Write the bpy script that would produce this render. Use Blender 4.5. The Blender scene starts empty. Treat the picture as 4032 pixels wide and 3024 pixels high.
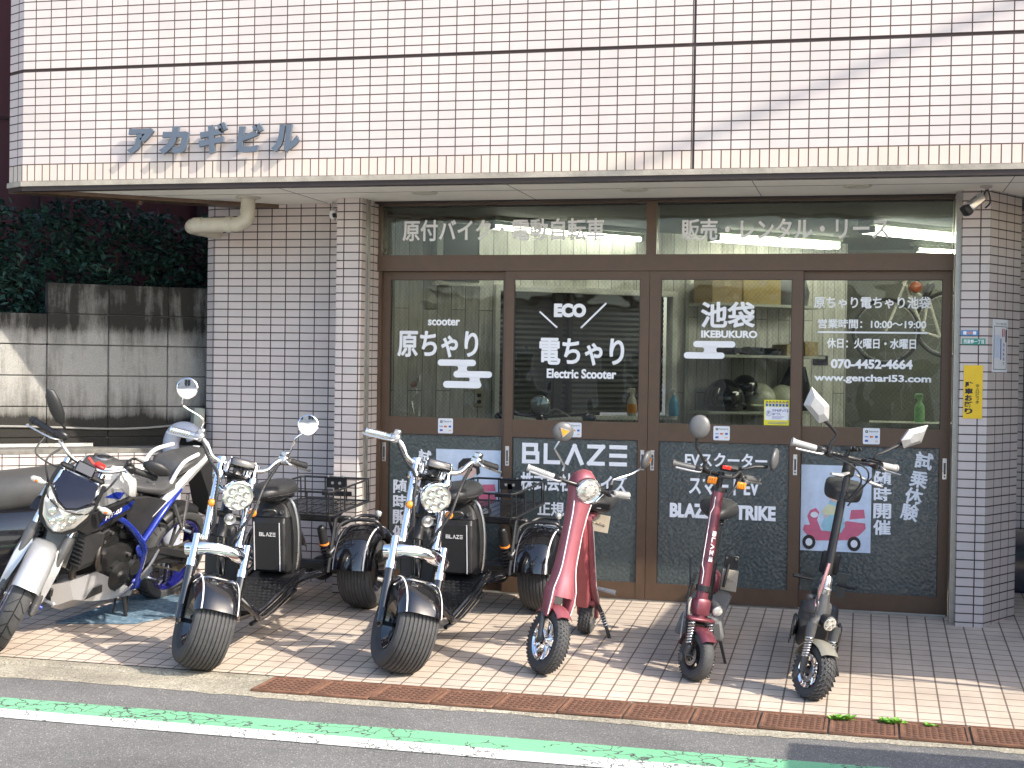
import bpy, bmesh, math, random
from mathutils import Vector as V, Matrix as M4, Euler
R = math.radians
sc = bpy.context.scene
C = sc.collection
random.seed(7)

# ------------------------------------------------------------------ camera, light, exposure
cam = bpy.data.cameras.new('camera')
cam.sensor_width = 36.0
cam.lens = 50.28
cam.clip_start = 0.1
cam.clip_end = 600
camo = bpy.data.objects.new('camera', cam)
C.objects.link(camo)
YAW, PIT, ROL = 0.2433, -0.0137, 0.0149
_f = V((-math.sin(YAW) * math.cos(PIT), math.cos(YAW) * math.cos(PIT), math.sin(PIT)))
_r = V((math.cos(YAW), math.sin(YAW), 0))
_u = _r.cross(_f)
_r2 = _r * math.cos(ROL) + _u * math.sin(ROL)
_u2 = -_r * math.sin(ROL) + _u * math.cos(ROL)
camo.matrix_world = M4(((_r2.x, _u2.x, -_f.x, 0), (_r2.y, _u2.y, -_f.y, -8.4), (_r2.z, _u2.z, -_f.z, 1.4236), (0, 0, 0, 1)))
sc.camera = camo

w = bpy.data.worlds.new('World')
sc.world = w
w.use_nodes = True
wn = w.node_tree.nodes
bg = wn['Background']
sky = wn.new('ShaderNodeTexSky')
sky.sky_type = 'NISHITA'
sky.sun_disc = False
sky.sun_elevation = R(35)
sky.sun_rotation = R(108.7)
sky.air_density = 1.0
sky.dust_density = 1.9
sky.ozone_density = 0.85
w.node_tree.links.new(sky.outputs[0], bg.inputs[0])
bg.inputs[1].default_value = 0.145

sl = bpy.data.lights.new('sun', 'SUN')
sl.energy = 2.4
sl.angle = R(0.53)
sl.color = (1.0, 0.925, 0.81)
slo = bpy.data.objects.new('sun', sl)
C.objects.link(slo)
slo.rotation_euler = V((-2.95, 1.0, -2.19)).to_track_quat('-Z', 'Y').to_euler()
slo.location = (8, -4, 8)

sc.view_settings.view_transform = 'Standard'
sc.view_settings.look = 'None'
sc.view_settings.exposure = 1.58
sc.view_settings.gamma = 1
sc.cycles.use_denoising = True
sc.cycles.max_bounces = 10
sc.cycles.transparent_max_bounces = 16
sc.cycles.sample_clamp_indirect = 6.0
sc.cycles.caustics_reflective = False
sc.cycles.caustics_refractive = False

SL = 0.0674            # fall of the pavement towards the street
def gz(y): return SL * y

# ------------------------------------------------------------------ mesh helpers
class MB:
    """collects geometry for ONE mesh object"""
    def __init__(s, M=None):
        s.v = []; s.f = []; s.uv = {}; s.M = M or M4()
    def add(s, vs, fs, uvs=None):
        b = len(s.v)
        s.v += [s.M @ V(q) for q in vs]
        for k, f in enumerate(fs):
            if uvs: s.uv[len(s.f)] = uvs[k]
            s.f.append([b + i for i in f])
        return s
    def box(s, c, d, rot=None, bev=0, seg=1):
        bm = bmesh.new()
        bmesh.ops.create_cube(bm, size=1)
        bmesh.ops.scale(bm, vec=d, verts=bm.verts)
        if bev:
            bmesh.ops.bevel(bm, geom=list(bm.edges), offset=min(bev, min(d) * .49), segments=seg, affect='EDGES', profile=.5)
        T = M4.Translation(V(c))
        if rot: T = T @ Euler(rot).to_matrix().to_4x4()
        bm.verts.index_update()
        s.add([T @ q.co for q in bm.verts], [[q.index for q in f.verts] for f in bm.faces])
        bm.free(); return s
    def span(s, x0, x1, y0, y1, z0, z1, bev=0):
        return s.box(((x0 + x1) / 2, (y0 + y1) / 2, (z0 + z1) / 2), (abs(x1 - x0), abs(y1 - y0), abs(z1 - z0)), bev=bev)
    def cyl(s, a, b, r, r2=None, n=16, cap=True):
        return s.tube([a, b], [r, r if r2 is None else r2], n, cap=cap)
    def tube(s, pts, r, n=8, sm=0, cap=True, closed=False, flat=None):
        pts = [V(q) for q in pts]
        m = len(pts)
        rs = list(r) if isinstance(r, (list, tuple)) else [r] * m
        if sm and m > 2:
            P, Q = [], []
            rng = m if closed else m - 1
            for i in range(rng):
                g = (lambda j: pts[j % m]) if closed else (lambda j: pts[max(0, min(m - 1, j))])
                p0, p1, p2, p3 = g(i - 1), g(i), g(i + 1), g(i + 2)
                for t in range(sm):
                    t = t / sm
                    P.append(.5 * (2 * p1 + (p2 - p0) * t + (2 * p0 - 5 * p1 + 4 * p2 - p3) * t * t + (3 * p1 - p0 - 3 * p2 + p3) * t ** 3))
                    Q.append(rs[i] * (1 - t) + rs[(i + 1) % m] * t)
            if not closed: P.append(pts[-1]); Q.append(rs[-1])
            pts, rs = P, Q; m = len(pts)
        tg = []
        for i in range(m):
            a = pts[(i - 1) % m] if (closed or i) else pts[0]
            b = pts[(i + 1) % m] if (closed or i < m - 1) else pts[-1]
            tg.append((b - a).normalized())
        up = V((0, 0, 1)) if abs(tg[0].z) < .9 else V((0, 1, 0))
        x = tg[0].cross(up).normalized()
        vs, fs = [], []
        for i in range(m):
            x = (x - tg[i] * x.dot(tg[i])).normalized()
            y = tg[i].cross(x)
            for k in range(n):
                a = 2 * math.pi * k / n
                vs.append(pts[i] + x * math.cos(a) * rs[i] + y * math.sin(a) * rs[i] * (flat or 1))
        for i in range(m if closed else m - 1):
            j = (i + 1) % m
            for k in range(n):
                l = (k + 1) % n
                fs.append([i * n + k, i * n + l, j * n + l, j * n + k])
        if cap and not closed:
            fs.append(list(range(n))[::-1]); fs.append([(m - 1) * n + k for k in range(n)])
        return s.add(vs, fs)
    def lathe(s, prof, o=(0, 0, 0), ax=(0, 0, 1), n=24, ang=None, closed=False):
        """prof = (r, h) pairs along axis ax; ang=(a0,a1) for a sector"""
        o = V(o); ax = V(ax).normalized()
        ref = V((0, -1, 0)) if abs(ax.y) < .9 else V((1, 0, 0))
        x = (ref - ax * ref.dot(ax)).normalized(); y = ax.cross(x)
        m = len(prof); vs, fs = [], []
        k1 = n if not ang else n + 1
        for k in range(k1):
            a = 2 * math.pi * k / n if not ang else ang[0] + (ang[1] - ang[0]) * k / n
            d = x * math.cos(a) + y * math.sin(a)
            for r_, h in prof: vs.append(o + ax * h + d * r_)
        for k in range(n):
            l = (k + 1) % k1
            for i in range(m if closed else m - 1):
                j = (i + 1) % m
                fs.append([k * m + i, l * m + i, l * m + j, k * m + j])
        return s.add(vs, fs)
    def loft(s, rings, cap=True):
        n = len(rings[0]); vs = [q for r_ in rings for q in r_]; fs = []
        for i in range(len(rings) - 1):
            for k in range(n):
                l = (k + 1) % n
                fs.append([i * n + k, i * n + l, (i + 1) * n + l, (i + 1) * n + k])
        if cap:
            fs.append(list(range(n))[::-1]); fs.append([(len(rings) - 1) * n + k for k in range(n)])
        return s.add(vs, fs)
    def sup(s, secs, n=20, e=2.4, cap=True):
        """super-ellipse loft: secs = (centre, halfwidth vector a, halfwidth vector b)"""
        rings = []
        for c, a, b in secs:
            c, a, b = V(c), V(a), V(b); ring = []
            for k in range(n):
                t = 2 * math.pi * k / n
                cx, sy = math.cos(t), math.sin(t)
                ring.append(c + a * math.copysign(abs(cx) ** (2 / e), cx) + b * math.copysign(abs(sy) ** (2 / e), sy))
            rings.append(ring)
        return s.loft(rings, cap)
    def ell(s, c, r, n=16, m=10, rot=None, z0=-1, z1=1):
        T = M4.Translation(V(c))
        if rot: T = T @ Euler(rot).to_matrix().to_4x4()
        if isinstance(r, (int, float)): r = (r, r, r)
        rings = []
        for i in range(m + 1):
            z = math.sin(math.asin(z0) + (math.asin(z1) - math.asin(z0)) * i / m)
            q = math.sqrt(max(0, 1 - z * z)) + 1e-4
            rings.append([T @ V((r[0] * q * math.cos(2 * math.pi * k / n), r[1] * q * math.sin(2 * math.pi * k / n), r[2] * z)) for k in range(n)])
        return s.loft(rings)
    def torus(s, c, ax, Rr, r, n=28, m=8):
        return s.lathe([(Rr + r * math.cos(2 * math.pi * i / m), r * math.sin(2 * math.pi * i / m)) for i in range(m)], c, ax, n, closed=True)
    def poly(s, pts, o=(0, 0, 0), x=(1, 0, 0), y=(0, 0, 1), t=.004, bev=0):
        """flat outline in the plane o,x,y given thickness t"""
        o, x, y = V(o), V(x).normalized(), V(y).normalized()
        nrm = x.cross(y); n = len(pts)
        A = [o + x * p[0] + y * p[1] for p in pts]
        vs = [q + nrm * t / 2 for q in A] + [q - nrm * t / 2 for q in A]
        fs = [list(range(n)), list(range(2 * n - 1, n - 1, -1))]
        for k in range(n):
            l = (k + 1) % n; fs.append([k, k + n, l + n, l])
        return s.add(vs, fs)
    def wall(s, p0, p1, z0, z1, u0=0, v0=0):
        """vertical rectangle with metre UVs"""
        p0, p1 = V((p0[0], p0[1], 0)), V((p1[0], p1[1], 0)); L = (p1 - p0).length
        vs = [p0 + V((0, 0, z0)), p1 + V((0, 0, z0)), p1 + V((0, 0, z1)), p0 + V((0, 0, z1))]
        return s.add(vs, [[0, 1, 2, 3]], [[(u0, v0), (u0 + L, v0), (u0 + L, v0 + z1 - z0), (u0, v0 + z1 - z0)]])
    def spring(s, a, b, Rr, r, turns, n=6):
        a, b = V(a), V(b); ax = (b - a); L = ax.length; ax.normalize()
        ref = V((1, 0, 0)) if abs(ax.x) < .9 else V((0, 1, 0))
        x = (ref - ax * ref.dot(ax)).normalized(); y = ax.cross(x); N = int(turns * 10)
        return s.tube([a + ax * L * i / N + (x * math.cos(2 * math.pi * i / 10) + y * math.sin(2 * math.pi * i / 10)) * Rr for i in range(N + 1)], r, n)
    def cut(s):
        s.cuts = getattr(s, 'cuts', []) + [len(s.f)]; return s
    def groups(s):
        """loose pieces, joined where their boxes touch"""
        par = list(range(len(s.v)))
        def find(i):
            while par[i] != i: par[i] = par[par[i]]; i = par[i]
            return i
        for f in s.f:
            for i in f[1:]: par[find(i)] = find(f[0])
        comp = {}
        for k, f in enumerate(s.f): comp.setdefault(find(f[0]), []).append(k)
        G = []
        for fs in comp.values():
            P = [s.v[i] for k in fs for i in s.f[k]]
            G.append([[min(q[a] for q in P) - .002 for a in range(3)], [max(q[a] for q in P) + .002 for a in range(3)], fs])
        done = False
        while not done:
            done = True
            for i in range(len(G)):
                for j in range(i + 1, len(G)):
                    if all(G[i][0][a] <= G[j][1][a] and G[j][0][a] <= G[i][1][a] for a in range(3)):
                        G[i] = [[min(G[i][0][a], G[j][0][a]) for a in range(3)], [max(G[i][1][a], G[j][1][a]) for a in range(3)], G[i][2] + G[j][2]]
                        del G[j]; done = False; break
                if not done: break
        return [g[2] for g in G]
    def build(s, name, mat, parent=None, sm=38, split=False, pinv=None, **props):
        cuts = getattr(s, 'cuts', None)
        if cuts or split:
            if cuts:
                c_ = [0] + cuts + [len(s.f)]; parts = [list(range(c_[i], c_[i + 1])) for i in range(len(c_) - 1) if c_[i + 1] > c_[i]]
            else: parts = s.groups()
            first = None
            for fs in parts:
                m = MB(); mp = {}
                for k in fs:
                    for i in s.f[k]:
                        if i not in mp: mp[i] = len(m.v); m.v.append(s.v[i])
                    if k in s.uv: m.uv[len(m.f)] = s.uv[k]
                    m.f.append([mp[i] for i in s.f[k]])
                o = m.build(name, mat, parent, sm, pinv=pinv, **props)
                first = first or o
            return first
        me = bpy.data.meshes.new(name)
        me.from_pydata([tuple(q) for q in s.v], [], s.f)
        bm = bmesh.new(); bm.from_mesh(me)
        if not s.uv: bmesh.ops.recalc_face_normals(bm, faces=bm.faces)
        bm.to_mesh(me); bm.free()
        if s.uv:
            ul = me.uv_layers.new(name='UVMap')
            for i, p in enumerate(me.polygons):
                if i in s.uv:
                    for j, li in enumerate(p.loop_indices): ul.data[li].uv = s.uv[i][j]
        me.materials.append(mat)
        if sm:
            me.shade_smooth()
            me.set_sharp_from_angle(angle=R(sm))
        o = bpy.data.objects.new(name, me)
        C.objects.link(o)
        if parent: o.parent = parent
        if pinv: o.matrix_parent_inverse = pinv
        for k_, v_ in props.items(): o[k_] = v_
        return o

def thing(name, label, cat, loc=(0, 0, 0), rot=(0, 0, 0), group=None):
    o = bpy.data.objects.new(name, None)
    C.objects.link(o)
    o.empty_display_size = .1
    o.location = loc; o.rotation_euler = rot
    o['label'] = label; o['category'] = cat
    if group: o['group'] = group
    return o
def tag(o, label, cat, group=None):
    o['label'] = label; o['category'] = cat
    if group: o['group'] = group
    return o
def setting(o):
    o['kind'] = 'structure'; return o
def stuff(o):
    o['kind'] = 'stuff'; return o
def dup(root, loc, rot, label, group=None):
    c = root.copy(); C.objects.link(c)
    c.location = loc; c.rotation_euler = rot; c['label'] = label
    if group: c['group'] = group
    for ch in list(root.children):
        d = ch.copy(); C.objects.link(d); d.parent = c
        for g in list(ch.children):
            e = g.copy(); C.objects.link(e); e.parent = d
    return c

def spin(p, ax, ang):
    """steering: turn about an axis through p"""
    return M4.Translation(V(p)) @ M4.Rotation(ang, 4, V(ax)) @ M4.Translation(-V(p))

# text ------------------------------------------------------------
_vf = None
def text_geo(body, off=0.0, shear=0.0):
    cu = bpy.data.curves.new('t', 'FONT')
    cu.body = body; cu.offset = off; cu.shear = shear; cu.resolution_u = 4
    o = bpy.data.objects.new('t', cu)
    C.objects.link(o)
    dg = bpy.context.evaluated_depsgraph_get(); dg.update()
    me = bpy.data.meshes.new_from_object(o.evaluated_get(dg))
    vs = [q.co.copy() for q in me.vertices]; fs = [list(p.vertices) for p in me.polygons]
    bpy.data.objects.remove(o); bpy.data.curves.remove(cu); bpy.data.meshes.remove(me)
    return vs, fs
def text_in(mb, body, x0, z0, x1, z1, y, off=.02, shear=0, depth=.0012, o=None, ax=None, up=None, bold=0):
    """fit words into the rectangle x0..x1, z0..z1 in the plane y (or frame o,ax,up)"""
    vs, fs = text_geo(body, off, shear)
    if not vs: return mb
    a0 = min(q.x for q in vs); a1 = max(q.x for q in vs); b0 = min(q.y for q in vs); b1 = max(q.y for q in vs)
    o = V((0, y, 0)) if o is None else V(o)
    ax = V((1, 0, 0)) if ax is None else V(ax).normalized()
    up = V((0, 0, 1)) if up is None else V(up).normalized()
    nr = up.cross(ax)
    nr = ax.cross(up)
    P = [o + ax * (x0 + (q.x - a0) / (a1 - a0) * (x1 - x0)) + up * (z0 + (q.y - b0) / max(b1 - b0, 1e-6) * (z1 - z0)) for q in vs]
    if depth <= .002:
        if bold:   # heavier strokes: the same outline laid down again a hair's breadth aside
            e = (z1 - z0) / max(b1 - b0, 1e-6) * bold
            for k_, (sx_, sz_) in enumerate(((1, 0), (-1, 0), (0, .8), (0, -.8), (.7, .6), (-.7, -.6))):
                mb.add([q + nr * (depth + .0001 * (k_ + 1)) + ax * sx_ * e + up * sz_ * e for q in P], fs)
        return mb.add([q + nr * depth for q in P], fs)
    n = len(P)
    ec = {}
    for f in fs:
        for i in range(len(f)):
            e = (f[i], f[(i + 1) % len(f)]); ec[tuple(sorted(e))] = ec.get(tuple(sorted(e)), []) + [e]
    side = [[e[0][1], e[0][0], e[0][0] + n, e[0][1] + n] for e in ec.values() if len(e) == 1]
    return mb.add([q + nr * depth for q in P] + P, fs + [[i + n for i in f[::-1]] for f in fs] + [[a, b, c, d] for a, b, c, d in side])

BL = {  # the five wide letters of the logo as bars on a 0..1 x 0..1 grid
    'B': [((0, 0), (0, 1)), ((0, 1), (.85, 1)), ((0, .5), (.95, .5)), ((0, 0), (.95, 0)), ((.85, 1), (.85, .5)), ((.95, .5), (.95, 0))],
    'L': [((0, 1), (0, 0)), ((0, 0), (.9, 0))],
    'A': [((0, 0), (.5, 1)), ((.5, 1), (1, 0))],
    'Z': [((0, 1), (.95, 1)), ((.95, 1), (0, 0)), ((0, 0), (.95, 0))],
    'E': [((0, 1), (.95, 1)), ((0, .5), (.95, .5)), ((0, 0), (.95, 0))]}
def logo(mb, x0, z0, x1, z1, wd, o=(0, 0, 0), ax=(1, 0, 0), up=(0, 0, 1), t=.0016):
    ax, up, o = V(ax).normalized(), V(up).normalized(), V(o)
    W = (x1 - x0) / 5.75; H = z1 - z0 - wd
    for i, ch in enumerate('BLAZE'):
        bx_ = x0 + wd / 2 + i * W * 1.2
        for k_, (a, b) in enumerate(BL[ch]):
            p = V((bx_ + a[0] * (W - wd), z0 + wd / 2 + a[1] * H)); q = V((bx_ + b[0] * (W - wd), z0 + wd / 2 + b[1] * H))
            d = (q - p).normalized() * wd / 2; e = V((-d.y, d.x))
            mb.poly([p - d - e, q + d - e, q + d + e, p - d + e], o + ax.cross(up) * (.00025 * k_), ax, up, t)
    return mb
def rrect(x0, z0, x1, z1, r, n=5):
    out = []
    for cx, cz, a in ((x1 - r, z0 + r, -90), (x1 - r, z1 - r, 0), (x0 + r, z1 - r, 90), (x0 + r, z0 + r, 180)):
        for k in range(n + 1):
            t = R(a + 90 * k / n); out.append((cx + r * math.cos(t), cz + r * math.sin(t)))
    return out
def disc(cx, cz, r, n=16, sx=1): return [(cx + sx * r * math.cos(2 * math.pi * k / n), cz + r * math.sin(2 * math.pi * k / n)) for k in range(n)]

# ------------------------------------------------------------------ materials
def nodes(name):
    m = bpy.data.materials.new(name); m.use_nodes = True
    nt = m.node_tree; return m, nt, nt.nodes['Principled BSDF'], nt.nodes['Material Output']
def mk(name, col, rough=.5, metal=0, coat=0, nz=.12, sc_=14, bump=0, bsc=60, spec=.5, em=None, ems=0, sheen=0, dirt=0):
    m, nt, p, out = nodes(name)
    N, L = nt.nodes, nt.links
    p.inputs['Roughness'].default_value = rough; p.inputs['Metallic'].default_value = metal
    p.inputs['Coat Weight'].default_value = coat; p.inputs['Coat Roughness'].default_value = .04
    p.inputs['Specular IOR Level'].default_value = spec
    tc = N.new('ShaderNodeTexCoord'); nx = N.new('ShaderNodeTexNoise')
    nx.inputs['Scale'].default_value = sc_; nx.inputs['Detail'].default_value = 6; nx.inputs['Roughness'].default_value = .65
    L.new(tc.outputs['Object'], nx.inputs['Vector'])
    mr = N.new('ShaderNodeMapRange'); mr.inputs[1].default_value = .3; mr.inputs[2].default_value = .7
    mr.inputs[3].default_value = 1 - nz; mr.inputs[4].default_value = 1 + nz
    L.new(nx.outputs['Fac'], mr.inputs[0])
    mx = N.new('ShaderNodeMix'); mx.data_type = 'RGBA'; mx.blend_type = 'MULTIPLY'; mx.inputs[0].default_value = 1
    mx.inputs[6].default_value = (*col, 1); L.new(mr.outputs[0], mx.inputs[7])
    L.new(mx.outputs[2], p.inputs['Base Color'])
    m2 = N.new('ShaderNodeMapRange'); m2.inputs[1].default_value = .3; m2.inputs[2].default_value = .7
    m2.inputs[3].default_value = max(.02, rough - .08 * (1 if rough > .15 else .3)); m2.inputs[4].default_value = min(1, rough + .1 * (1 if rough > .15 else .3))
    L.new(nx.outputs['Fac'], m2.inputs[0]); L.new(m2.outputs[0], p.inputs['Roughness'])
    if bump:
        b = N.new('ShaderNodeBump'); n2 = N.new('ShaderNodeTexNoise'); n2.inputs['Scale'].default_value = bsc; n2.inputs['Detail'].default_value = 4
        L.new(tc.outputs['Object'], n2.inputs['Vector']); L.new(n2.outputs['Fac'], b.inputs['Height'])
        b.inputs['Strength'].default_value = bump; b.inputs['Distance'].default_value = .01
        L.new(b.outputs[0], p.inputs['Normal'])
    if em:
        p.inputs['Emission Color'].default_value = (*em, 1); p.inputs['Emission Strength'].default_value = ems
    return m

def tile_mat(name, c1, c2, joint, bw=.1, rh=.05, ms=.0035, rough=.42, uv=True, bumpd=.004, mort_rough=.9, stain=.1, offs=0, warm=None):
    """stack-bonded ceramic tile from the Brick texture in metres"""
    m, nt, p, out = nodes(name); N, L = nt.nodes, nt.links
    p.inputs['Specular IOR Level'].default_value = .35
    tc = N.new('ShaderNodeTexCoord'); br = N.new('ShaderNodeTexBrick')
    br.offset = offs; br.squash = 1
    br.inputs['Scale'].default_value = 1; br.inputs['Brick Width'].default_value = bw; br.inputs['Row Height'].default_value = rh
    br.inputs['Mortar Size'].default_value = ms; br.inputs['Mortar Smooth'].default_value = .15; br.inputs['Bias'].default_value = 0
    br.inputs['Color1'].default_value = (*c1, 1); br.inputs['Color2'].default_value = (*c2, 1); br.inputs['Mortar'].default_value = (*joint, 1)
    L.new(tc.outputs['UV' if uv else 'Object'], br.inputs['Vector'])
    nx = N.new('ShaderNodeTexNoise'); nx.inputs['Scale'].default_value = 2.2; nx.inputs['Detail'].default_value = 8; nx.inputs['Roughness'].default_value = .7
    L.new(tc.outputs['Object'], nx.inputs['Vector'])
    mr = N.new('ShaderNodeMapRange'); mr.inputs[1].default_value = .3; mr.inputs[2].default_value = .7; mr.inputs[3].default_value = 1 - stain; mr.inputs[4].default_value = 1 + stain * .4
    L.new(nx.outputs['Fac'], mr.inputs[0])
    mx = N.new('ShaderNodeMix'); mx.data_type = 'RGBA'; mx.blend_type = 'MULTIPLY'; mx.inputs[0].default_value = 1
    L.new(br.outputs['Color'], mx.inputs[6]); L.new(mr.outputs[0], mx.inputs[7]); L.new(mx.outputs[2], p.inputs['Base Color'])
    r_ = N.new('ShaderNodeMapRange'); r_.inputs[3].default_value = rough; r_.inputs[4].default_value = mort_rough
    L.new(br.outputs['Fac'], r_.inputs[0]); L.new(r_.outputs[0], p.inputs['Roughness'])
    # bump: recessed joints plus a slight waviness of the glaze
    n2 = N.new('ShaderNodeTexNoise'); n2.inputs['Scale'].default_value = 22; n2.inputs['Detail'].default_value = 3
    L.new(tc.outputs['Object'], n2.inputs['Vector'])
    ma = N.new('ShaderNodeMath'); ma.operation = 'MULTIPLY_ADD'; ma.inputs[1].default_value = -1.0
    sc2 = N.new('ShaderNodeMath'); sc2.operation = 'MULTIPLY'; sc2.inputs[1].default_value = .12
    L.new(n2.outputs['Fac'], sc2.inputs[0]); L.new(br.outputs['Fac'], ma.inputs[0]); L.new(sc2.outputs[0], ma.inputs[2])
    b = N.new('ShaderNodeBump'); b.inputs['Strength'].default_value = .8; b.inputs['Distance'].default_value = bumpd
    L.new(ma.outputs[0], b.inputs['Height']); L.new(b.outputs[0], p.inputs['Normal'])
    return m

def speck_mat(name, base, specks, rough=.9, s1=500, s2=900, patch=.2, bump=.5, crack=None):
    m, nt, p, out = nodes(name); N, L = nt.nodes, nt.links
    tc = N.new('ShaderNodeTexCoord')
    a = N.new('ShaderNodeTexVoronoi'); a.inputs['Scale'].default_value = s1 / 5
    L.new(tc.outputs['Object'], a.inputs['Vector'])
    cr = N.new('ShaderNodeValToRGB'); cr.color_ramp.interpolation = 'CONSTANT'
    el = cr.color_ramp.elements
    el[0].position = 0; el[0].color = (*base, 1); el[1].position = .55; el[1].color = (*specks[0], 1)
    for pos, c in zip((.74, .86, .95), specks[1:]):
        e = el.new(pos); e.color = (*c, 1)
    sp = N.new('ShaderNodeSeparateColor'); L.new(a.outputs['Color'], sp.inputs[0]); L.new(sp.outputs[0], cr.inputs[0])
    nx = N.new('ShaderNodeTexNoise'); nx.inputs['Scale'].default_value = 1.6; nx.inputs['Detail'].default_value = 9; nx.inputs['Roughness'].default_value = .7
    L.new(tc.outputs['Object'], nx.inputs['Vector'])
    mr = N.new('ShaderNodeMapRange'); mr.inputs[1].default_value = .3; mr.inputs[2].default_value = .7; mr.inputs[3].default_value = 1 - patch; mr.inputs[4].default_value = 1 + patch
    L.new(nx.outputs['Fac'], mr.inputs[0])
    mx = N.new('ShaderNodeMix'); mx.data_type = 'RGBA'; mx.blend_type = 'MULTIPLY'; mx.inputs[0].default_value = 1
    L.new(cr.outputs[0], mx.inputs[6]); L.new(mr.outputs[0], mx.inputs[7])
    col = mx.outputs[2]
    if crack:
        v = N.new('ShaderNodeTexVoronoi'); v.feature = 'DISTANCE_TO_EDGE'; v.inputs['Scale'].default_value = crack[0]
        nw = N.new('ShaderNodeTexNoise'); nw.inputs['Scale'].default_value = 9; nw.inputs['Detail'].default_value = 5
        L.new(tc.outputs['Object'], nw.inputs['Vector'])
        ad = N.new('ShaderNodeMix'); ad.data_type = 'RGBA'; ad.blend_type = 'ADD'; ad.inputs[0].default_value = .16
        L.new(tc.outputs['Object'], ad.inputs[6]); L.new(nw.outputs['Color'], ad.inputs[7]); L.new(ad.outputs[2], v.inputs['Vector'])
        lt = N.new('ShaderNodeMath'); lt.operation = 'LESS_THAN'; lt.inputs[1].default_value = crack[1]; L.new(v.outputs['Distance'], lt.inputs[0])
        gt = N.new('ShaderNodeMath'); gt.operation = 'GREATER_THAN'; gt.inputs[1].default_value = .47
        n3 = N.new('ShaderNodeTexNoise'); n3.inputs['Scale'].default_value = 3.5; n3.inputs['Detail'].default_value = 3; L.new(tc.outputs['Object'], n3.inputs['Vector']); L.new(n3.outputs['Fac'], gt.inputs[0])
        mu = N.new('ShaderNodeMath'); mu.operation = 'MULTIPLY'; L.new(lt.outputs[0], mu.inputs[0]); L.new(gt.outputs[0], mu.inputs[1])
        m3 = N.new('ShaderNodeMix'); m3.data_type = 'RGBA'; L.new(mu.outputs[0], m3.inputs[0]); L.new(col, m3.inputs[6]); m3.inputs[7].default_value = (.07, .07, .07, 1)
        col = m3.outputs[2]
    L.new(col, p.inputs['Base Color']); p.inputs['Roughness'].default_value = rough
    n2 = N.new('ShaderNodeTexNoise'); n2.inputs['Scale'].default_value = s2 / 6; n2.inputs['Detail'].default_value = 4
    L.new(tc.outputs['Object'], n2.inputs['Vector'])
    b = N.new('ShaderNodeBump'); b.inputs['Strength'].default_value = bump; b.inputs['Distance'].default_value = .006
    L.new(n2.outputs['Fac'], b.inputs['Height']); L.new(b.outputs[0], p.inputs['Normal'])
    return m

def glass_mat(name, tint=(.70, .715, .69), wire=True, uvs=True):
    """single sheet of window glass: clear with Fresnel reflection, wire mesh inside"""
    m, nt, p, out = nodes(name); N, L = nt.nodes, nt.links
    N.remove(p)
    t = N.new('ShaderNodeBsdfTransparent'); t.inputs[0].default_value = (*tint, 1)
    g = N.new('ShaderNodeBsdfGlossy'); g.inputs['Roughness'].default_value = .015
    tc = N.new('ShaderNodeTexCoord')
    nz = N.new('ShaderNodeTexNoise'); nz.inputs['Scale'].default_value = 3.5; L.new(tc.outputs['Object'], nz.inputs['Vector'])
    b = N.new('ShaderNodeBump'); b.inputs['Strength'].default_value = .06; b.inputs['Distance'].default_value = .05; L.new(nz.outputs['Fac'], b.inputs['Height']); L.new(b.outputs[0], g.inputs['Normal'])
    fr = N.new('ShaderNodeFresnel'); fr.inputs['IOR'].default_value = 1.5
    mx = N.new('ShaderNodeMixShader'); L.new(fr.outputs[0], mx.inputs[0]); L.new(t.outputs[0], mx.inputs[1]); L.new(g.outputs[0], mx.inputs[2])
    last = mx
    if wire:
        sx = N.new('ShaderNodeSeparateXYZ'); L.new(tc.outputs['Object'], sx.inputs[0])
        outs = []
        for sg in (1, -1):
            a = N.new('ShaderNodeMath'); a.operation = 'MULTIPLY_ADD'; a.inputs[1].default_value = sg * 1.0
            zz = N.new('ShaderNodeMath'); zz.operation = 'MULTIPLY'; zz.inputs[1].default_value = .9; L.new(sx.outputs['Z'], zz.inputs[0])
            L.new(sx.outputs['X'], a.inputs[0]); L.new(zz.outputs[0], a.inputs[2])
            q = N.new('ShaderNodeMath'); q.operation = 'PINGPONG'; q.inputs[1].default_value = .0135; L.new(a.outputs[0], q.inputs[0])
            l = N.new('ShaderNodeMath'); l.operation = 'LESS_THAN'; l.inputs[1].default_value = .0005; L.new(q.outputs[0], l.inputs[0]); outs.append(l)
        mxm = N.new('ShaderNodeMath'); mxm.operation = 'MAXIMUM'; L.new(outs[0].outputs[0], mxm.inputs[0]); L.new(outs[1].outputs[0], mxm.inputs[1])
        d = N.new('ShaderNodeBsdfDiffuse'); d.inputs[0].default_value = (.2, .2, .18, 1)
        mq = N.new('ShaderNodeMath'); mq.operation = 'MULTIPLY'; mq.inputs[1].default_value = .4; L.new(mxm.outputs[0], mq.inputs[0])
        m2 = N.new('ShaderNodeMixShader'); L.new(mq.outputs[0], m2.inputs[0]); L.new(last.outputs[0], m2.inputs[1]); L.new(d.outputs[0], m2.inputs[2]); last = m2
    L.new(last.outputs[0], out.inputs['Surface'])
    return m

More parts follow.
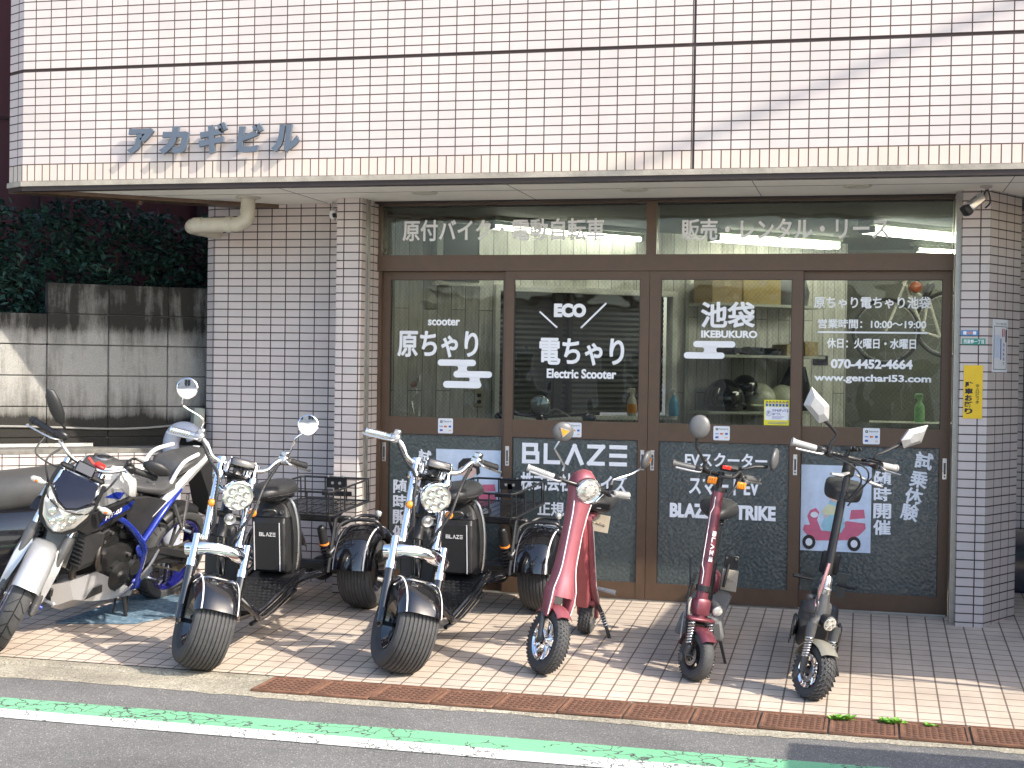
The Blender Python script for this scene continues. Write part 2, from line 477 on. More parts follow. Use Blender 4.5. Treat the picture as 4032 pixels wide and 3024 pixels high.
def frost_mat(name):
    """pebbled wired glass over a dark film"""
    m, nt, p, out = nodes(name); N, L = nt.nodes, nt.links
    tc = N.new('ShaderNodeTexCoord')
    p.inputs['Roughness'].default_value = .16; p.inputs['Specular IOR Level'].default_value = .7
    v = N.new('ShaderNodeTexVoronoi'); v.inputs['Scale'].default_value = 55; v.feature = 'SMOOTH_F1'
    L.new(tc.outputs['Object'], v.inputs['Vector'])
    sx = N.new('ShaderNodeSeparateXYZ'); L.new(tc.outputs['Object'], sx.inputs[0]); outs = []
    for sg in (1, -1):
        a = N.new('ShaderNodeMath'); a.operation = 'MULTIPLY_ADD'; a.inputs[1].default_value = sg
        L.new(sx.outputs['X'], a.inputs[0]); L.new(sx.outputs['Z'], a.inputs[2])
        q = N.new('ShaderNodeMath'); q.operation = 'PINGPONG'; q.inputs[1].default_value = .017; L.new(a.outputs[0], q.inputs[0])
        l = N.new('ShaderNodeMath'); l.operation = 'LESS_THAN'; l.inputs[1].default_value = .0011; L.new(q.outputs[0], l.inputs[0]); outs.append(l)
    mm = N.new('ShaderNodeMath'); mm.operation = 'MAXIMUM'; L.new(outs[0].outputs[0], mm.inputs[0]); L.new(outs[1].outputs[0], mm.inputs[1])
    nx = N.new('ShaderNodeTexNoise'); nx.inputs['Scale'].default_value = 1.3; nx.inputs['Detail'].default_value = 5; L.new(tc.outputs['Object'], nx.inputs['Vector'])
    cr = N.new('ShaderNodeValToRGB'); cr.color_ramp.elements[0].position = .3; cr.color_ramp.elements[1].position = .75
    cr.color_ramp.elements[0].color = (.042, .056, .060, 1); cr.color_ramp.elements[1].color = (.075, .094, .090, 1); L.new(nx.outputs['Fac'], cr.inputs[0])
    mx = N.new('ShaderNodeMix'); mx.data_type = 'RGBA'; L.new(mm.outputs[0], mx.inputs[0]); L.new(cr.outputs[0], mx.inputs[6]); mx.inputs[7].default_value = (.092, .108, .10, 1)
    L.new(mx.outputs[2], p.inputs['Base Color'])
    b = N.new('ShaderNodeBump'); b.inputs['Strength'].default_value = .7; b.inputs['Distance'].default_value = .004; L.new(v.outputs['Distance'], b.inputs['Height']); L.new(b.outputs[0], p.inputs['Normal'])
    return m

def stain_mat(name, base, dark, zlo, zhi, rough=.95):
    """concrete block with rain streaks and mould"""
    m, nt, p, out = nodes(name); N, L = nt.nodes, nt.links
    tc = N.new('ShaderNodeTexCoord'); mp = N.new('ShaderNodeMapping'); mp.inputs['Scale'].default_value = (7, 7, .9)
    L.new(tc.outputs['Object'], mp.inputs[0])
    a = N.new('ShaderNodeTexNoise'); a.inputs['Scale'].default_value = 1.6; a.inputs['Detail'].default_value = 9; a.inputs['Roughness'].default_value = .7; L.new(mp.outputs[0], a.inputs['Vector'])
    c = N.new('ShaderNodeTexNoise'); c.inputs['Scale'].default_value = 3; c.inputs['Detail'].default_value = 10; c.inputs['Roughness'].default_value = .75; L.new(tc.outputs['Object'], c.inputs['Vector'])
    f = N.new('ShaderNodeTexNoise'); f.inputs['Scale'].default_value = 160; f.inputs['Detail'].default_value = 3; L.new(tc.outputs['Object'], f.inputs['Vector'])
    sx = N.new('ShaderNodeSeparateXYZ'); L.new(tc.outputs['Object'], sx.inputs[0])
    cu = N.new('ShaderNodeFloatCurve')
    mr0 = N.new('ShaderNodeMapRange'); mr0.inputs[1].default_value = zlo; mr0.inputs[2].default_value = zhi; L.new(sx.outputs['Z'], mr0.inputs[0])
    L.new(mr0.outputs[0], cu.inputs['Value'])
    pts = cu.mapping.curves[0].points
    pts[0].location = (0, .62); pts[1].location = (1, .52)
    for q in ((.10, .70), (.22, .24), (.48, .08), (.66, .20), (.76, .5), (.9, .46)): pts.new(*q)
    cu.mapping.update()
    s1 = N.new('ShaderNodeMath'); s1.operation = 'ADD'; L.new(a.outputs['Fac'], s1.inputs[0]); L.new(cu.outputs[0], s1.inputs[1])
    s2 = N.new('ShaderNodeMath'); s2.operation = 'MULTIPLY_ADD'; s2.inputs[1].default_value = .55; L.new(c.outputs['Fac'], s2.inputs[0]); L.new(s1.outputs[0], s2.inputs[2])
    mr = N.new('ShaderNodeMapRange'); mr.inputs[1].default_value = .85; mr.inputs[2].default_value = 1.26; L.new(s2.outputs[0], mr.inputs[0])
    mx = N.new('ShaderNodeMix'); mx.data_type = 'RGBA'; L.new(mr.outputs[0], mx.inputs[0]); mx.inputs[6].default_value = (*base, 1); mx.inputs[7].default_value = (*dark, 1)
    m2 = N.new('ShaderNodeMix'); m2.data_type = 'RGBA'; m2.blend_type = 'MULTIPLY'; m2.inputs[0].default_value = 1; L.new(mx.outputs[2], m2.inputs[6])
    mr2 = N.new('ShaderNodeMapRange'); mr2.inputs[1].default_value = .3; mr2.inputs[2].default_value = .7; mr2.inputs[3].default_value = .82; mr2.inputs[4].default_value = 1.15; L.new(f.outputs['Fac'], mr2.inputs[0]); L.new(mr2.outputs[0], m2.inputs[7])
    L.new(m2.outputs[2], p.inputs['Base Color']); p.inputs['Roughness'].default_value = rough
    b = N.new('ShaderNodeBump'); b.inputs['Strength'].default_value = .5; b.inputs['Distance'].default_value = .004; L.new(f.outputs['Fac'], b.inputs['Height']); L.new(b.outputs[0], p.inputs['Normal'])
    return m

def plank_mat(name, along=False):
    """printed weathered boards, metre UVs"""
    m, nt, p, out = nodes(name); N, L = nt.nodes, nt.links
    tc = N.new('ShaderNodeTexCoord'); mp = N.new('ShaderNodeMapping'); mp.inputs['Rotation'].default_value = (0, 0, R(90)); L.new(tc.outputs['UV'], mp.inputs[0])
    br = N.new('ShaderNodeTexBrick'); br.offset = .37; br.inputs['Scale'].default_value = 1; br.inputs['Brick Width'].default_value = .9; br.inputs['Row Height'].default_value = .105
    br.inputs['Mortar Size'].default_value = .0022; br.inputs['Color1'].default_value = (.56, .55, .50, 1); br.inputs['Color2'].default_value = (.85, .84, .78, 1); br.inputs['Mortar'].default_value = (.04, .04, .03, 1)
    L.new(mp.outputs[0], br.inputs['Vector'])
    mp2 = N.new('ShaderNodeMapping'); mp2.inputs['Scale'].default_value = (28, 2.2, 1); L.new(tc.outputs['UV'], mp2.inputs[0])
    nx = N.new('ShaderNodeTexNoise'); nx.inputs['Scale'].default_value = 1.6; nx.inputs['Detail'].default_value = 9; nx.inputs['Roughness'].default_value = .75; L.new(mp2.outputs[0], nx.inputs['Vector'])
    mr = N.new('ShaderNodeMapRange'); mr.inputs[1].default_value = .3; mr.inputs[2].default_value = .7; mr.inputs[3].default_value = .5; mr.inputs[4].default_value = 1.2; L.new(nx.outputs['Fac'], mr.inputs[0])
    mx = N.new('ShaderNodeMix'); mx.data_type = 'RGBA'; mx.blend_type = 'MULTIPLY'; mx.inputs[0].default_value = 1; L.new(br.outputs['Color'], mx.inputs[6]); L.new(mr.outputs[0], mx.inputs[7])
    L.new(mx.outputs[2], p.inputs['Base Color']); p.inputs['Roughness'].default_value = .6
    return m

TW = tile_mat('wall_tile', (.575, .50, .470), (.53, .48, .45), (.085, .065, .06))
TWS = tile_mat('wall_tile_soldier', (.56, .50, .42), (.60, .50, .45), (.12, .075, .06), bw=.05, rh=.1)
TP = tile_mat('pavement_tile', (.60, .50, .405), (.54, .45, .37), (.18, .14, .11), bw=.1, rh=.1, ms=.0042, rough=.75, uv=True, bumpd=.005, stain=.3)
JOINT = mk('sealant', (.075, .055, .05), .8)
CONC = mk('concrete_trim', (.32, .29, .24), .8, nz=.3, sc_=7, bump=.25, bsc=80)
BRN = mk('bronze_aluminium', (.115, .072, .046), .38, .3, nz=.08)
BRD = mk('dark_bronze', (.03, .02, .017), .5, .2)
SOF = mk('soffit_board', (.88, .86, .79), .8, nz=.06, sc_=3)
STEEL = mk('galvanised_guide', (.42, .40, .36), .4, .75, nz=.2)
GLASS = glass_mat('wired_window_glass')
GLASSD = glass_mat('transom_glass', wire=True)
FROST = frost_mat('pebbled_film_glass')
VINYL = mk('white_vinyl', (.88, .88, .90), .55, nz=.02)
VINYLG = mk('grey_vinyl', (.86, .86, .86), .55, nz=.03)
ASPH = speck_mat('asphalt', (.145, .143, .138), ((.17, .165, .16), (.09, .09, .09), (.20, .19, .18), (.36, .34, .31)), s1=1100, s2=1100, patch=.25, bump=.7)
GUT = speck_mat('gutter_concrete', (.32, .29, .22), ((.38, .34, .26), (.24, .215, .165), (.48, .44, .35), (.15, .135, .11)), s1=700, patch=.4, bump=.8)
GREEN = speck_mat('green_road_paint', (.17, .45, .25), ((.185, .47, .265), (.155, .43, .235), (.20, .49, .28), (.165, .44, .245)), s1=900, patch=.1, bump=.45, crack=(11, .035))
WHITE = speck_mat('white_road_paint', (.64, .64, .60), ((.68, .68, .64), (.60, .60, .56), (.70, .70, .67), (.62, .62, .58)), s1=900, patch=.1, bump=.45, crack=(16, .028))
RUST = mk('rusty_cast_iron', (.165, .080, .048), .85, nz=.35, sc_=22, bump=.35, bsc=140)
RUSTD = mk('rust_dark', (.07, .03, .02), .9, nz=.3)
BLOCK = stain_mat('stained_block', (.30, .29, .265), (.022, .020, .016), .85, 1.92)
MAROON = mk('maroon_wall', (.05, .007, .011), .6, nz=.15, sc_=4)
LEAF = mk('dark_leaf', (.020, .056, .044), .42, nz=.45, sc_=9)
WEED = mk('weed_leaf', (.16, .36, .04), .6, nz=.3, sc_=40)
TWIG = mk('twig', (.06, .045, .03), .9)
PVC = mk('beige_pvc', (.52, .49, .40), .35, nz=.08)
PVCW = mk('bluish_pvc', (.40, .43, .50), .4, nz=.06)
# vehicle materials
CHROME = mk('chrome', (.86, .87, .89), .06, 1, nz=.02)
SATIN = mk('satin_alloy', (.62, .62, .62), .3, 1, nz=.06)
BLKG = mk('black_gloss_paint', (.008, .008, .010), .12, 0, 1, nz=.1)
BLKS = mk('black_satin', (.017, .017, .018), .42, nz=.15)
BLKM = mk('black_metal_rod', (.022, .022, .023), .35, .2, nz=.15)
RUB = mk('tyre_rubber', (.054, .054, .055), .72, nz=.25, sc_=30, bump=.12, bsc=220)
RUBP = mk('black_plastic', (.022, .022, .023), .55, nz=.15, bump=.1, bsc=300)
SEATB = mk('black_vinyl_seat', (.028, .028, .029), .42, nz=.12, bump=.15, bsc=350)
SEATG = mk('grey_vinyl_seat', (.055, .055, .056), .45, nz=.12, bump=.15, bsc=350)
LENS = mk('clear_lens', (.75, .76, .72), .05, .55, 1, nz=.05)
LED = mk('led_reflector', (.85, .85, .80), .12, .9, nz=.1, sc_=80)
AMB = mk('amber_lens', (.85, .28, .02), .15, 0, 1, nz=.15, sc_=60)
REDL = mk('red_lens', (.6, .03, .02), .2, 0, 1)
PINK = mk('pink_metallic', (.30, .085, .105), .44, .3, .25, nz=.05)
WINE = mk('wine_metallic', (.165, .040, .055), .38, .35, .35, nz=.06)
GREY = mk('dark_grey_paint', (.10, .10, .10), .38, .4, nz=.1)
GREYL = mk('light_grey_plastic', (.34, .34, .33), .5, nz=.1)
DKG = mk('mirror_shell', (.11, .11, .11), .4, .1, nz=.1)
SILV = mk('silver_paint', (.50, .51, .52), .34, .55, .6, nz=.03)
WHT = mk('white_paint', (.76, .76, .75), .3, 0, .4, nz=.03)
BLUE = mk('deep_blue_paint', (.012, .032, .30), .25, .3, .8, nz=.06)
NAVY = mk('navy_screen', (.006, .010, .028), .08, .0, .7, nz=.1)
DEK = mk('grey_grip_deck', (.15, .15, .145), .8, nz=.2, bump=.3, bsc=200)
PLATE = mk('cream_plate', (.44, .38, .29), .5, nz=.08)
ORNG = mk('orange_collar', (.85, .25, .03), .4)
BOLT = mk('zinc_bolt', (.6, .6, .58), .3, 1)
LINE = mk('reflective_line', (.78, .76, .76), .35, nz=.02)
YEL = mk('yellow_sign_board', (.80, .52, .02), .55, nz=.08)
INK = mk('black_print', (.025, .022, .02), .6)
# ------------------------------------------------------------------ the setting: ground, road, pavement
def sheet(name, x0, x1, y0, y1, z0, z1, mat, ox=0, oy=0, nx=1):
    b = MB(); L = math.hypot(y1 - y0, z1 - z0)
    b.add([(x0, y0, z0), (x1, y0, z0), (x1, y1, z1), (x0, y1, z1)], [[0, 1, 2, 3]], [[(x0 - ox, y0 - oy), (x1 - ox, y0 - oy), (x1 - ox, y0 - oy + L), (x0 - ox, y0 - oy + L)]])
    return setting(b.build(name, mat, sm=0))
RZ = -.15
sheet('ground', -150, 150, -150, 150, -.6, -.6, ASPH)
sheet('road', -60, 60, -12.5, -2.0, RZ, RZ, ASPH)
sheet('road_line_green', -60, 60, -2.765, -2.58, RZ + .004, RZ + .004, GREEN)
sheet('road_line_white', -60, 60, -2.905, -2.765, RZ + .004, RZ + .004, WHITE)
# paved forecourt rising to the shop front
KY = -1.862
pv = sheet('pavement', -7.5, 3.2, KY, .9, gz(KY), gz(.9), TP, .346, -.721, 1)
sheet('shop_floor', -7, 4.5, .2, 6, .012, .012, mk('shop_floor_tile', (.16, .16, .15), .4))
# kerb and gutter concrete: a real step on the left, flush on the right, with a ragged edge
b = MB()
xs = [-14 + .06 * i for i in range(int(18 / .06))]
random.seed(3)
prof = []
for x in xs:
    j = .007 * (random.random() - .5) + .006 * math.sin(x * 3.1)
    h = .012 if x < -2.95 else max(.0, .012 - (x + 2.95) * .05)
    zt = gz(KY) - .004
    if x < -2.85: pr_ = [(KY, zt), (KY - .055 + j, zt - .004), (KY - .085 + j, zt - .02), (KY - .092 + j, RZ + .010), (KY - .30 + j * 2, RZ + .009), (KY - .345 + 3 * j, RZ + .002)]
    else: pr_ = [(KY, zt), (KY - .02 + j, zt - .008), (KY - .03 + j, RZ + .012), (KY - .05, RZ + .011), (KY - .29, RZ + .011), (KY - .345 + 4 * j, RZ + .002)]
    prof.append([(x, y, z) for y, z in pr_])
for i in range(len(prof) - 1):
    for k in range(5):
        b.add([prof[i][k], prof[i + 1][k], prof[i + 1][k + 1], prof[i][k + 1]], [[0, 1, 2, 3]])
setting(b.build('kerb', GUT, sm=50))
# rusty drain covers, each lid its own thing
def drain_cover():
    t = thing('drain_cover', 'rusty cast iron drain cover in the gutter', 'drain cover')
    f = MB(); wdt, dep = .288, .288
    f.span(0, wdt, -dep, -dep + .016, 0, .012, .002); f.span(0, wdt, -.016, 0, 0, .012, .002)
    f.span(0, .014, -dep + .016, -.016, 0, .012, .002); f.span(wdt - .014, wdt, -dep + .016, -.016, 0, .012, .002)
    f.build('rim', RUST, t)
    p = MB(); p.span(.014, wdt - .014, -dep + .016, -.016, 0, .008)
    random.seed(5)
    for i in range(9):
        for j in range(6):
            x = .036 + i * .0268; y = -.045 - j * .0385 - (.008 if i % 2 else 0)
            p.box((x, y, .009), (.019, .008, .005), bev=.0015)
    pl = p.build('plate', RUST, t)
    h = MB()
    for i in range(9):
        for j in range(6):
            x = .036 + i * .0268; y = -.045 - j * .0385 - (.008 if i % 2 else 0)
            h.poly(rrect(x - .008, y - .017, x + .009, y - .006, .004, 3), (0, 0, .0088), (1, 0, 0), (0, 1, 0), .001)
    h.build('slot_pattern', RUSTD, pl)
    return t
DC = 'rusty drain covers along the gutter'
ordn = ['first rusty drain cover at the left end of the gutter row', 'second rusty drain cover of the row, left of the right trike wheel', 'third rusty drain cover of the row, in front of the right trike wheel', 'fourth rusty drain cover of the row, between the right trike and the pink scooter',
 'fifth rusty drain cover of the row, in front of the pink scooter wheel', 'sixth rusty drain cover of the row, just right of the pink scooter wheel', 'seventh rusty drain cover of the row, just left of the wine red scooter wheel', 'eighth rusty drain cover of the row, just right of the wine red scooter wheel',
 'ninth rusty drain cover of the row, in front of the black scooter wheel', 'tenth rusty drain cover of the row, below the first green weed', 'eleventh rusty drain cover of the row, below the smallest green weed', 'last rusty drain cover at the right end of the gutter row']
dc0 = drain_cover()
for i in range(12):
    o = dc0 if i == 0 else dup(dc0, (0, 0, 0), (0, 0, 0), '')
    o.location = (-2.800 + i * .2965, KY - .004, RZ + .0115 + .0015 * ((i * 7) % 3))
    o.rotation_euler = (0, R(.3 * ((i * 5) % 3 - 1)), R(.4 * ((i * 3) % 3 - 1)))
    o['label'] = ordn[i]; o['group'] = DC
# weeds in the gutter joint
def weed(x, y, n, r, label):
    b = MB(); random.seed(int(x * 100) + 900)
    for i in range(n):
        a = random.random() * 6.28; l = r * (.5 + .6 * random.random()); wd = l * .28; up_ = .25 + random.random() * .7
        ox, oy = (random.random() - .5) * r * 1.6, (random.random() - .5) * r * .7
        d = V((math.cos(a), math.sin(a) * .7, up_)).normalized(); s_ = V((-math.sin(a), math.cos(a), 0))
        c = V((ox, oy, .002))
        b.add([c, c + d * l * .55 + s_ * wd, c + d * l + V((0, 0, -l * .2)), c + d * l * .55 - s_ * wd], [[0, 1, 2, 3]])
    o = b.build('weed', WEED, sm=0); o.location = (x, y, RZ + .016)
    return tag(o, label, 'weed', 'weeds in the gutter')
weed(-.085, -1.905, 46, .05, 'small bright green weed in the gutter in front of the black scooter')
weed(.135, -1.905, 90, .045, 'widest bright green weed at the edge of the paving tiles')
weed(.30, -1.905, 34, .03, 'smallest green weed at the right end of the weedy gutter joint')

# ------------------------------------------------------------------ the shop building
shop = thing('shop_building', 'tiled building with overhanging upper wall above four brown sliding doors', 'building', (-1.5, .2, 0))
def B_(mb, name, mat, sm=0, par=None):
    p = par or shop
    return mb.build(name, mat, p, sm, pinv=M4.Translation(-V(shop.location)) if p is shop else M4())
YU = -.821; XL0 = -4.824; VJ = -.913; ZS = 2.569; ZJ = 3.119; ZT = 6.2
XLE, XRE = -4.905, 3.0
def uoff(x, a): return x - a
# upper wall
b = MB()
b.wall((XLE, YU), (VJ - .006, YU), ZS, ZJ, XLE - XL0 + 10, 0)
b.wall((VJ + .006, YU), (XRE, YU), ZS, ZJ, VJ + .006 - .384 + 10, 0)
b.wall((XLE, YU), (VJ - .006, YU), ZJ + .014, ZT, XLE - XL0 + 10, 0)
b.wall((VJ + .006, YU), (XRE, YU), ZJ + .014, ZT, VJ + .006 - .384 + 10, 0)
CX, CY = -5.045, -.746
ca = math.hypot(CX - XLE, CY - YU)
b.wall((CX, CY), (XLE, YU), ZS, ZJ, 0, 0); b.wall((CX, CY), (XLE, YU), ZJ + .014, ZT, 0, 0)
dS = (math.cos(R(41)), math.sin(R(41)))
SX, SY = CX + dS[0] * 4, CY + dS[1] * 4
b.wall((SX, SY), (CX, CY), ZS, ZJ, 0, 0); b.wall((SX, SY), (CX, CY), ZJ + .014, ZT, 0, 0)
B_(b, 'upper_wall', TW)
b = MB()
b.wall((XLE, YU), (VJ - .006, YU), ZS - .1, ZS, XLE - XL0 + 10, 0); b.wall((VJ + .006, YU), (XRE, YU), ZS - .1, ZS, VJ + .006 - .384 + 10, 0)
b.wall((CX, CY), (XLE, YU), ZS - .1, ZS); b.wall((SX, SY), (CX, CY), ZS - .1, ZS)
B_(b, 'soldier_course', TWS)
b = MB()   # recessed movement joints
b.wall((XLE, YU + .008), (XRE, YU + .008), ZJ - .003, ZJ + .017); b.wall((VJ - .009, YU + .006), (VJ + .009, YU + .006), ZS - .1, ZT); b.wall((CX, CY + .008), (XLE, YU + .008), ZJ - .003, ZJ + .017)
b.span(XLE, XRE, YU + .02, YU + .15, ZS - .1, ZT); 
B_(b, 'movement_joint', JOINT)
def trim(z0, z1, out, name, mat):
    b = MB(); o_ = out
    P = [(XRE, YU - o_), (XLE - .4 * o_, YU - o_), (CX - o_, CY - .4 * o_), (SX - o_ * .6, SY + o_ * .6)]
    Q = [(XRE, YU + .06), (XLE + .03, YU + .06), (CX + .06, CY + .02), (SX + .05, SY - .05)]
    for i in range(3):
        vs = [(*P[i], z0), (*P[i + 1], z0), (*Q[i + 1], z0), (*Q[i], z0), (*P[i], z1), (*P[i + 1], z1), (*Q[i + 1], z1), (*Q[i], z1)]
        b.add(vs, [[3, 2, 1, 0], [4, 5, 6, 7], [0, 1, 5, 4], [1, 2, 6, 5], [2, 3, 7, 6], [3, 0, 4, 7]])
    return B_(b, name, mat)
trim(2.440, ZS - .1, .012, 'concrete_edge', CONC)
trim(2.412, 2.440, .004, 'drip_flashing', BRD)
b = MB()   # wider brown flashing under the slanting left edge
P = [V((XLE, YU + .08)), V((SX, SY))]
b.add([(CX, CY, 2.408), (XLE + .02, YU + .05, 2.408), (SX + .1, SY - .28, 2.408), (SX, SY, 2.408), (CX, CY, 2.43), (XLE + .02, YU + .05, 2.43), (SX + .1, SY - .28, 2.43), (SX, SY, 2.43)], [[3, 2, 1, 0], [4, 5, 6, 7], [0, 1, 5, 4], [1, 2, 6, 5], [2, 3, 7, 6], [3, 0, 4, 7]])
b.box((-4.45, -.25, 2.40), (.02, .07, .03), (0, 0, R(41)))
B_(b, 'side_flashing', BRN)
b = MB()
b.add([(-4.86, YU + .055, 2.432), (XRE, YU + .055, 2.432), (XRE, 1.2, 2.432), (-2.6, 1.2, 2.432)], [[3, 2, 1, 0]])
sof = B_(b, 'soffit', SOF)
b = MB()
for x in (-3.35, -1.98, -.62, .72): b.span(x - .0015, x + .0015, YU + .06, .16, 2.4305, 2.4318)
b.span(-4.6, XRE, -.36, -.357, 2.4305, 2.4318)
B_(b, 'seam', BRD, par=sof)
def downlight(x, y):
    b = MB(); b.lathe([(.058, .0), (.078, .0), (.080, -.004), (.072, -.007), (.058, -.003)], (x, y, 2.4312), (0, 0, 1), 28, closed=True)
    f = B_(b, 'downlight', mk('downlight_trim', (.6, .58, .5), .4), 40)
    b = MB(); b.lathe([(.0, -.0015), (.03, -.0035), (.058, -.002)], (x, y, 2.4312), (0, 0, 1), 28)
    B_(b, 'lens', mk('downlight_lens', (.62, .58, .46), .3), 40, f)
for x in (-2.557, -1.308, -.071): downlight(x, -.31)
# left wall, pier, right pillar
ZW = 2.431
b = MB()
b.wall((-4.14, .183), (-3.18, .183), -.02, ZW, -4.14 + 4.04 + 10, -.02 - 2.255 + 5)
b.wall((-4.212, .235), (-4.14, .183), -.02, ZW, .02, -.02 - 2.255 + 5)
b.wall((-4.212 + dS[0] * 3, .235 + dS[1] * 3), (-4.212, .235), -.02, ZW, 0, -.02 - 2.255 + 5)
B_(b, 'left_wall', TW)
b = MB()
b.wall((-3.186, -.1), (-3.034, -.1), -.02, ZW, -3.186 + 3.139 + 5, -.02 - 2.348 + 5)
b.wall((-3.186, .183), (-3.186, -.1), -.02, ZW, 0, -.02 - 2.348 + 5)
b.wall((-3.034, -.1), (-3.026, -.092), -.02, ZW, .02, -.02 - 2.348 + 5)
b.wall((-3.026, -.092), (-3.026, -.02), -.02, ZW, .01, -.02 - 2.348 + 5)
b.wall((-3.018, .045), (-3.005, .19), -.02, ZW, .055, -.02 - 2.348 + 5)
B_(b, 'pier', TW)
b = MB(); b.span(-3.06, -3.024, -.016, .042, 0, ZW); b.span(-3.03, -3.016, -.02, -.013, 0, ZW); b.span(-3.03, -3.016, .035, .042, 0, ZW)
B_(b, 'shutter_guide', STEEL)
b = MB(); b.span(.470, .499, .0, .09, .0, 2.425); b.span(.470, .4755, -.012, .0, .0, 2.425); b.span(.4935, .499, -.012, .0, .0, 2.425)
B_(b, 'shutter_guide', STEEL)
b = MB()
b.wall((.499, -.055), (.65, -.055), -.02, ZW, .499 - .598 + 5, -.02 - 2.271 + 5)
b.wall((.65, -.055), (.845, .285), -.02, ZW, .0, -.02 - 2.271 + 5)
b.wall((.845, .285), (.845, 1.0), -.02, ZW, 0, -.02 - 2.271 + 5)
b.wall((.499, .2), (.499, -.055), -.02, ZW, 0, -.02 - 2.271 + 5)
B_(b, 'right_pillar', TW)
b = MB(); b.wall((.845, 1.0), (3.0, 1.0), -.1, ZW, 0, 0)
B_(b, 'entrance_wall', TW)
b = MB(); b.span(.9, 1.7, .93, .99, 0, .45); B_(b, 'entrance_plinth', NAVY)
# shop front frame
YF = .16
fr = MB()
fr.span(-3.02, -2.987, YF, .27, 2.098, 2.425); fr.span(-1.305, -1.243, YF, .27, 2.098, 2.412); fr.span(.465, .4695, YF, .27, 2.0, 2.425)
fr.span(-3.02, .470, YF - .008, .28, 2.0, 2.098); fr.span(-3.02, .470, YF, .27, 2.411, 2.430)
fr.span(-3.02, -2.985, YF + .01, .27, .0, 2.0); fr.span(.462, .470, YF + .01, .27, .0, 2.0)
fo = B_(fr, 'door_frame', BRN)
b = MB(); b.span(-2.987, .465, .215, .222, 2.400, 2.411); b.span(-3.02, .47, .1, YF - .009, 2.418, 2.4305); B_(b, 'head_gasket', BRD, par=fo)
b = MB(); b.span(-3.02, .46, .13, .29, .0, .012); b.span(-3.02, .46, .172, .177, .012, .018); b.span(-3.02, .46, .212, .217, .012, .018); B_(b, 'door_track', STEEL, par=fo)
for x0, x1 in ((-2.987, -1.305), (-1.243, .465)):
    b = MB(); b.span(x0, x1, .192, .196, 2.098, 2.411)
    t = B_(b, 'transom_window', GLASSD)
    m = MB()
    if x0 < -2: text_in(m, '原付バイク・電動自転車', -2.855, 2.188, -1.567, 2.322, .19, .012, bold=.012)
    else: text_in(m, '販売・レンタル・リース', -1.097, 2.182, .107, 2.310, .19, .012, bold=.012)
    B_(m, 'lettering', VINYLG, par=t)

def door(x0, x1, y, gx0, gx1, pulls, z1=1.999):
    """frame with a clear upper pane, a filmed lower pane and recessed pulls; y = outer face"""
    d = .032; b = MB(); z0 = .014
    b.span(x0, gx0, y, y + d, z0, z1); b.span(gx1, x1, y, y + d, z0, z1)
    b.span(gx0, gx1, y + .002, y + d, z0, .115); b.span(gx0, gx1, y + .002, y + d, .977, 1.084); b.span(gx0, gx1, y + .002, y + d, 1.949, z1)
    o = B_(b, 'sliding_door', BRN)
    g = MB(); g.span(gx0, gx1, y + .013, y + .018, 1.084, 1.949); B_(g, 'window_pane', GLASS, par=o)
    g = MB(); g.span(gx0, gx1, y + .013, y + .018, .115, .977); B_(g, 'lower_pane', FROST, par=o)
    g = MB()
    for a, c in ((gx0, 1), (gx1 - .004, 1)): g.span(a, a + .004, y + .001, y + .013, .115, .977); g.span(a, a + .004, y + .001, y + .013, 1.084, 1.949)
    g.span(gx0 + .004, gx1 - .004, y + .0015, y + .013, 1.945, 1.949); g.span(gx0 + .004, gx1 - .004, y + .0015, y + .013, .973, .977)
    B_(g, 'gasket', BRD, par=o)
    for px_ in pulls:
        h = MB(); h.span(px_ - .012, px_ + .012, y - .002, y + .001, .797, .919, .0008); ho = B_(h, 'door_pull', SATIN, par=o)
        h = MB(); h.span(px_ - .006, px_ + .006, y - .0032, y - .002, .825, .892); h.poly(disc(px_, .855, .006, 12), (0, y - .0038, 0), t=.0015); h.span(px_ - .005, px_ + .005, y - .0034, y - .002, .808, .818); B_(h, 'recess', GREY, par=o)
    return o
YI, YO = .165, .205     # inner two leaves stand in front of the outer two
d1 = door(-2.985, -2.15, YO, -2.936, -2.196, (-2.966,))
d2 = door(-2.174, -1.2815, YI, -2.120, -1.337, (-2.150, -1.309))
d3 = door(-1.2785, -.373, YI, -1.212, -.436, (-1.248, -.402))
d4 = door(-.395, .462, YO, -.371, .414, (.443,))

UP, LP = YO + .0125, YI + .0125
def letters(items, par, y, name='lettering', mat=None):
    m = MB()
    for it in items:
        m.cut()
        if it[0] == '*vert':
            _, s_, x0, z0, x1, z1 = it; n = len(s_); h = (z1 - z0) / n
            for i, ch in enumerate(s_): text_in(m, ch, x0, z1 - (i + 1) * h + .006, x1, z1 - i * h - .004, y, .012, bold=.02)
        elif it[0] == '*rr': m.poly(rrect(*it[1:6]), (0, y - .001, 0), t=.0008)
        elif it[0] == '*poly': m.poly(it[1], (0, y - .001, 0), t=.0008)
        elif it[0] == '*logo': logo(m, *it[1:6], o=(0, y - .001, 0), t=.0008)
        elif it[0] == '*rot':
            _, ch, cx, cz, s_, a = it
            text_in(m, ch, -s_ / 2, -s_ / 2, s_ / 2, s_ / 2, 0, .012, bold=.02, o=(cx, y, cz), ax=(math.cos(R(a)), 0, math.sin(R(a))), up=(-math.sin(R(a)), 0, math.cos(R(a))))
        else: text_in(m, it[0], it[1], it[2], it[3], it[4], y, it[5] if len(it) > 5 else .02, bold=.016)
    return B_(m, name, mat or VINYL, par=par)
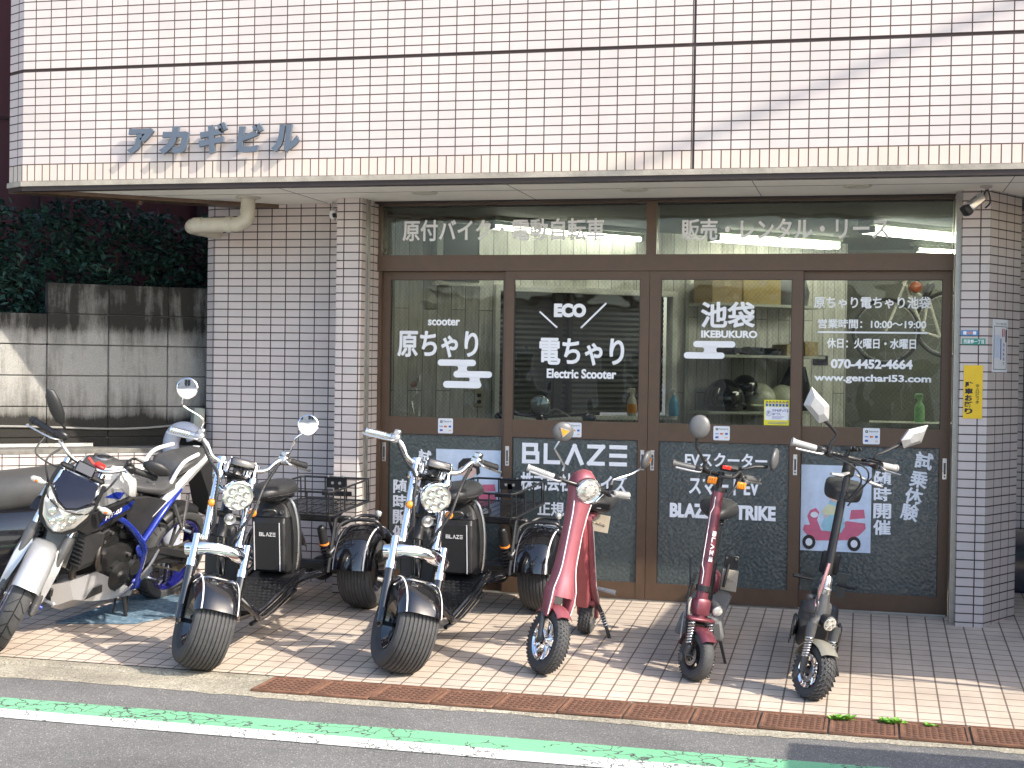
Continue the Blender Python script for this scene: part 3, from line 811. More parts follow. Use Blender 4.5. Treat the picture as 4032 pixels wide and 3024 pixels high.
def cloud(bars, links):
    out = [('*rr', *q, (q[3] - q[1]) / 2.02) for q in bars]
    for x0, x1, za, zb in links:   # waisted link between two bars
        c = (x0 + x1) / 2; h = (zb - za) / 2; r_ = h
        L_ = [(x0 + r_ * math.sin(R(t)) - r_ * 0, za + h - h * math.cos(R(t))) for t in range(0, 181, 30)]
        R_ = [(x1 - r_ * math.sin(R(t)), za + h + h * math.cos(R(t))) for t in range(0, 181, 30)]
        out.append(('*poly', L_ + R_))
    return out
letters([('scooter', -2.689, 1.662, -2.481, 1.706), ('原ちゃり', -2.887, 1.463, -2.362, 1.625, .012)] +
        cloud([(-2.622, 1.409, -2.373, 1.449), (-2.518, 1.337, -2.268, 1.378), (-2.585, 1.271, -2.336, 1.314)], [(-2.505, -2.415, 1.376, 1.411), (-2.425, -2.335, 1.312, 1.339)]) +
        [('*vert', '随時開催', -2.903, .300, -2.815, .690)] + [('*rot', c, x, z, .082, -10) for c, x, z in (('試', -2.70, .835), ('乗', -2.722, .74), ('体', -2.744, .645), ('験', -2.766, .55))], d1, UP)
eco = []
letters([('*poly', [(-1.964, 1.747), (-1.957, 1.755), (-1.846, 1.657), (-1.853, 1.650)]), ('*poly', [(-1.705, 1.656), (-1.697, 1.649), (-1.542, 1.801), (-1.550, 1.808)]),
         ('ECO', -1.869, 1.718, -1.672, 1.800, .055), ('電ちゃり', -1.956, 1.426, -1.434, 1.588, .012), ('Electric Scooter', -1.909, 1.344, -1.479, 1.401),
         ('*logo', -2.058, .815, -1.405, .942, .024), ('株式会社ブレイズ', -2.064, .650, -1.404, .762, .012), ('正規', -1.953, .497, -1.789, .582, .012), ('代理店', -1.990, .361, -1.74, .446, .012)], d2, LP)
letters([('池袋', -.970, 1.663, -.653, 1.814, .014), ('IKEBUKURO', -.967, 1.601, -.637, 1.644, .03)] + cloud([(-1.014, 1.543, -.764, 1.581), (-1.070, 1.475, -.827, 1.513)], [(-.965, -.86, 1.511, 1.545)]) +
        [('EVスクーター', -1.051, .831, -.567, .913, .014), ('スマートEV', -1.024, .663, -.611, .765, .014), ('BLAZE EV TRIKE', -1.137, .520, -.512, .605, .035)], d3, LP)
letters([('原ちゃり電ちゃり池袋', -.311, 1.782, .349, 1.850, .010), ('営業時間：10:00〜19:00', -.286, 1.664, .326, 1.718, .012), ('*rr', -.289, 1.636, .336, 1.646, .0045), ('休日：火曜日・水曜日', -.233, 1.547, .271, 1.606, .012),
         ('070-4452-4664', -.208, 1.429, .254, 1.484, .03), ('www.genchari53.com', -.303, 1.343, .359, 1.395, .022), ('*vert', '随時開催', .051, .455, .148, .838)] +
        [('*rot', c, x, z, .096, -10) for c, x, z in (('試', .329, .901), ('乗', .302, .792), ('体', .276, .692), ('験', .254, .598))], d4, UP)

# ------------------------------------------------------------------ stickers, posters, signs
def flat(name, mats, par, y):
    for mname, m, polys in mats:
        b = MB()
        for q in polys: b.poly(q, (0, y, 0), t=.0007)
        b.build(mname, m, par, 0)
BLU = mk('blue_print', (.03, .12, .45), .5); REDP = mk('red_print', (.6, .05, .03), .5); GRN = mk('green_plate', (.04, .28, .20), .45); SKYB = mk('pale_blue_paper', (.60, .68, .80), .6)
WP = mk('white_paper', (.78, .79, .82), .5, nz=.03); PNKP = mk('pink_print', (.62, .14, .22), .5); SKIN = mk('skin_print', (.75, .50, .40), .5); CREAM = mk('cream_print', (.70, .68, .42), .5); AQUA = mk('aqua_print', (.32, .55, .62), .5); ORP = mk('orange_print', (.75, .30, .03), .5)
def paysticker(x0, z0, x1, z1, y, label):
    b = MB(); b.poly(rrect(x0, z0, x1, z1, .008), (0, y - .001, 0), t=.0014)
    o = tag(b.build('payment_sticker', WP, sm=0), label, 'sticker', 'payment stickers on the door rails')
    W, H = x1 - x0, z1 - z0; Y = y - .0022
    m = MB(); text_in(m, 'Square', x0 + W * .36, z0 + H * .72, x0 + W * .9, z0 + H * .86, Y, .0); 
    m.poly(rrect(x0 + W * .14, z0 + H * .70, x0 + W * .30, z0 + H * .86, .004), (0, Y, 0), t=.0006); m.build('print', INK, o, 0, split=True)
    m = MB(); m.poly(rrect(x0 + W * .19, z0 + H * .75, x0 + W * .25, z0 + H * .81, .001), (0, Y - .0008, 0), t=.0006); m.build('print', WP, o, 0, split=True)
    m = MB(); text_in(m, 'VISA', x0 + W * .10, z0 + H * .42, x0 + W * .34, z0 + H * .50, Y, .03, shear=.2); m.poly(rrect(x0 + W * .72, z0 + H * .40, x0 + W * .88, z0 + H * .53, .001), (0, Y, 0), t=.0006); m.poly(rrect(x0 + W * .12, z0 + H * .14, x0 + W * .28, z0 + H * .27, .001), (0, Y, 0), t=.0006); m.build('print', BLU, o, 0, split=True)
    m = MB(); m.poly(disc(x0 + W * .47, z0 + H * .46, H * .065), (0, Y, 0), t=.0006); m.poly(rrect(x0 + W * .28, z0 + H * .14, x0 + W * .32, z0 + H * .27, .001), (0, Y, 0), t=.0006); m.build('print', REDP, o, 0, split=True)
    m = MB(); m.poly(disc(x0 + W * .56, z0 + H * .46, H * .065), (0, Y - .0003, 0), t=.0006); m.poly(rrect(x0 + W * .72, z0 + H * .17, x0 + W * .88, z0 + H * .22, .001), (0, Y, 0), t=.0006); m.build('print', ORP, o, 0, split=True)
paysticker(-2.610, .985, -2.513, 1.079, YO, 'white card payment sticker on the rail of the door lettered scooter')
paysticker(-1.782, .985, -1.685, 1.074, YI, 'white card payment sticker behind the mirror of the pink scooter')
paysticker(-.884, .990, -.787, 1.075, YI, 'white card payment sticker on the rail of the door lettered IKEBUKURO')
paysticker(-.018, .989, .078, 1.083, YO, 'white card payment sticker on the rail of the door with opening hours')
# yellow sticker with seven little people
b = MB(); b.poly(rrect(-.589, 1.087, -.437, 1.237, .003), (0, LP - .001, 0), t=.0014)
ys = tag(b.build('notice_sticker', mk('yellow_paper', (.80, .72, .03), .5), sm=0), 'yellow and white sticker with a row of small people on the third door', 'sticker')
Yk = LP - .0026
b = MB(); b.poly(rrect(-.583, 1.118, -.443, 1.196, .004), (0, Yk + .0008, 0), t=.0008); b.build('panel', WP, ys, 0)
b = MB(); bb = MB(); bc = MB()
for i in range(7):
    x = -.573 + i * .0195; b.poly(disc(x, 1.222, .0075, 10), (0, Yk, 0), t=.0006); bb.poly([(x - .006, 1.198), (x + .006, 1.198), (x + .007, 1.214), (x - .007, 1.214)], (0, Yk, 0), t=.0006); bc.poly(disc(x, 1.219, .005, 8), (0, Yk - .0007, 0), t=.0006)
b.build('print', INK, ys, 0, split=True); bb.build('print', BLU, ys, 0, split=True); bc.build('print', SKIN, ys, 0, split=True)
b = MB(); text_in(b, 'ウチも持ってる', -.541, 1.165, -.447, 1.184, Yk, .03); text_in(b, '会社です。', -.541, 1.146, -.49, 1.161, Yk, .03)
for i in range(3): b.poly([(-.541, 1.137 - i * .006), (-.47 - .01 * i, 1.137 - i * .006), (-.47 - .01 * i, 1.139 - i * .006), (-.541, 1.139 - i * .006)], (0, Yk, 0), t=.0006)
for i in range(2): b.poly([(-.565, 1.096 + i * .008), (-.455, 1.096 + i * .008), (-.455, 1.099 + i * .008), (-.565, 1.099 + i * .008)], (0, Yk, 0), t=.0006)
text_in(b, 'P', -.568, 1.148, -.556, 1.168, Yk, .03); b.build('print', mk('violet_print', (.16, .14, .35), .5), ys, 0, split=True)
b = MB(); b.torus((-.562, Yk, 1.157), (0, 1, 0), .0155, .0012, 20, 4); b.build('print', mk('violet_print_b', (.16, .14, .35), .5), ys, 0, split=True)
# scooter posters
def poster(x0, z0, x1, z1, y, label, mirror=False):
    t = thing('poster', label, 'poster', (x0, y, z0), group='illustrated posters behind the lower panes')
    W, H = x1 - x0, z1 - z0
    def P(pts): return [((1 - u if mirror else u) * W, v * H) for u, v in (pts[::-1] if mirror else pts)]
    b = MB(); b.poly([(0, 0), (W, 0), (W, H), (0, H)], (0, -.0012, 0), t=.0014); b.build('sheet', SKYB, t, 0)
    lay = [(PNKP, [[(.10, .40), (.14, .47), (.22, .50), (.27, .45), (.24, .36), (.30, .24), (.58, .22), (.60, .33), (.66, .36), (.92, .34), (.93, .28), (.84, .20), (.70, .14), (.24, .12), (.10, .18), (.04, .24), (.06, .30), (.14, .30)], [(.70, .38), (.92, .40), (.90, .50), (.72, .49)]]),
           (CREAM, [[(.36, .52), (.44, .57), (.58, .54), (.62, .46), (.56, .40), (.34, .42), (.30, .46)]]), (AQUA, [[(.36, .42), (.60, .44), (.64, .30), (.58, .22), (.34, .24), (.30, .30)], [(.42, .60), (.60, .60), (.62, .55), (.52, .52), (.40, .55)]]),
           (SKIN, [disc(.50, .70, .125, 20, .98), disc(.37, .41, .022, 8)])]
    yy = -.0026
    for m, polys in lay:
        b = MB()
        for q in polys: b.poly(P(q), (0, yy, 0), t=.0008)
        b.build('print', m, t, 0, split=True); yy -= .0009
    b = MB(); b.poly(P([(.34, .70), (.35, .80), (.42, .87), (.56, .88), (.66, .82), (.68, .66), (.63, .62), (.62, .72), (.52, .77), (.40, .75)]), (0, yy, 0), t=.0008)
    for cx in (.13, .77): b.poly(P(disc(cx, .10, .085, 16, 1.1)), (0, yy, 0), t=.0008)
    for cx in (.45, .55): b.poly(P(disc(cx, .70, .016, 8, .7)), (0, yy - .0006, 0), t=.0008)
    b.build('print', INK, t, 0, split=True)
    b = MB()
    for cx in (.13, .77): b.poly(P(disc(cx, .10, .045, 14, 1.1)), (0, yy - .0012, 0), t=.0008)
    b.poly(P(disc(.20, .42, .035, 12, 1.6)), (0, yy - .0012, 0), t=.0008)
    b.build('print', WP, t, 0, split=True)
    return t
poster(-.369, .351, .036, .858, UP - .002, 'pale blue poster of a child on a pink scooter, behind the black scooter')
poster(-2.623, .464, -2.198, .886, UP - .002, 'pale blue poster half hidden behind the right trike')
# raised building name on the upper wall
sg = thing('name_sign', 'raised sky tinted metal katakana letters on the upper wall', 'sign', (-4.2, YU, 2.6))
LB = mk('sky_tinted_letter', (.105, .13, .165), .5, .25, nz=.06)  # blue of the sky reflected in brushed metal is put into the base colour
for ch, x0, z0, x1, z1 in (('ア', -4.194, 2.610, -4.025, 2.758), ('カ', -3.990, 2.606, -3.802, 2.764), ('ギ', -3.738, 2.603, -3.565, 2.781), ('ビ', -3.504, 2.606, -3.344, 2.768), ('ル', -3.293, 2.604, -3.124, 2.757)):
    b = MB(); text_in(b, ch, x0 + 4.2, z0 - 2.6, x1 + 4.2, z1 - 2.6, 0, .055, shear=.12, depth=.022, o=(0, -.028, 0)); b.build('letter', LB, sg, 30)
    b = MB()
    for dx in (.04, .11): b.cyl((x0 + 4.2 + dx, -.028, z0 - 2.6 + .09), (x0 + 4.2 + dx, 0, z0 - 2.6 + .09), .004, n=8)
    b.build('stud', BOLT, sg, split=True)
# plates on the right pillar
YP = -.055
def plate(name, x0, z0, x1, z1, m, label, cat, t=.004):
    b = MB(); b.span(x0, x1, YP - t, YP - .0005, z0, z1, .001); return tag(b.build(name, m, sm=0), label, cat)
o = plate('address_plate', .503, 1.622, .596, 1.652, mk('blue_plate', (.10, .26, .50), .4), 'small blue and white number plate on the right pillar', 'sign')
b = MB(); b.span(.515, .532, YP - .0055, YP - .004, 1.628, 1.646); b.span(.567, .584, YP - .0055, YP - .004, 1.628, 1.646); b.build('print', WP, o, 0, split=True)
b = MB(); b.span(.536, .563, YP - .0055, YP - .004, 1.630, 1.644); b.build('print', mk('pale_red_print', (.55, .25, .22), .5), o, 0, split=True)
o = plate('address_plate', .510, 1.572, .634, 1.606, GRN, 'green town name plate on the right pillar', 'sign')
b = MB(); text_in(b, '西巣鴨一丁目', .518, 1.577, .626, 1.601, YP - .0045, .02); b.build('lettering', WP, o, 0)
o = plate('no_parking_sign', .522, 1.160, .624, 1.457, YEL, 'yellow no parking sign with black characters on the right pillar', 'sign')
b = MB()
for i, ch in enumerate('駐車お断り'): text_in(b, ch, .530, 1.185 + (4 - i) * .037, .572, 1.218 + (4 - i) * .037, YP - .0045, .045)
for i, ch in enumerate('出入口につき'): text_in(b, ch, .588, 1.245 + (5 - i) * .0185, .605, 1.261 + (5 - i) * .0185, YP - .0045, .02)
b.build('lettering', INK, o, 0)
dirn = V((.195, .34, 0)).normalized(); nrm = V((dirn.y, -dirn.x, 0))
o = thing('map_notice', 'white map notice with blue block on the slanted face of the right pillar', 'notice', (.672, -.017, 1.42)); O0 = V((0, 0, 0))
b = MB(); b.poly([(0, 0), (.185, 0), (.185, .297), (0, .297)], nrm * .003, dirn, (0, 0, 1), .003); b.build('sheet', WP, o, 0)
b = MB(); b.poly([(.02, .08), (.09, .08), (.09, .21), (.02, .21)], nrm * .0052, dirn, (0, 0, 1), .0008); b.build('print', SKYB, o, 0, split=True)
b = MB(); b.poly([(.095, .07), (.105, .07), (.105, .19), (.095, .19)], nrm * .0052, dirn, (0, 0, 1), .0008); b.build('print', BLU, o, 0, split=True)
b = MB()
for q in (.015, .255): b.poly([(.012, q), (.172, q), (.172, q + .003), (.012, q + .003)], nrm * .0052, dirn, (0, 0, 1), .0008)
for q in (.012, .170): b.poly([(q, .018), (q + .003, .018), (q + .003, .255), (q, .255)], nrm * .0056, dirn, (0, 0, 1), .0008)
b.poly([(.155, .17), (.168, .17), (.168, .24), (.155, .24)], nrm * .006, dirn, (0, 0, 1), .0008)
text_in(b, 'アカギビル　駐輪場　配置図', .03, .266, .16, .278, 0, .0, o=nrm * .005, ax=dirn, up=(0, 0, 1))
for i, ch in enumerate('西巣鴨通り'): text_in(b, ch, .128, .04 + .026 * (4 - i), .143, .058 + .026 * (4 - i), 0, .02, o=nrm * .005, ax=dirn, up=(0, 0, 1))
b.build('print', INK, o, 0, split=True)
b = MB()
for i in range(2): b.poly([(.112 + .02 * i, .20), (.122 + .02 * i, .20), (.122 + .02 * i, .245), (.112 + .02 * i, .245)], nrm * .006, dirn, (0, 0, 1), .0008)
b.build('print', mk('faded_red_print', (.5, .12, .1), .5), o, 0, split=True)
# security camera under the soffit
sc_t = thing('security_camera', 'silver and black security camera on a bracket under the soffit', 'camera', (.61, -.22, 2.43))
b = MB(); b.box((.0, 0, -.004), (.06, .05, .006), bev=.001); b.tube([(.005, 0, -.005), (.0, -.005, -.05), (-.005, -.01, -.075)], .011, 10); b.build('bracket', mk('camera_bracket', (.45, .38, .36), .5), sc_t)
T = M4.Translation(V((-.058, -.055, -.092))) @ V((-.093, -.06, -.088)).to_track_quat('-Y', 'Z').to_matrix().to_4x4()
b = MB(T); b.box((0, 0, 0), (.052, .115, .05), bev=.012, seg=3); cb = b.build('housing', SATIN, sc_t)
b = MB(T); b.box((-.0, -.073, -.001), (.056, .04, .058), bev=.01, seg=2); b.build('hood', BLKS, sc_t)
b = MB(T); b.box((-.0275, -.008, .004), (.003, .055, .026)); b.box((-.0, -.008, .0262), (.026, .055, .003)); b.build('window', BLKG, sc_t)
b = MB(); b.tube([(-.02, -.02, -.065), (-.005, -.045, -.03), (.01, -.04, -.035), (.02, -.02, -.09), (-.005, -.02, -.12)], .005, 8, 5); b.build('cable', BLKS, sc_t, split=True)
# small lamp holder hanging at the pier
lh = thing('lamp_holder', 'small white lamp holder dangling beside the tiled pier', 'lamp', (-3.27, .05, 2.43))
b = MB(); b.tube([(0, 0, 0), (-.006, 0, -.03), (.004, .0, -.06)], .004, 8, 4); b.build('cord', GREYL, lh)
b = MB(); b.sup([((.0, 0, -.06), (.02, 0, 0), (0, .016, 0)), ((0, 0, -.085), (.026, 0, 0), (0, .02, 0)), ((0, 0, -.11), (.016, 0, 0), (0, .014, 0))], 14); b.build('socket', WHT, lh)
b = MB(); b.cyl((.012, -.018, -.08), (.018, -.022, -.1), .012, n=12); b.tube([(.02, 0, -.06), (.03, 0, -.045), (.03, 0, -.08), (.01, 0, -.12)], .002, 6, 4); b.build('cap', BLKS, lh)
# drain pipe under the soffit
dp = thing('drain_pipe', 'thick beige drain pipe bending under the soffit', 'pipe', (-3.73, -.22, 2.43))
b = MB(); b.tube([(.005, 0, .0), (.004, 0, -.09), (-.004, -.002, -.135), (-.05, -.01, -.165), (-.11, -.015, -.168), (-.33, -.02, -.172), (-.37, .01, -.175), (-.385, .06, -.178), (-.37, .35, -.18)], .045, 20, 5); b.build('pipe', PVC, dp)
b = MB(); b.lathe([(.047, 0), (.078, 0), (.078, -.006), (.06, -.010), (.047, -.010)], (.005, 0, 0), (0, 0, 1), 28); b.cyl((.005, 0, -.075), (.004, 0, -.1), .049, n=20); b.cyl((-.09, -.014, -.1675), (-.13, -.0155, -.169), .0495, n=20); b.cyl((-.29, -.019, -.171), (-.345, -.0205, -.1725), .0495, n=20); b.build('collar', PVC, dp, split=True)

# ------------------------------------------------------------------ what stands at the left: block wall, low wall, hedge, neighbour
U41 = V(dS).to_3d(); N41 = V((dS[1], -dS[0], 0))        # along the boundary / towards the street
P0 = V((-5.0, -.2, 0))
bw = thing('block_wall', 'stained concrete block wall with a step in its top', 'wall', P0)
b = MB(); bt = MB()
for i in range(-9, 7):
    for j in range(6):
        u = -.100 + .3845 * i; z = .713 + .1985 * j
        if u < -.12 and j > 4: continue
        c = U41 * (u + .192) + V((0, 0, z + .099)) + N41 * -.06 + N41 * (.002 * ((i * 3 + j * 5) % 3 - 1))
        b.box(c, (.3790, .12, .1930), (0, 0, R(41)), bev=.004)
b.build('blocks', BLOCK, bw, 0)
b = MB(); c = U41 * -.45 + V((0, 0, .55)) - N41 * .064; b.box(c, (6.2, .100, 1.7), (0, 0, R(41))); c = U41 * 1.25 + V((0, 0, 1.0)) - N41 * .064; b.box(c, (2.68, .098, 1.79), (0, 0, R(41))); b.build('mortar', mk('dark_mortar', (.10, .095, .085), .95), bw, 0)
b = MB(); b.tube([P0 * 0 + U41 * u + N41 * .012 + V((0, 0, z)) for u, z in ((-1.6, .995), (-.9, .99), (-.38, .987), (-.05, .978), (.285, .966), (.55, .972), (.88, 1.0), (1.0, 1.0))], .0075, 8, 6)
cb = tag(b.build('wall_cable', mk('grey_cable', (.22, .21, .19), .6), None), 'grey cable sagging along the block wall', 'cable'); cb.location = P0
lw = thing('low_wall', 'low tiled wall with ledge in front of the block wall', 'wall', P0)
b = MB(); q0 = U41 * -3.2 + N41 * .26; q1 = U41 * 1.25 + N41 * .26
b.wall(q0, q1, -.4, .845, 0, .045); b.build('tiles', TW, lw, 0)
b = MB(); b.box(U41 * -.975 + N41 * .13 + V((0, 0, .838)), (4.45, .266, .03), (0, 0, R(41)), bev=.003); b.build('coping', mk('dirty_coping', (.17, .16, .14), .9, nz=.4), lw, 0)
b = MB(); b.box(U41 * -.62 + N41 * .05 + V((0, 0, .868)), (1.6, .03, .022), (0, 0, R(41))); b.build('conduit', SATIN, lw, 0)
eb = MB(); eb.box((0, 0, 0), (.075, .09, .15), (R(-8), R(5), R(41)), bev=.012, seg=2); eo = eb.build('meter_box', mk('grey_green_box', (.24, .26, .23), .5), None); eo.location = (-4.255, .20, 1.03)
tag(eo, 'small grey green box at the corner of the tiled wall', 'box')
eb = MB(); eb.box((0, 0, 0), (.05, .05, .07), bev=.006); eb.build('bracket', BLKS, eo).location = (-.02, 0, -.1)
wp = MB(); wp.tube([(0, 0, -.28), (0, 0, -.08), (.005, 0, -.02), (.035, .0, .03), (.085, .005, .045), (.14, .01, .03), (.16, .012, -.02)], .052, 18, 5); wo = wp.build('vent_pipe', PVCW, None)
wo.location = (-4.33, -.02, .93); tag(wo, 'bluish white pipe bend behind the motorcycle tail', 'pipe')
wp = MB(); wp.cyl((0, 0, -.95), (0, 0, -.25), .066, n=18); wp.build('lower_pipe', PVCW, wo)
# hedge behind the block wall
hg = thing('hedge', 'dark leafy hedge above the block wall', 'hedge', P0 - N41 * .55)
b = MB(); random.seed(11)
def leaf(b, c, d, l, wd, roll):
    d = d.normalized(); s_ = d.cross(V((0, 0, 1)));
    s_ = (s_.normalized() if s_.length > .01 else V((1, 0, 0)))
    u_ = s_.cross(d); s_ = s_ * math.cos(roll) + u_ * math.sin(roll); u_ = s_.cross(d)
    b.add([c, c + d * l * .45 + s_ * wd + u_ * wd * .25, c + d * l, c + d * l * .45 - s_ * wd + u_ * wd * .25], [[0, 1, 2], [0, 2, 3]])
for i in range(26000):
    u = random.uniform(-2.0, 2.3); z = random.uniform(1.55, 2.47) + .05 * math.sin(u * 9) ; th = random.random() ** 1.6 * .42
    top = 2.40 + .05 * math.sin(u * 5) + .03 * math.sin(u * 13)
    if z > top + .05: continue
    k1 = math.sin(u * 11 + z * 9) + math.sin(u * 23 - z * 17) * .6
    if k1 < -.75 and random.random() < .72: continue
    c = U41 * u + N41 * (.30 - th + .04 * k1) + V((0, 0, z))
    d = V((random.gauss(0, 1), random.gauss(0, 1), random.gauss(-.15, .6))) + N41 * .9
    leaf(b, c, d, random.uniform(.045, .085), random.uniform(.012, .020), random.uniform(-.9, .9))
b.build('foliage', LEAF, hg, 0)
b = MB()
for i in range(26):
    u = -2 + i * .165 + random.uniform(-.05, .05)
    b.tube([U41 * u + V((0, 0, -.3)), U41 * (u + random.uniform(-.05, .05)) + N41 * random.uniform(-.1, .15) + V((0, 0, 1.4)), U41 * (u + random.uniform(-.15, .15)) + N41 * random.uniform(-.05, .22) + V((0, 0, 2.3))], [.014, .009, .004], 6, 4)
b.build('branches', TWIG, hg)
nb = thing('red_building', 'dark maroon neighbouring building behind the hedge', 'building', P0 - N41 * 1.25)
b = MB(); b.box(U41 * .2 + V((0, 0, 4)) - N41 * .5, (9, 1.0, 8.8), (0, 0, R(41))); b.build('wall', MAROON, nb, 0)
b = MB(); b.box(U41 * .2 + V((0, 0, 3.12)) + N41 * .004, (9, .012, .02), (0, 0, R(41)));
for u in (-1.2, .0, 1.2, 2.05): b.box(U41 * u + V((0, 0, 2)) + N41 * .012, (.05, .03, 5), (0, 0, R(41)))
b.build('seam', mk('maroon_dark', (.02, .004, .006), .7), nb, 0)

# ------------------------------------------------------------------ out of the picture: opposite side of the street, added bounce forecourt and shade shed, parked van, overhead cable
op = thing('opposite_building', 'plain single storey building across the street', 'building', (-2, -17.5, -.15))
b = MB(); b.box((2, -2.5, 1.4), (16, 5, 2.8)); b.build('wall', mk('beige_render', (.50, .47, .42), .85, nz=.15, sc_=2), op, 0)
b = MB()
for x in (-4.6, -2.2, .2, 2.6, 5.0, 7.4):
    for z in (1.2,): b.box((x, .01, z), (1.3, .04, 1.3))
b.build('window_glass', mk('dark_window', (.02, .025, .03), .08), op, 0, split=True)
b = MB()
for x in (-4.6, -2.2, .2, 2.6, 5.0, 7.4):
    for z in (1.2,):
        b.box((x, .03, z + .68), (1.42, .06, .07)); b.box((x, .03, z - .68), (1.42, .08, .07)); b.box((x, .035, z), (.05, .05, 1.3)); b.box((x - .68, .03, z), (.07, .06, 1.43)); b.box((x + .68, .03, z), (.07, .06, 1.43))
b.build('window_frame', WHT, op, 0, split=True)
b = MB(); b.box((2, .1, 2.86), (16.3, .5, .14)); b.build('roof_edge', BRN, op, 0)
op2 = thing('opposite_building', 'darker two storey building across the street', 'building', (-15, -17.2, -.15))
b = MB(); b.box((0, -2.5, 2.4), (8, 5, 4.8)); b.build('wall', mk('grey_render', (.16, .16, .17), .85, nz=.15, sc_=2), op2, 0)
b = MB()
for x in (-2.5, 0, 2.5):
    for z in (1.2, 3.6): b.box((x, .01, z), (1.5, .05, 1.2))
b.build('window_glass', mk('dark_window_b', (.02, .025, .03), .08), op2, 0, split=True)
sheet('bounce_forecourt', -60, 60, -17.6, -4.7, RZ + .006, RZ + .006, mk('bounce_concrete', (.66, .63, .58), .85, nz=.2, sc_=2))  # unseen pale ground, added to bounce sunlight onto the shop front
nr_ = thing('shade_shed', 'unseen shed with an awning, added to shade the ground by the right doors', 'shed', (3.3, -2.1, -.14))  # invented out of view; wall corner and awning shaped to cast the ground shade
b = MB(); b.box((2.0, 1.4, 1.17), (4.0, 2.8, 2.34)); b.build('wall', mk('shed_render', (.42, .40, .36), .85), nr_, 0)
b = MB(); b.box((2.0, 1.4, 2.37), (4.1, 2.9, .06)); b.build('roof', BRD, nr_, 0)
b = MB(); b.box((-.755, .98, 2.27), (1.51, 1.96, .05)); b.box((-.76, .02, 2.23), (1.5, .03, .12)); b.build('awning', mk('awning_sheet', (.30, .31, .33), .6), nr_, 0)
b = MB()
for y in (.1, 1.8): b.tube([(-1.45, y, 2.24), (0, y, 1.5)], .018, 8)
b.build('awning_brace', STEEL, nr_, split=True)
cbl = MB()
A0, A1 = V((-1.62, -.821, 2.33)) + V((2.95, -1, 2.19)) * 1.5, V((.90, -.821, 3.36)) + V((2.95, -1, 2.19)) * 1.5
dd = (A1 - A0); cbl.tube([A0 - dd * .0, A0 + dd * .5, A1 + dd * 2.5], .026, 8)
tag(cbl.build('overhead_cable', BLKS), 'thick black overhead cable bundle above the street', 'cable')
vn = thing('parked_van', 'grey delivery van parked on the street beyond the right edge', 'van', (1.22, -3.75, RZ))
prf = [(0, .32), (.0, .85), (.12, .95), (.32, 1.36), (.42, 1.43), (3.1, 1.45), (3.2, 1.3), (3.22, .32)]
b = MB(); n_ = len(prf)
rings = [[(x, y, z) for x, z in prf] for y in (.04, .0, 0)] 
b.loft([[(x, .0 + (.03 if z > .9 else 0), z) for x, z in prf], [(x, .8 - (.0 if z > .9 else 0), z) for x, z in prf]]); b.build('body', mk('van_paint', (.35, .36, .38), .3, .2, .8), vn, 30)
b = MB(); b.poly([(.16, .96), (.34, 1.32), (1.1, 1.34), (1.1, .96)], (0, .806, 0), t=.006); b.poly([(1.2, .96), (1.2, 1.34), (2.9, 1.34), (2.95, .96)], (0, .806, 0), t=.006); b.build('side_window', NAVY, vn, 0)
for x in (.55, 2.6):
    b = MB(); b.lathe([(.0, .1), (.18, .1), (.27, .08), (.28, 0), (.27, -.08), (.18, -.1), (0, -.1)], (x, .72, .28), (0, 1, 0), 24); b.build('wheel', RUB, vn)
# ------------------------------------------------------------------ inside the shop
AN = R(38)
IU = V((math.cos(AN), math.sin(AN), 0)); IN = V((math.sin(AN), -math.cos(AN), 0))   # along the rear wall / into the room
I0 = V((-3.2, .9, 0))
def ip(u, off, z): return I0 + IU * u + IN * off + V((0, 0, z))
PLK = plank_mat('weathered_boards')
room = thing('shop_interior', 'shop room lined with weathered grey boards behind the glass', 'room', (-1.5, 1.5, 0))
def Rm(mb, name, mat, sm=0, par=None):
    o = mb.build(name, mat, None, sm); p = par or room; o.parent = p
    o.matrix_parent_inverse = M4.Translation(-V(room.location)) if p is room else M4()
    return o
b = MB()
pA, pB, pC, pD = ip(-.05, 0, 0), ip(.80, 0, 0), ip(2.25, 0, 0), ip(3.85, 0, 0)
b.wall(pA, pB, 0, 2.42, 0, 0); b.wall(pB, pC, 1.97, 2.42, .85, 1.97); b.wall(pB, pC, 0, 1.06, .85, 0); b.wall(pC, pD, 0, 2.42, 2.3, 0)
pE = pD + IN * -.9; pF = V((1.9, pE.y - .3, 0))
b.wall(pD, pE, 0, 2.42, 0, 0); b.wall(V((-3.0, .28, 0)), pA, 0, 2.42)
Rm(b, 'board_wall', PLK)
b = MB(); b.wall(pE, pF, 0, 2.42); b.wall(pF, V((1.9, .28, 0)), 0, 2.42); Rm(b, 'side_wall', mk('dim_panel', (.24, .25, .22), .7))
b = MB(); b.add([(-4, .28, 2.425), (2.2, .28, 2.425), (2.2, 6, 2.425), (-4, 6, 2.425)], [[3, 2, 1, 0]]); Rm(b, 'ceiling', mk('dim_ceiling', (.13, .14, .13), .8))
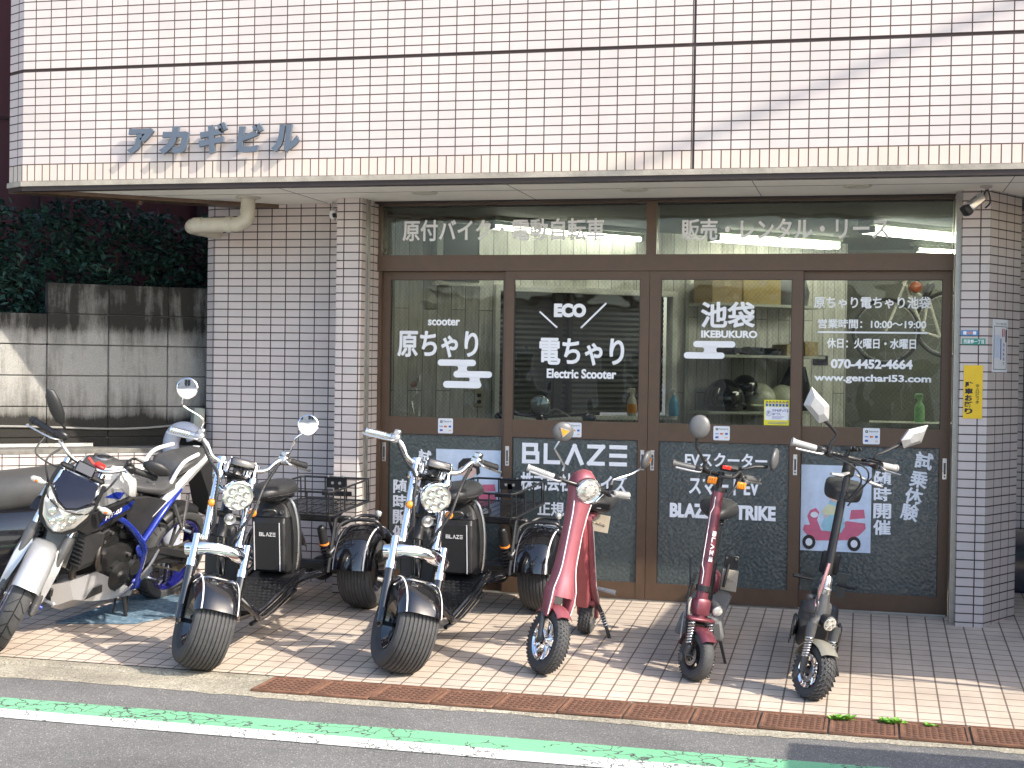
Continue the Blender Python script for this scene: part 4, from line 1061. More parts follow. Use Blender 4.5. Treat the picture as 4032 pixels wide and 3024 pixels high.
# roller shutter in the wide opening with a white frame
b = MB()
for i in range(23):
    z = 1.08 + i * .038
    b.add([ip(.84, -.05, z), ip(2.21, -.05, z), ip(2.21, -.06, z + .019), ip(.84, -.06, z + .019), ip(2.21, -.05, z + .038), ip(.84, -.05, z + .038)], [[0, 1, 2, 3], [3, 2, 4, 5]])
Rm(b, 'shutter', mk('shutter_slats', (.07, .075, .072), .45, .3))
b = MB()
def ibox(b, u0, u1, o0, o1, z0, z1, bev=0): b.box(ip((u0 + u1) / 2, (o0 + o1) / 2, (z0 + z1) / 2), (abs(u1 - u0), abs(o1 - o0), abs(z1 - z0)), (0, 0, AN), bev=bev); return b
ibox(b, .80, 2.28, -.06, .035, 1.945, 1.985); ibox(b, .80, .835, -.06, .035, 1.06, 1.945); ibox(b, 2.24, 2.28, -.06, .035, 1.06, 1.945); ibox(b, .80, 2.28, -.06, .06, 1.03, 1.06)
Rm(b, 'opening_frame', mk('cream_frame', (.80, .80, .74), .5))
b = MB(); ibox(b, 1.28, 1.34, -.055, .0, 1.06, 1.945); ibox(b, 1.40, 1.43, -.055, -.01, 1.06, 1.945); Rm(b, 'mullion', BLKS)
b = MB(); ibox(b, .40, .66, .0, .03, 2.0, 2.40); Rm(b, 'louvre_panel', mk('dark_louvre', (.05, .05, .042), .5))
b = MB(); ibox(b, .345, .39, .0, .05, 1.99, 2.41); ibox(b, .665, .69, 0, .04, 1.99, 2.41); ibox(b, .33, .70, 0, .05, 1.965, 1.99); Rm(b, 'louvre_frame', mk('cream_frame_b', (.75, .75, .68), .5))
b = MB(); ibox(b, .655, .725, 0, .012, 1.12, 1.24, .003); so = Rm(b, 'wall_socket', mk('beige_socket', (.50, .46, .34), .5))
b = MB(); ibox(b, .675, .705, .012, .015, 1.19, 1.215); ibox(b, .675, .705, .012, .015, 1.145, 1.17); Rm(b, 'outlet', BLKS, par=so)
b = MB(); ibox(b, 3.53, 3.67, 0, .01, 1.455, 1.53); Rm(b, 'dark_sign', NAVY)
# fluorescent fittings
TUBE = mk('fluorescent_tube', (.9, .95, .85), .4, em=(1.0, 1.0, .86), ems=11)
FIX = mk('fluorescent_housing', (.50, .54, .44), .5)
def fluor(p, q, label, two=False):
    p, q = V(p), V(q); d = (q - p).normalized(); s_ = V((d.y, -d.x, 0))
    t = thing('fluorescent_light', label, 'light', (p + q) / 2, group='fluorescent tubes on the shop ceiling'); L = (q - p).length; a = math.atan2(d.y, d.x)
    b = MB(); b.box((0, 0, -.012), (L, .13, .03), (0, 0, a)); b.box((0, 0, -.035), (L * .98, .05, .03), (0, 0, a)); b.build('housing', FIX, t, 0)
    for k_ in ((-.045, .045) if two else (0,)):
        b = MB(); b.cyl(-d * L * .48 + s_ * k_ + V((0, 0, -.065)), d * L * .48 + s_ * k_ + V((0, 0, -.065)), .016, n=12); b.build('tube', TUBE, t)
    b = MB()
    for sg in (-1, 1): b.box(d * L * .485 * sg + V((0, 0, -.055)), (.02, .13 if two else .05, .05), (0, 0, a))
    b.build('end_cap', GREYL, t, 0, split=True)
fluor((-2.50, .98, 2.42), (-1.62, 2.05, 2.42), 'fluorescent light behind the left transom lettering')
fluor((-1.11, 2.02, 2.42), (-.24, 2.81, 2.42), 'fluorescent light at the middle of the right transom', True)
fluor((-.03, 1.50, 2.42), (.78, 2.42, 2.42), 'fluorescent light at the upper right corner of the right transom', True)
fluor((1.0, 1.6, 2.42), (1.0, 2.9, 2.42), 'unseen fluorescent light added over the counter to fill the room', True)  # extra fitting out of sight, added to brighten the interior
fluor((1.5, 1.2, 2.42), (1.5, 2.5, 2.42), 'unseen fluorescent light added near the side wall to fill the room', True)  # second added fill fitting, also out of sight
fluor((.34, 3.1, 2.42), (1.1, 3.6, 2.42), 'small looking fluorescent light low at the right end of the right transom')
# shelves
SH = mk('grey_shelf', (.40, .42, .36), .5); KR = mk('cardboard', (.34, .25, .13), .8); KR2 = mk('pale_cardboard', (.42, .33, .20), .8)
sh = thing('shelf_unit', 'grey wall shelves full of stock behind the third door', 'shelf', ip(2.9, .2, 0))
def it(b, u0, u1, o0, o1, z0, z1, bev=0):
    c = ip((u0 + u1) / 2, (o0 + o1) / 2, (z0 + z1) / 2) - V(sh.location); b.box(c, (abs(u1 - u0), abs(o1 - o0), abs(z1 - z0)), (0, 0, AN), bev=bev); return b
for z in (1.90, 1.52, 1.10): it(MB(), 2.38, 3.40, .0, .34, z - .02, z).build('board', SH, sh, 0)
for u in (2.37, 3.40): it(MB(), u - .012, u + .012, .0, .03, .0, 2.2).build('upright', SH, sh, 0)
def ithing(name, label, cat, mats, group=None, loc=None):
    t = thing(name, label, cat, loc, (0, 0, AN), group)
    for n_, m, mb in mats: mb.build(n_, m, t)
    return t
def carton(u, z, wd, dp_, h, m, label):
    b = MB(); b.box((0, 0, h / 2), (wd, dp_, h), bev=.003); c = MB(); c.box((0, 0, h + .0005), (wd * .99, .05, .001)); c.box((0, -dp_ / 2 - .0005, h * .8), (.05, .001, h * .38)); c.box((wd * .3, -dp_ / 2 - .0005, h * .25), (wd * .18, .001, h * .2))
    return ithing('cardboard_box', label, 'box', [('carton', m, b), ('tape', KR2, c)], 'cartons on the shelves', ip(u, .19, z))
carton(2.53, 1.90, .26, .26, .20, KR, 'brown cardboard box at the left end of the top shelf')
carton(2.83, 1.90, .33, .28, .23, mk('tan_cardboard', (.42, .31, .12), .8), 'large tan cardboard box at the middle of the top shelf')
carton(3.16, 1.52, .15, .2, .085, KR2, 'small carton at the right of the middle shelf')
carton(3.31, 1.52, .12, .2, .11, KR, 'taller small carton at the right end of the middle shelf')
b = MB(); b.sup([((0, 0, 0), (.15, 0, 0), (0, .12, 0)), ((0, 0, .1), (.17, 0, 0), (0, .13, 0)), ((.02, 0, .2), (.12, 0, 0), (0, .1, 0)), ((.0, 0, .26), (.04, 0, 0), (0, .05, 0))], 16, 2); 
ithing('bag', 'grey bag at the right end of the top shelf', 'bag', [('body', mk('grey_cloth', (.10, .10, .11), .9), b)], None, ip(3.17, .18, 1.90))
random.seed(4)
for i, (u, lab) in enumerate(((2.62, 'black folded straps at the left of the middle shelf'), (2.82, 'black parts pile at the centre of the middle shelf'), (3.0, 'black cables beside the cartons of the middle shelf'))):
    b = MB()
    for k_ in range(7): b.tube([(random.uniform(-.09, .09), random.uniform(-.08, .08), random.uniform(.01, .05)) for q in range(4)], .014, 6, 4)
    t = thing('spare_parts', lab, 'spare parts', ip(u, .2, 1.52), (0, 0, 0), 'parts on the middle shelf'); b.build('pile', BLKS, t)
def helmet(u, z, m, label, s_=1):
    b = MB(); b.ell((0, 0, .085), (.12 * s_, .14 * s_, .125 * s_), 20, 12, z0=-.62); v_ = MB(); v_.lathe([(.125 * s_, -.012), (.15 * s_, -.02), (.125 * s_, -.006)], (0, 0, .06), (0, 0, 1), 20, (R(-60), R(60)))
    p_ = MB(); p_.ell((.09 * s_, -.085 * s_, .04), (.02, .02, .025), 10, 6)
    return ithing('helmet', label, 'helmet', [('shell', m, b), ('peak', m, v_), ('buckle', BLKS, p_)], 'helmets on the lower shelf', ip(u, .16, z))
WH2 = mk('ivory_helmet', (.62, .64, .52), .25, 0, .6)
helmet(2.93, 1.10, WH2, 'white helmet at the centre of the lower shelf'); helmet(3.14, 1.10, WH2, 'white helmet behind the yellow sticker', .92)
helmet(2.62, 1.10, BLKG, 'large black helmet at the left of the lower shelf', 1.25); helmet(2.80, 1.19, BLKG, 'black helmet lying on top of the white one', .8)
def jacket():
    b = MB(); b.sup([((0, 0, .0), (.16, 0, 0), (0, .06, 0)), ((0, 0, .2), (.13, 0, 0), (0, .07, 0)), ((.02, 0, .34), (.07, 0, 0), (0, .05, 0))], 14, 2); return b
ithing('jacket', 'black jacket hanging at the right end of the lower shelf', 'jacket', [('cloth', mk('black_cloth', (.012, .012, .012), .95), jacket())], None, ip(3.28, .12, 1.10))
# spray bottles on the sill
def bottle(p, m1, m2, label, band=None):
    b = MB(); b.lathe([(.0, 0), (.034, 0), (.036, .01), (.036, .09), (.030, .12), (.014, .145), (.014, .16), (0, .16)], ax=(0, 0, 1), n=18); t = thing('spray_bottle', label, 'bottle', p, group='spray bottles on the sill'); b.build('bottle', m1, t)
    b = MB(); b.box((-.006, 0, .185), (.055, .024, .035), bev=.006); b.box((-.032, 0, .176), (.012, .012, .022)); b.cyl((0, 0, .155), (0, 0, .175), .016, n=12); b.box((.015, 0, .155), (.008, .014, .04), (0, .4, 0)); b.build('trigger', m2, t)
    if band: b = MB(); b.lathe([(.0365, .02), (.0365, .085)], ax=(0, 0, 1), n=18, ang=(R(-80), R(80))); b.build('band', band, t)
    return t
LBW = mk('bottle_white', (.60, .56, .46), .4)
bottle(ip(1.90, .04, 1.06), LBW, LBW, 'cream spray bottle with orange label on the sill behind the second door', ORP)
bottle(ip(2.22, .10, 1.06), mk('blue_liquid', (.08, .35, .60), .2), WHT, 'blue spray bottle behind the left edge of the third door')
cnt = thing('counter', 'low grey counter inside behind the fourth door', 'counter', (.62, 2.0, 0)); b = MB(); b.span(-.6, .6, -.2, .2, 1.03, 1.06); b.build('top', SH, cnt, 0); b = MB(); b.span(-.55, .55, -.16, .16, .0, 1.03); b.build('body', GREYL, cnt, 0)
bottle(V((.36, 2.0, 1.06)), mk('green_liquid', (.30, .55, .30), .3), mk('green_trigger', (.35, .55, .35), .4), 'pale green spray bottle on the counter behind the fourth door')
# bicycle hanging in front of the far wall
bk = thing('bicycle', 'bicycle hanging nose up behind the fourth door', 'bicycle', (.25, 3.0, 1.0), (0, 0, R(15)))
for (x, z) in ((-.12, .72), (.36, .78)):
    b = MB(); b.torus((x, 0, z), (.25, 1, 0), .245, .014, 40, 8); wh_ = b.build('wheel', BLKS, bk); b = MB()
    b.torus((x, 0, z), (.25, 1, 0), .228, .006, 40, 6)
    for k_ in range(16): a = k_ * math.pi / 8; b.cyl((x, 0, z), (x + .228 * math.cos(a) * .97, -.25 * .228 * math.cos(a), z + .228 * math.sin(a)), .0012, n=4)
    b.build('rim', SATIN, wh_)
b = MB(); b.tube([(.03, 0, 1.08), (.17, .02, .72), (.29, 0, .68)], .015, 8); b.tube([(.0, 0, 1.1), (.22, .02, .95), (.30, .0, .68)], .013, 8); b.tube([(.2, .02, .95), (.17, .02, .72)], .013, 8); b.cyl((-.12, 0, .72), (.03, 0, 1.12), .011, n=8); b.build('frame', mk('white_frame', (.6, .58, .52), .3), bk)
b = MB(); b.tube([(-.08, -.02, 1.15), (.02, .02, 1.17), (.13, .04, 1.12), (.16, .05, 1.06)], .012, 8, 4); b.box((.2, .02, 1.03), (.05, .1, .16), (0, .5, 0), bev=.02); b.build('handlebar', BLKS, bk)
b = MB(); b.ell((.09, -.05, 1.06), (.05, .03, .045), 12, 8); b.build('lamp', mk('orange_lamp', (.34, .09, .04), .4), bk)
b = MB(); b.tube([(.25, .05, 1.1), (.3, .05, 1.43)], .004, 6); b.build('hook', STEEL, bk)
# display moped just behind the glass of the second door
ds = thing('display_moped', 'moped with chrome round headlamp standing inside behind the second door', 'moped', (-2.1, .86, 0))
b = MB(); b.tube([(0, .10, .0), (0, .05, .9), (0, .03, 1.08)], [.10, .05, .04], 12); b.box((0, .45, .35), (.22, .7, .3), bev=.06, seg=3); b.build('body', BLKG, ds)
b = MB(); b.lathe([(.0, -.09), (.04, -.085), (.066, -.04), (.070, 0), (.066, .01), (.060, .004)], (0, -.03, 1.155), (0, -1, 0), 26); hl = b.build('headlamp', CHROME, ds)
b = MB(); b.lathe([(.0, .012), (.03, .010), (.060, .002)], (0, -.03, 1.155), (0, -1, 0), 24); b.build('lens', LENS, hl)
b = MB(); b.tube([(-.3, .12, 1.10), (-.15, .04, 1.09), (0, .03, 1.08), (.15, .04, 1.09), (.3, .12, 1.10)], .012, 8, 4); b.build('handlebar', BLKS, ds)
for x in (-.27, .33):
    b = MB(); b.ell((x, .0, 1.075), (.048, .02, .03), 14, 8); b.tube([(x, .0, 1.05), (x * .8, .06, 1.09)], .006, 6); b.build('mirror', BLKG, ds)
b = MB(); b.tube([(.06, .0, 1.12), (.12, -.02, 1.13), (.2, .03, 1.08)], .005, 6, 4); b.build('brake_lever', SATIN, ds)
sm_ = thing('loose_mirror', 'thin stalk with a mirror head behind the first door', 'mirror', (-2.9, .62, 0))
b = MB(); b.tube([(0, 0, 0), (0, 0, 1.05), (-.02, 0, 1.17), (.015, 0, 1.22), (-.005, 0, 1.27)], .006, 6); b.build('stalk', SATIN, sm_); b = MB(); b.ell((-.01, 0, 1.28), (.025, .012, .02), 10, 8); b.build('head', mk('faded_orange', (.45, .20, .12), .4), sm_)
# ------------------------------------------------------------------ vehicles. local axes: -y forward, +x towards the rider's left (right in the picture), z up
def tyre(mb, c, Rr, W, ri, grooves=0, n=40, ax=(1, 0, 0), sq=.62, gd=.006):
    """balloon section; grooves = number of ribs' channels"""
    h = W / 2; pr_ = []
    pr_ += [(ri, -h * .62), (ri + (Rr - ri) * .25, -h * .92), (ri + (Rr - ri) * .5, -h), (ri + (Rr - ri) * .72, -h * .97)]
    m = max(6, grooves * 4)
    xs_ = [-.86 + 1.72 * i / m for i in range(m + 1)]
    for i, x in enumerate(xs_):
        r_ = Rr - (Rr - ri) * .17 * abs(x / .86) ** 2.6 * (1 / sq) * .62
        g = grooves and i % 4 in (2,)
        pr_.append((r_ - (gd if g else 0), x * h))
        if g: pr_.append((r_ - gd, (x + .25 * 1.72 / m) * h))
    pr_ += [(ri + (Rr - ri) * .72, h * .97), (ri + (Rr - ri) * .5, h), (ri + (Rr - ri) * .25, h * .92), (ri, h * .62)]
    return mb.lathe(pr_, c, ax, n)
def knobs(mb, c, Rr, W, n, rows, sz, ax=V((1, 0, 0)), skew=.4):
    c = V(c)
    for k in range(n):
        for j, x in enumerate(rows):
            a = 2 * math.pi * (k + .5 * (j % 2)) / n
            d = V((0, math.cos(a), math.sin(a))); rr_ = Rr - abs(x) ** 2.4 * W * .22
            o_ = mb.M
            mb.M = o_ @ M4.Translation(c + d * (rr_ + .001) + V((x * W / 2, 0, 0))) @ M4.Rotation(a - math.pi / 2, 4, 'X') @ M4.Rotation(skew * (1 if x > 0 else -1), 4, 'Z') @ M4.Rotation(-x * .9, 4, 'Y')
            mb.box((0, 0, 0), sz, bev=min(sz) * .2); mb.M = o_
def arc_fender(mb, c, Rr, W, a0, a1, crown=.03, n=14, m=9, th=.004, lip=.02):
    """mudguard: strip round axis x at c, angles measured from forward (-y) upward"""
    c = V(c); outer, inner = [], []
    for i in range(n + 1):
        a = a0 + (a1 - a0) * i / n; d = V((0, -math.cos(a), math.sin(a))); ro, ri_ = [], []
        for j in range(m + 1):
            t = -1 + 2 * j / m; r_ = Rr - crown * abs(t) ** 3 - (lip if j in (0, m) else 0)
            ro.append(c + d * r_ + V((t * W / 2, 0, 0))); ri_.append(c + d * (r_ - th) + V((t * W / 2 * .985, 0, 0)))
        outer.append(ro); inner.append(ri_)
    vs = [q for r_ in outer for q in r_] + [q for r_ in inner for q in r_]; k0 = (n + 1) * (m + 1); fs = []
    ix = lambda i, j: i * (m + 1) + j
    for i in range(n):
        for j in range(m):
            fs.append([ix(i, j), ix(i, j + 1), ix(i + 1, j + 1), ix(i + 1, j)]); fs.append([k0 + ix(i + 1, j), k0 + ix(i + 1, j + 1), k0 + ix(i, j + 1), k0 + ix(i, j)])
        for j in (0, m): fs.append([ix(i, j), ix(i + 1, j), k0 + ix(i + 1, j), k0 + ix(i, j)])
    for j in range(m):
        for i in (0, n): fs.append([ix(i, j), ix(i, j + 1), k0 + ix(i, j + 1), k0 + ix(i, j)])
    return mb.add(vs, fs)
def arc_strip(mb, c, Rr, x, wd, a0, a1, W, crown, n=16, t=.0015):
    c = V(c); q = []
    for i in range(n + 1):
        a = a0 + (a1 - a0) * i / n; d = V((0, -math.cos(a), math.sin(a)))
        for xx in (x - wd / 2, x + wd / 2): q.append(c + d * (Rr + t - crown * abs(xx / (W / 2)) ** 3) + V((xx, 0, 0)))
    return mb.add(q, [[2 * i, 2 * i + 1, 2 * i + 3, 2 * i + 2] for i in range(n)])
def rot_to(d, up=(0, 0, 1)): return V(d).normalized().to_track_quat('-Y', 'Z').to_matrix().to_4x4()
def round_mirror(mb_head, mb_glass, c, d, r, dep=.02):
    """d = direction the glass faces"""
    d = V(d).normalized(); mb_head.lathe([(0, -dep), (r * .6, -dep * .85), (r * .95, -dep * .3), (r, 0), (r * .93, .003)], c, d, 26); mb_glass.lathe([(0, .0045), (r * .6, .0042), (r * .93, .003)], c, d, 26)

# ---------------- electric trike
TH = R(43); RK = R(27); TP_ = V((0, .10, .80)); TA = V((0, math.sin(RK), math.cos(RK)))
S = spin(TP_, TA, TH)
def fy(z): return .10 + (z - .80) * math.tan(RK) - .055
def make_trike():
    t = thing('electric_trike', '', 'trike')
    ax = V((0, -.245, .225))
    b = MB(S); tyre(b, ax, .225, .212, .115, 9, 48); tw = b.build('front_wheel', RUB, t, 30)
    b = MB(S); b.lathe([(.118, -.07), (.122, -.078), (.10, -.06), (.06, -.035), (.045, -.05), (0, -.05)], ax, (1, 0, 0), 28); b.lathe([(0, .05), (.045, .05), (.06, .035), (.10, .06), (.122, .078), (.118, .07)], ax, (1, 0, 0), 28); b.cyl(ax + V((-.15, 0, 0)), ax + V((.15, 0, 0)), .012, n=10); b.build('rim', BLKG, tw)
    b = MB(S)
    for k_ in range(5):
        a = k_ * 2 * math.pi / 5; b.box(ax + V((-.052, math.cos(a) * .075, math.sin(a) * .075)), (.012, .034, .07), (a - math.pi / 2, 0, 0), bev=.004)
    b.build('spokes', BLKG, tw)
    b = MB(S); arc_fender(b, ax, .258, .236, R(34), R(150), .035, 16, 10, .004, .03); ff = b.build('front_fender', BLKG, t, 50)
    b = MB(S)
    for x in (-.092, .092): arc_strip(b, ax, .258, x, .006, R(34), R(150), .236, .035)
    b.build('trim_line', LINE, ff, 0, split=True)
    b = MB(S)
    for x in (-.09, .09): b.tube([(x, fy(.985), .985), (x, fy(.60), .60)], .0215, 16); b.cyl((x, fy(.93), .93), (x, fy(.905), .905), .034, n=16); b.cyl((x, fy(.995), .995), (x, fy(.975), .975), .03, n=16)
    for x in (-.134, .134): b.tube([(x, fy(.62) - .012, .62), (x, fy(.50) - .012, .50)], .021, 14); b.tube([(x, fy(.505) - .012, .505), (x, fy(.47) - .012, .47)], .028, 14)
    fk = b.build('fork', CHROME, t)
    b = MB(S)
    for x in (-.134, .134):
        b.tube([(x, fy(.475) - .012, .475), (x, fy(.24) - .012, .225)], [.025, .023], 14); b.box((x * 1.03, fy(.25) - .02, .255), (.014, .055, .10), (-RK, 0, 0), bev=.006)
    b.build('lower_leg', BLKG, fk, split=True)
    b = MB(S); pts = [(-.168, .018), (-.14, -.006), (-.08, -.026), (0, -.034), (.08, -.026), (.14, -.006), (.168, .018)]
    b.tube([(x, fy(.58) + y - .01, .580 - .045 * abs(x / .168) ** 2) for x, y in pts], .0165, 16, 5, flat=2.0); b.box((0, fy(.575) - .0, .568), (.24, .05, .045), bev=.012, seg=2); b.build('fork_brace', CHROME, t)
    b = MB(S); b.box((0, fy(.915) + .03, .915), (.235, .07, .022), (-RK, 0, 0), bev=.008); b.box((0, fy(.72) + .035, .73), (.22, .06, .02), (-RK, 0, 0), bev=.008); b.cyl((0, .0, .62), (0, .13, .90), .027, n=14); b.build('fork_clamp', BLKS, t)
    hc = V((0, -.065, .865)); hd = V((0, -1, -.10)).normalized()
    b = MB(S); b.lathe([(0, -.10), (.03, -.097), (.062, -.07), (.076, -.03), (.080, .0), (.080, .012), (.074, .016), (.070, .008)], hc, hd, 32); b.tube([(-.09, fy(.865), .875), (-.07, hc.y + .04, .87)], .012, 8); b.tube([(.09, fy(.865), .875), (.07, hc.y + .04, .87)], .012, 8); h = b.build('headlight', CHROME, t)
    b = MB(S); b.lathe([(0, .010), (.04, .009), (.071, .007)], hc, hd, 30); b.build('lens_plate', mk('lamp_face', (.62, .62, .56), .22, .3, .5), h)
    b = MB(S); hx, hz = V((1, 0, 0)), hd.cross(V((1, 0, 0))); hz = -hz if hz.z < 0 else hz
    for k_ in range(7):
        o_ = hc + hd * .0115 + ((hx * math.cos(k_ * math.pi / 3 + .5) + hz * math.sin(k_ * math.pi / 3 + .5)) * .043 if k_ < 6 else V((0, 0, 0)))
        b.lathe([(.0175, .002), (.015, .0045), (.006, -.002), (0, -.003)], o_, hd, 16)
    b.build('led', LED, h)
    for x in (-.108, .108):
        b = MB(S); c = V((x, -.035, .79)); b.lathe([(0, -.028), (.013, -.026), (.021, -.008), (.022, 0)], c, hd, 18); b.tube([c + V((0, .02, 0)), (x * .8, fy(.79), .80)], .006, 8); i_ = b.build('turn_signal', CHROME, t)
        b = MB(S); b.lathe([(.0215, 0), (.019, .009), (.010, .015), (0, .017)], c, hd, 18); b.build('amber_lens', AMB, i_)
    b = MB(S); b.lathe([(0, -.02), (.026, -.018), (.031, 0), (.028, .005), (.018, .001), (.010, .006), (0, .008)], (.0, -.06, .735), hd, 22); b.build('horn', SATIN, t)
    # handlebar: risers, bar, grips
    hb = [(-.365, .22, 1.055), (-.30, .19, 1.06), (-.225, .16, 1.065), (-.185, .14, 1.04), (-.15, .125, .995), (-.09, .125, .975), (0, .125, .975), (.09, .125, .975), (.15, .125, .995), (.185, .14, 1.04), (.225, .16, 1.065), (.30, .19, 1.06), (.365, .22, 1.055)]
    b = MB(S); b.tube(hb, .0125, 12, 5)
    for x in (-.055, .055): b.cyl((x, .125, .91), (x, .125, .99), .017, n=12)
    bar = b.build('handlebar', CHROME, t)
    for sg in (-1, 1):
        e0, e1 = V((sg * .373, .226, 1.054)), V((sg * .258, .172, 1.065)); d = (e1 - e0).normalized()
        b = MB(S); b.tube([e0, e0 + d * .008, e0 + d * .010, e1], [.020, .020, .0165, .0165], 14)
        for k_ in range(8): b.torus(e0 + d * (.02 + .0115 * k_), d, .017, .0025, 16, 6)
        b.build('grip', CHROME if sg < 0 else RUBP, bar)
        b = MB(S); b.box(e1 + d * .03, (.05, .055, .045), (0, 0, sg * .45), bev=.008); b.box(e1 + d * .03 + V((0, -.0, .032)), (.034, .04, .03), (0, 0, sg * .45), bev=.005); b.cyl(e1, e1 + d * .012, .022, n=14); b.build('switch_box', SATIN, bar)
        b = MB(S); b.tube([e1 + d * .025 + V((0, -.03, -.002)), e1 + V((sg * .01, -.055, -.008)), e0 + V((0, -.05, -.012)), e0 + V((sg * .02, -.032, -.012))], [.007, .006, .006, .0075], 8, 4); b.build('brake_lever', SATIN, bar)
    b = MB(S); b.box((0, .055, 1.005), (.135, .05, .05), (R(-28), 0, 0), bev=.012, seg=2); b.box((0, .09, .965), (.05, .06, .06), bev=.01); dsp = b.build('display', BLKG, t)
    b = MB(S); b.box((0, .047, 1.012), (.138, .006, .04), (R(-28), 0, 0), bev=.002); b.build('bezel', SATIN, dsp)
    b = MB()
    for x0, pts in ((-1, [(-.21, .15, 1.045), (-.165, .08, .98), (-.115, -.0, .93), (-.10, -.04, .82), (-.07, -.06, .70), (-.08, .0, .60)]), (1, [(.21, .15, 1.045), (.165, .07, .98), (.125, -.02, .92), (.10, -.07, .80), (.06, -.07, .68), (.055, -.02, .60)])):
        b.M = S; b.tube(pts, .0075, 8, 6)
        P = [V(q) for q in pts]
        for i in range(len(P) - 1):
            for k_ in range(7):
                q = P[i].lerp(P[i + 1], k_ / 7); b.torus(q, P[i + 1] - P[i], .008, .0022, 10, 5)
    b.build('cable', RUBP, t, split=True)
    # frame, footboard, battery housing
    b = MB(); b.tube([(0, .15, .90), (0, .06, .72), (0, .02, .55), (0, .02, .36), (0, .06, .22), (0, .16, .165), (0, .6, .17), (0, .95, .22)], .032, 14, 5)
    for x in (-.135, .135): b.tube([(x * .3, .03, .34), (x, .09, .22), (x, .18, .175), (x, .50, .235), (x, .62, .27), (x, .95, .25)], .02, 12, 5)
    fr_ = b.build('frame', BLKG, t)
    b = MB(); b.box((0, .02, .50), (.20, .03, .26), (R(-6), 0, 0), bev=.02); b.box((0, .05, .62), (.14, .05, .12), bev=.02); b.build('leg_shield', BLKS, t)
    b = MB(); rings = []
    for y, z, hw in ((.10, .215, .105), (.16, .212, .122), (.34, .245, .135), (.60, .30, .14), (.68, .32, .135)): rings.append([(-hw, y, z), (-hw, y, z - .018), (hw, y, z - .018), (hw, y, z)])
    b.loft(rings); fb = b.build('footboard', BLKS, t, 20)
    b = MB()
    for i in range(11):
        for j in range(9):
            y = .17 + i * .034; x = -.112 + j * .028 + (.014 if i % 2 else 0); z = .214 + (y - .16) * .232
            b.box((x, y, z + .001), (.019, .0065, .003), (R(13), 0, R(45 if (i + j) % 2 else -45)))
    b.build('tread_pattern', RUBP, fb)
    b = MB(); b.tube([(-.150, .10, .20), (-.146, .34, .24), (-.148, .68, .32)], .014, 8, 4); b.tube([(.150, .10, .20), (.146, .34, .24), (.148, .68, .32)], .014, 8, 4); b.tube([(.12, .09, .15), (.14, .3, .17), (.15, .56, .23)], .012, 8, 4); b.build('side_rail', BLKG, fb, split=True)
    hs = [(-.105, .31), (-.118, .40), (-.122, .52), (-.112, .62), (-.08, .70), (0, .72), (.08, .70), (.112, .62), (.122, .52), (.118, .40), (.105, .31)]
    by = .12
    b = MB(); b.loft([[(x * .97, .50 + by, z) for x, z in hs], [(x * 1.05, .53 + by, z * 1.0 + .012) for x, z in hs], [(x * 1.06, .575 + by, z) for x, z in hs], [(x * .9, .62 + by, z * .98) for x, z in hs]]); ho = b.build('battery_housing', BLKS, t, 40)
    b = MB(); b.tube([(x * 1.07, .535 + by, z * 1.0 + .014) for x, z in hs], .008, 8, 3); b.build('edge_trim', SATIN, ho)
    b = MB(); b.sup([((0, .49 + by, .325), (.100, 0, 0), (0, .055, 0)), ((0, .475 + by, .34), (.103, 0, 0), (0, .06, 0)), ((0, .475 + by, .60), (.100, 0, 0), (0, .06, 0)), ((0, .485 + by, .625), (.095, 0, 0), (0, .05, 0))], 28, 7); bo = b.build('battery_box', BLKS, t, 30)
    b = MB(); b.sup([((0, .50 + by, .628), (.102, 0, 0), (0, .045, 0)), ((0, .515 + by, .675), (.084, 0, 0), (0, .035, 0)), ((0, .525 + by, .70), (.06, 0, 0), (0, .03, 0))], 28, 6); b.build('lid', RUBP, bo, 30)
    b = MB(); b.tube([(-.035, .455 + by, .65), (-.03, .44 + by, .668), (.03, .44 + by, .668), (.035, .455 + by, .65)], .006, 8, 3); b.lathe([(.013, 0), (.013, .006), (.006, .007), (0, .003)], (.068, .462 + by, .655), (0, -1, .3), 14); b.build('lock', GREY, bo, split=True)
    b = MB()
    for x in (-.082, .072): b.span(x - .0022, x + .0022, .4135 + by, .416 + by, .335, .605)
    b.build('trim_line', LINE, bo, 0, split=True)
    b = MB(); logo(b, -.050, .527, .048, .548, .0038, o=(0, .4135 + by, 0), t=.0012); b.build('lettering', LINE, bo, 0)
    # seat
    sy = -.12
    b = MB(); b.sup([((0, .53 + sy, .772), (.035, 0, 0), (0, 0, .022)), ((0, .555 + sy, .775), (.07, 0, 0), (0, 0, .037)), ((0, .62 + sy, .778), (.105, 0, 0), (0, 0, .043)), ((0, .72 + sy, .775), (.116, 0, 0), (0, 0, .044)), ((0, .82 + sy, .778), (.112, 0, 0), (0, 0, .044)), ((0, .875 + sy, .785), (.075, 0, 0), (0, 0, .035)), ((0, .895 + sy, .788), (.04, 0, 0), (0, 0, .02))], 28, 2.6); se = b.build('seat', SEATB, t, 60)
    b = MB(); b.tube([(x * 1.04, y + sy, z) for x, y, z in ((.05, .535, .765), (.072, .56, .763), (.10, .62, .763), (.112, .72, .76), (.107, .82, .763), (.07, .88, .772), (0, .895, .776), (-.07, .88, .772), (-.107, .82, .763), (-.112, .72, .76), (-.10, .62, .763), (-.072, .56, .763))], .004, 6, 3, closed=True); b.build('piping', RUBP, se)
    b = MB(); b.box((0, .66, .728), (.12, .22, .03), bev=.01); b.cyl((0, .66, .6), (0, .66, .73), .03, n=12); b.build('seat_post', BLKS, t)
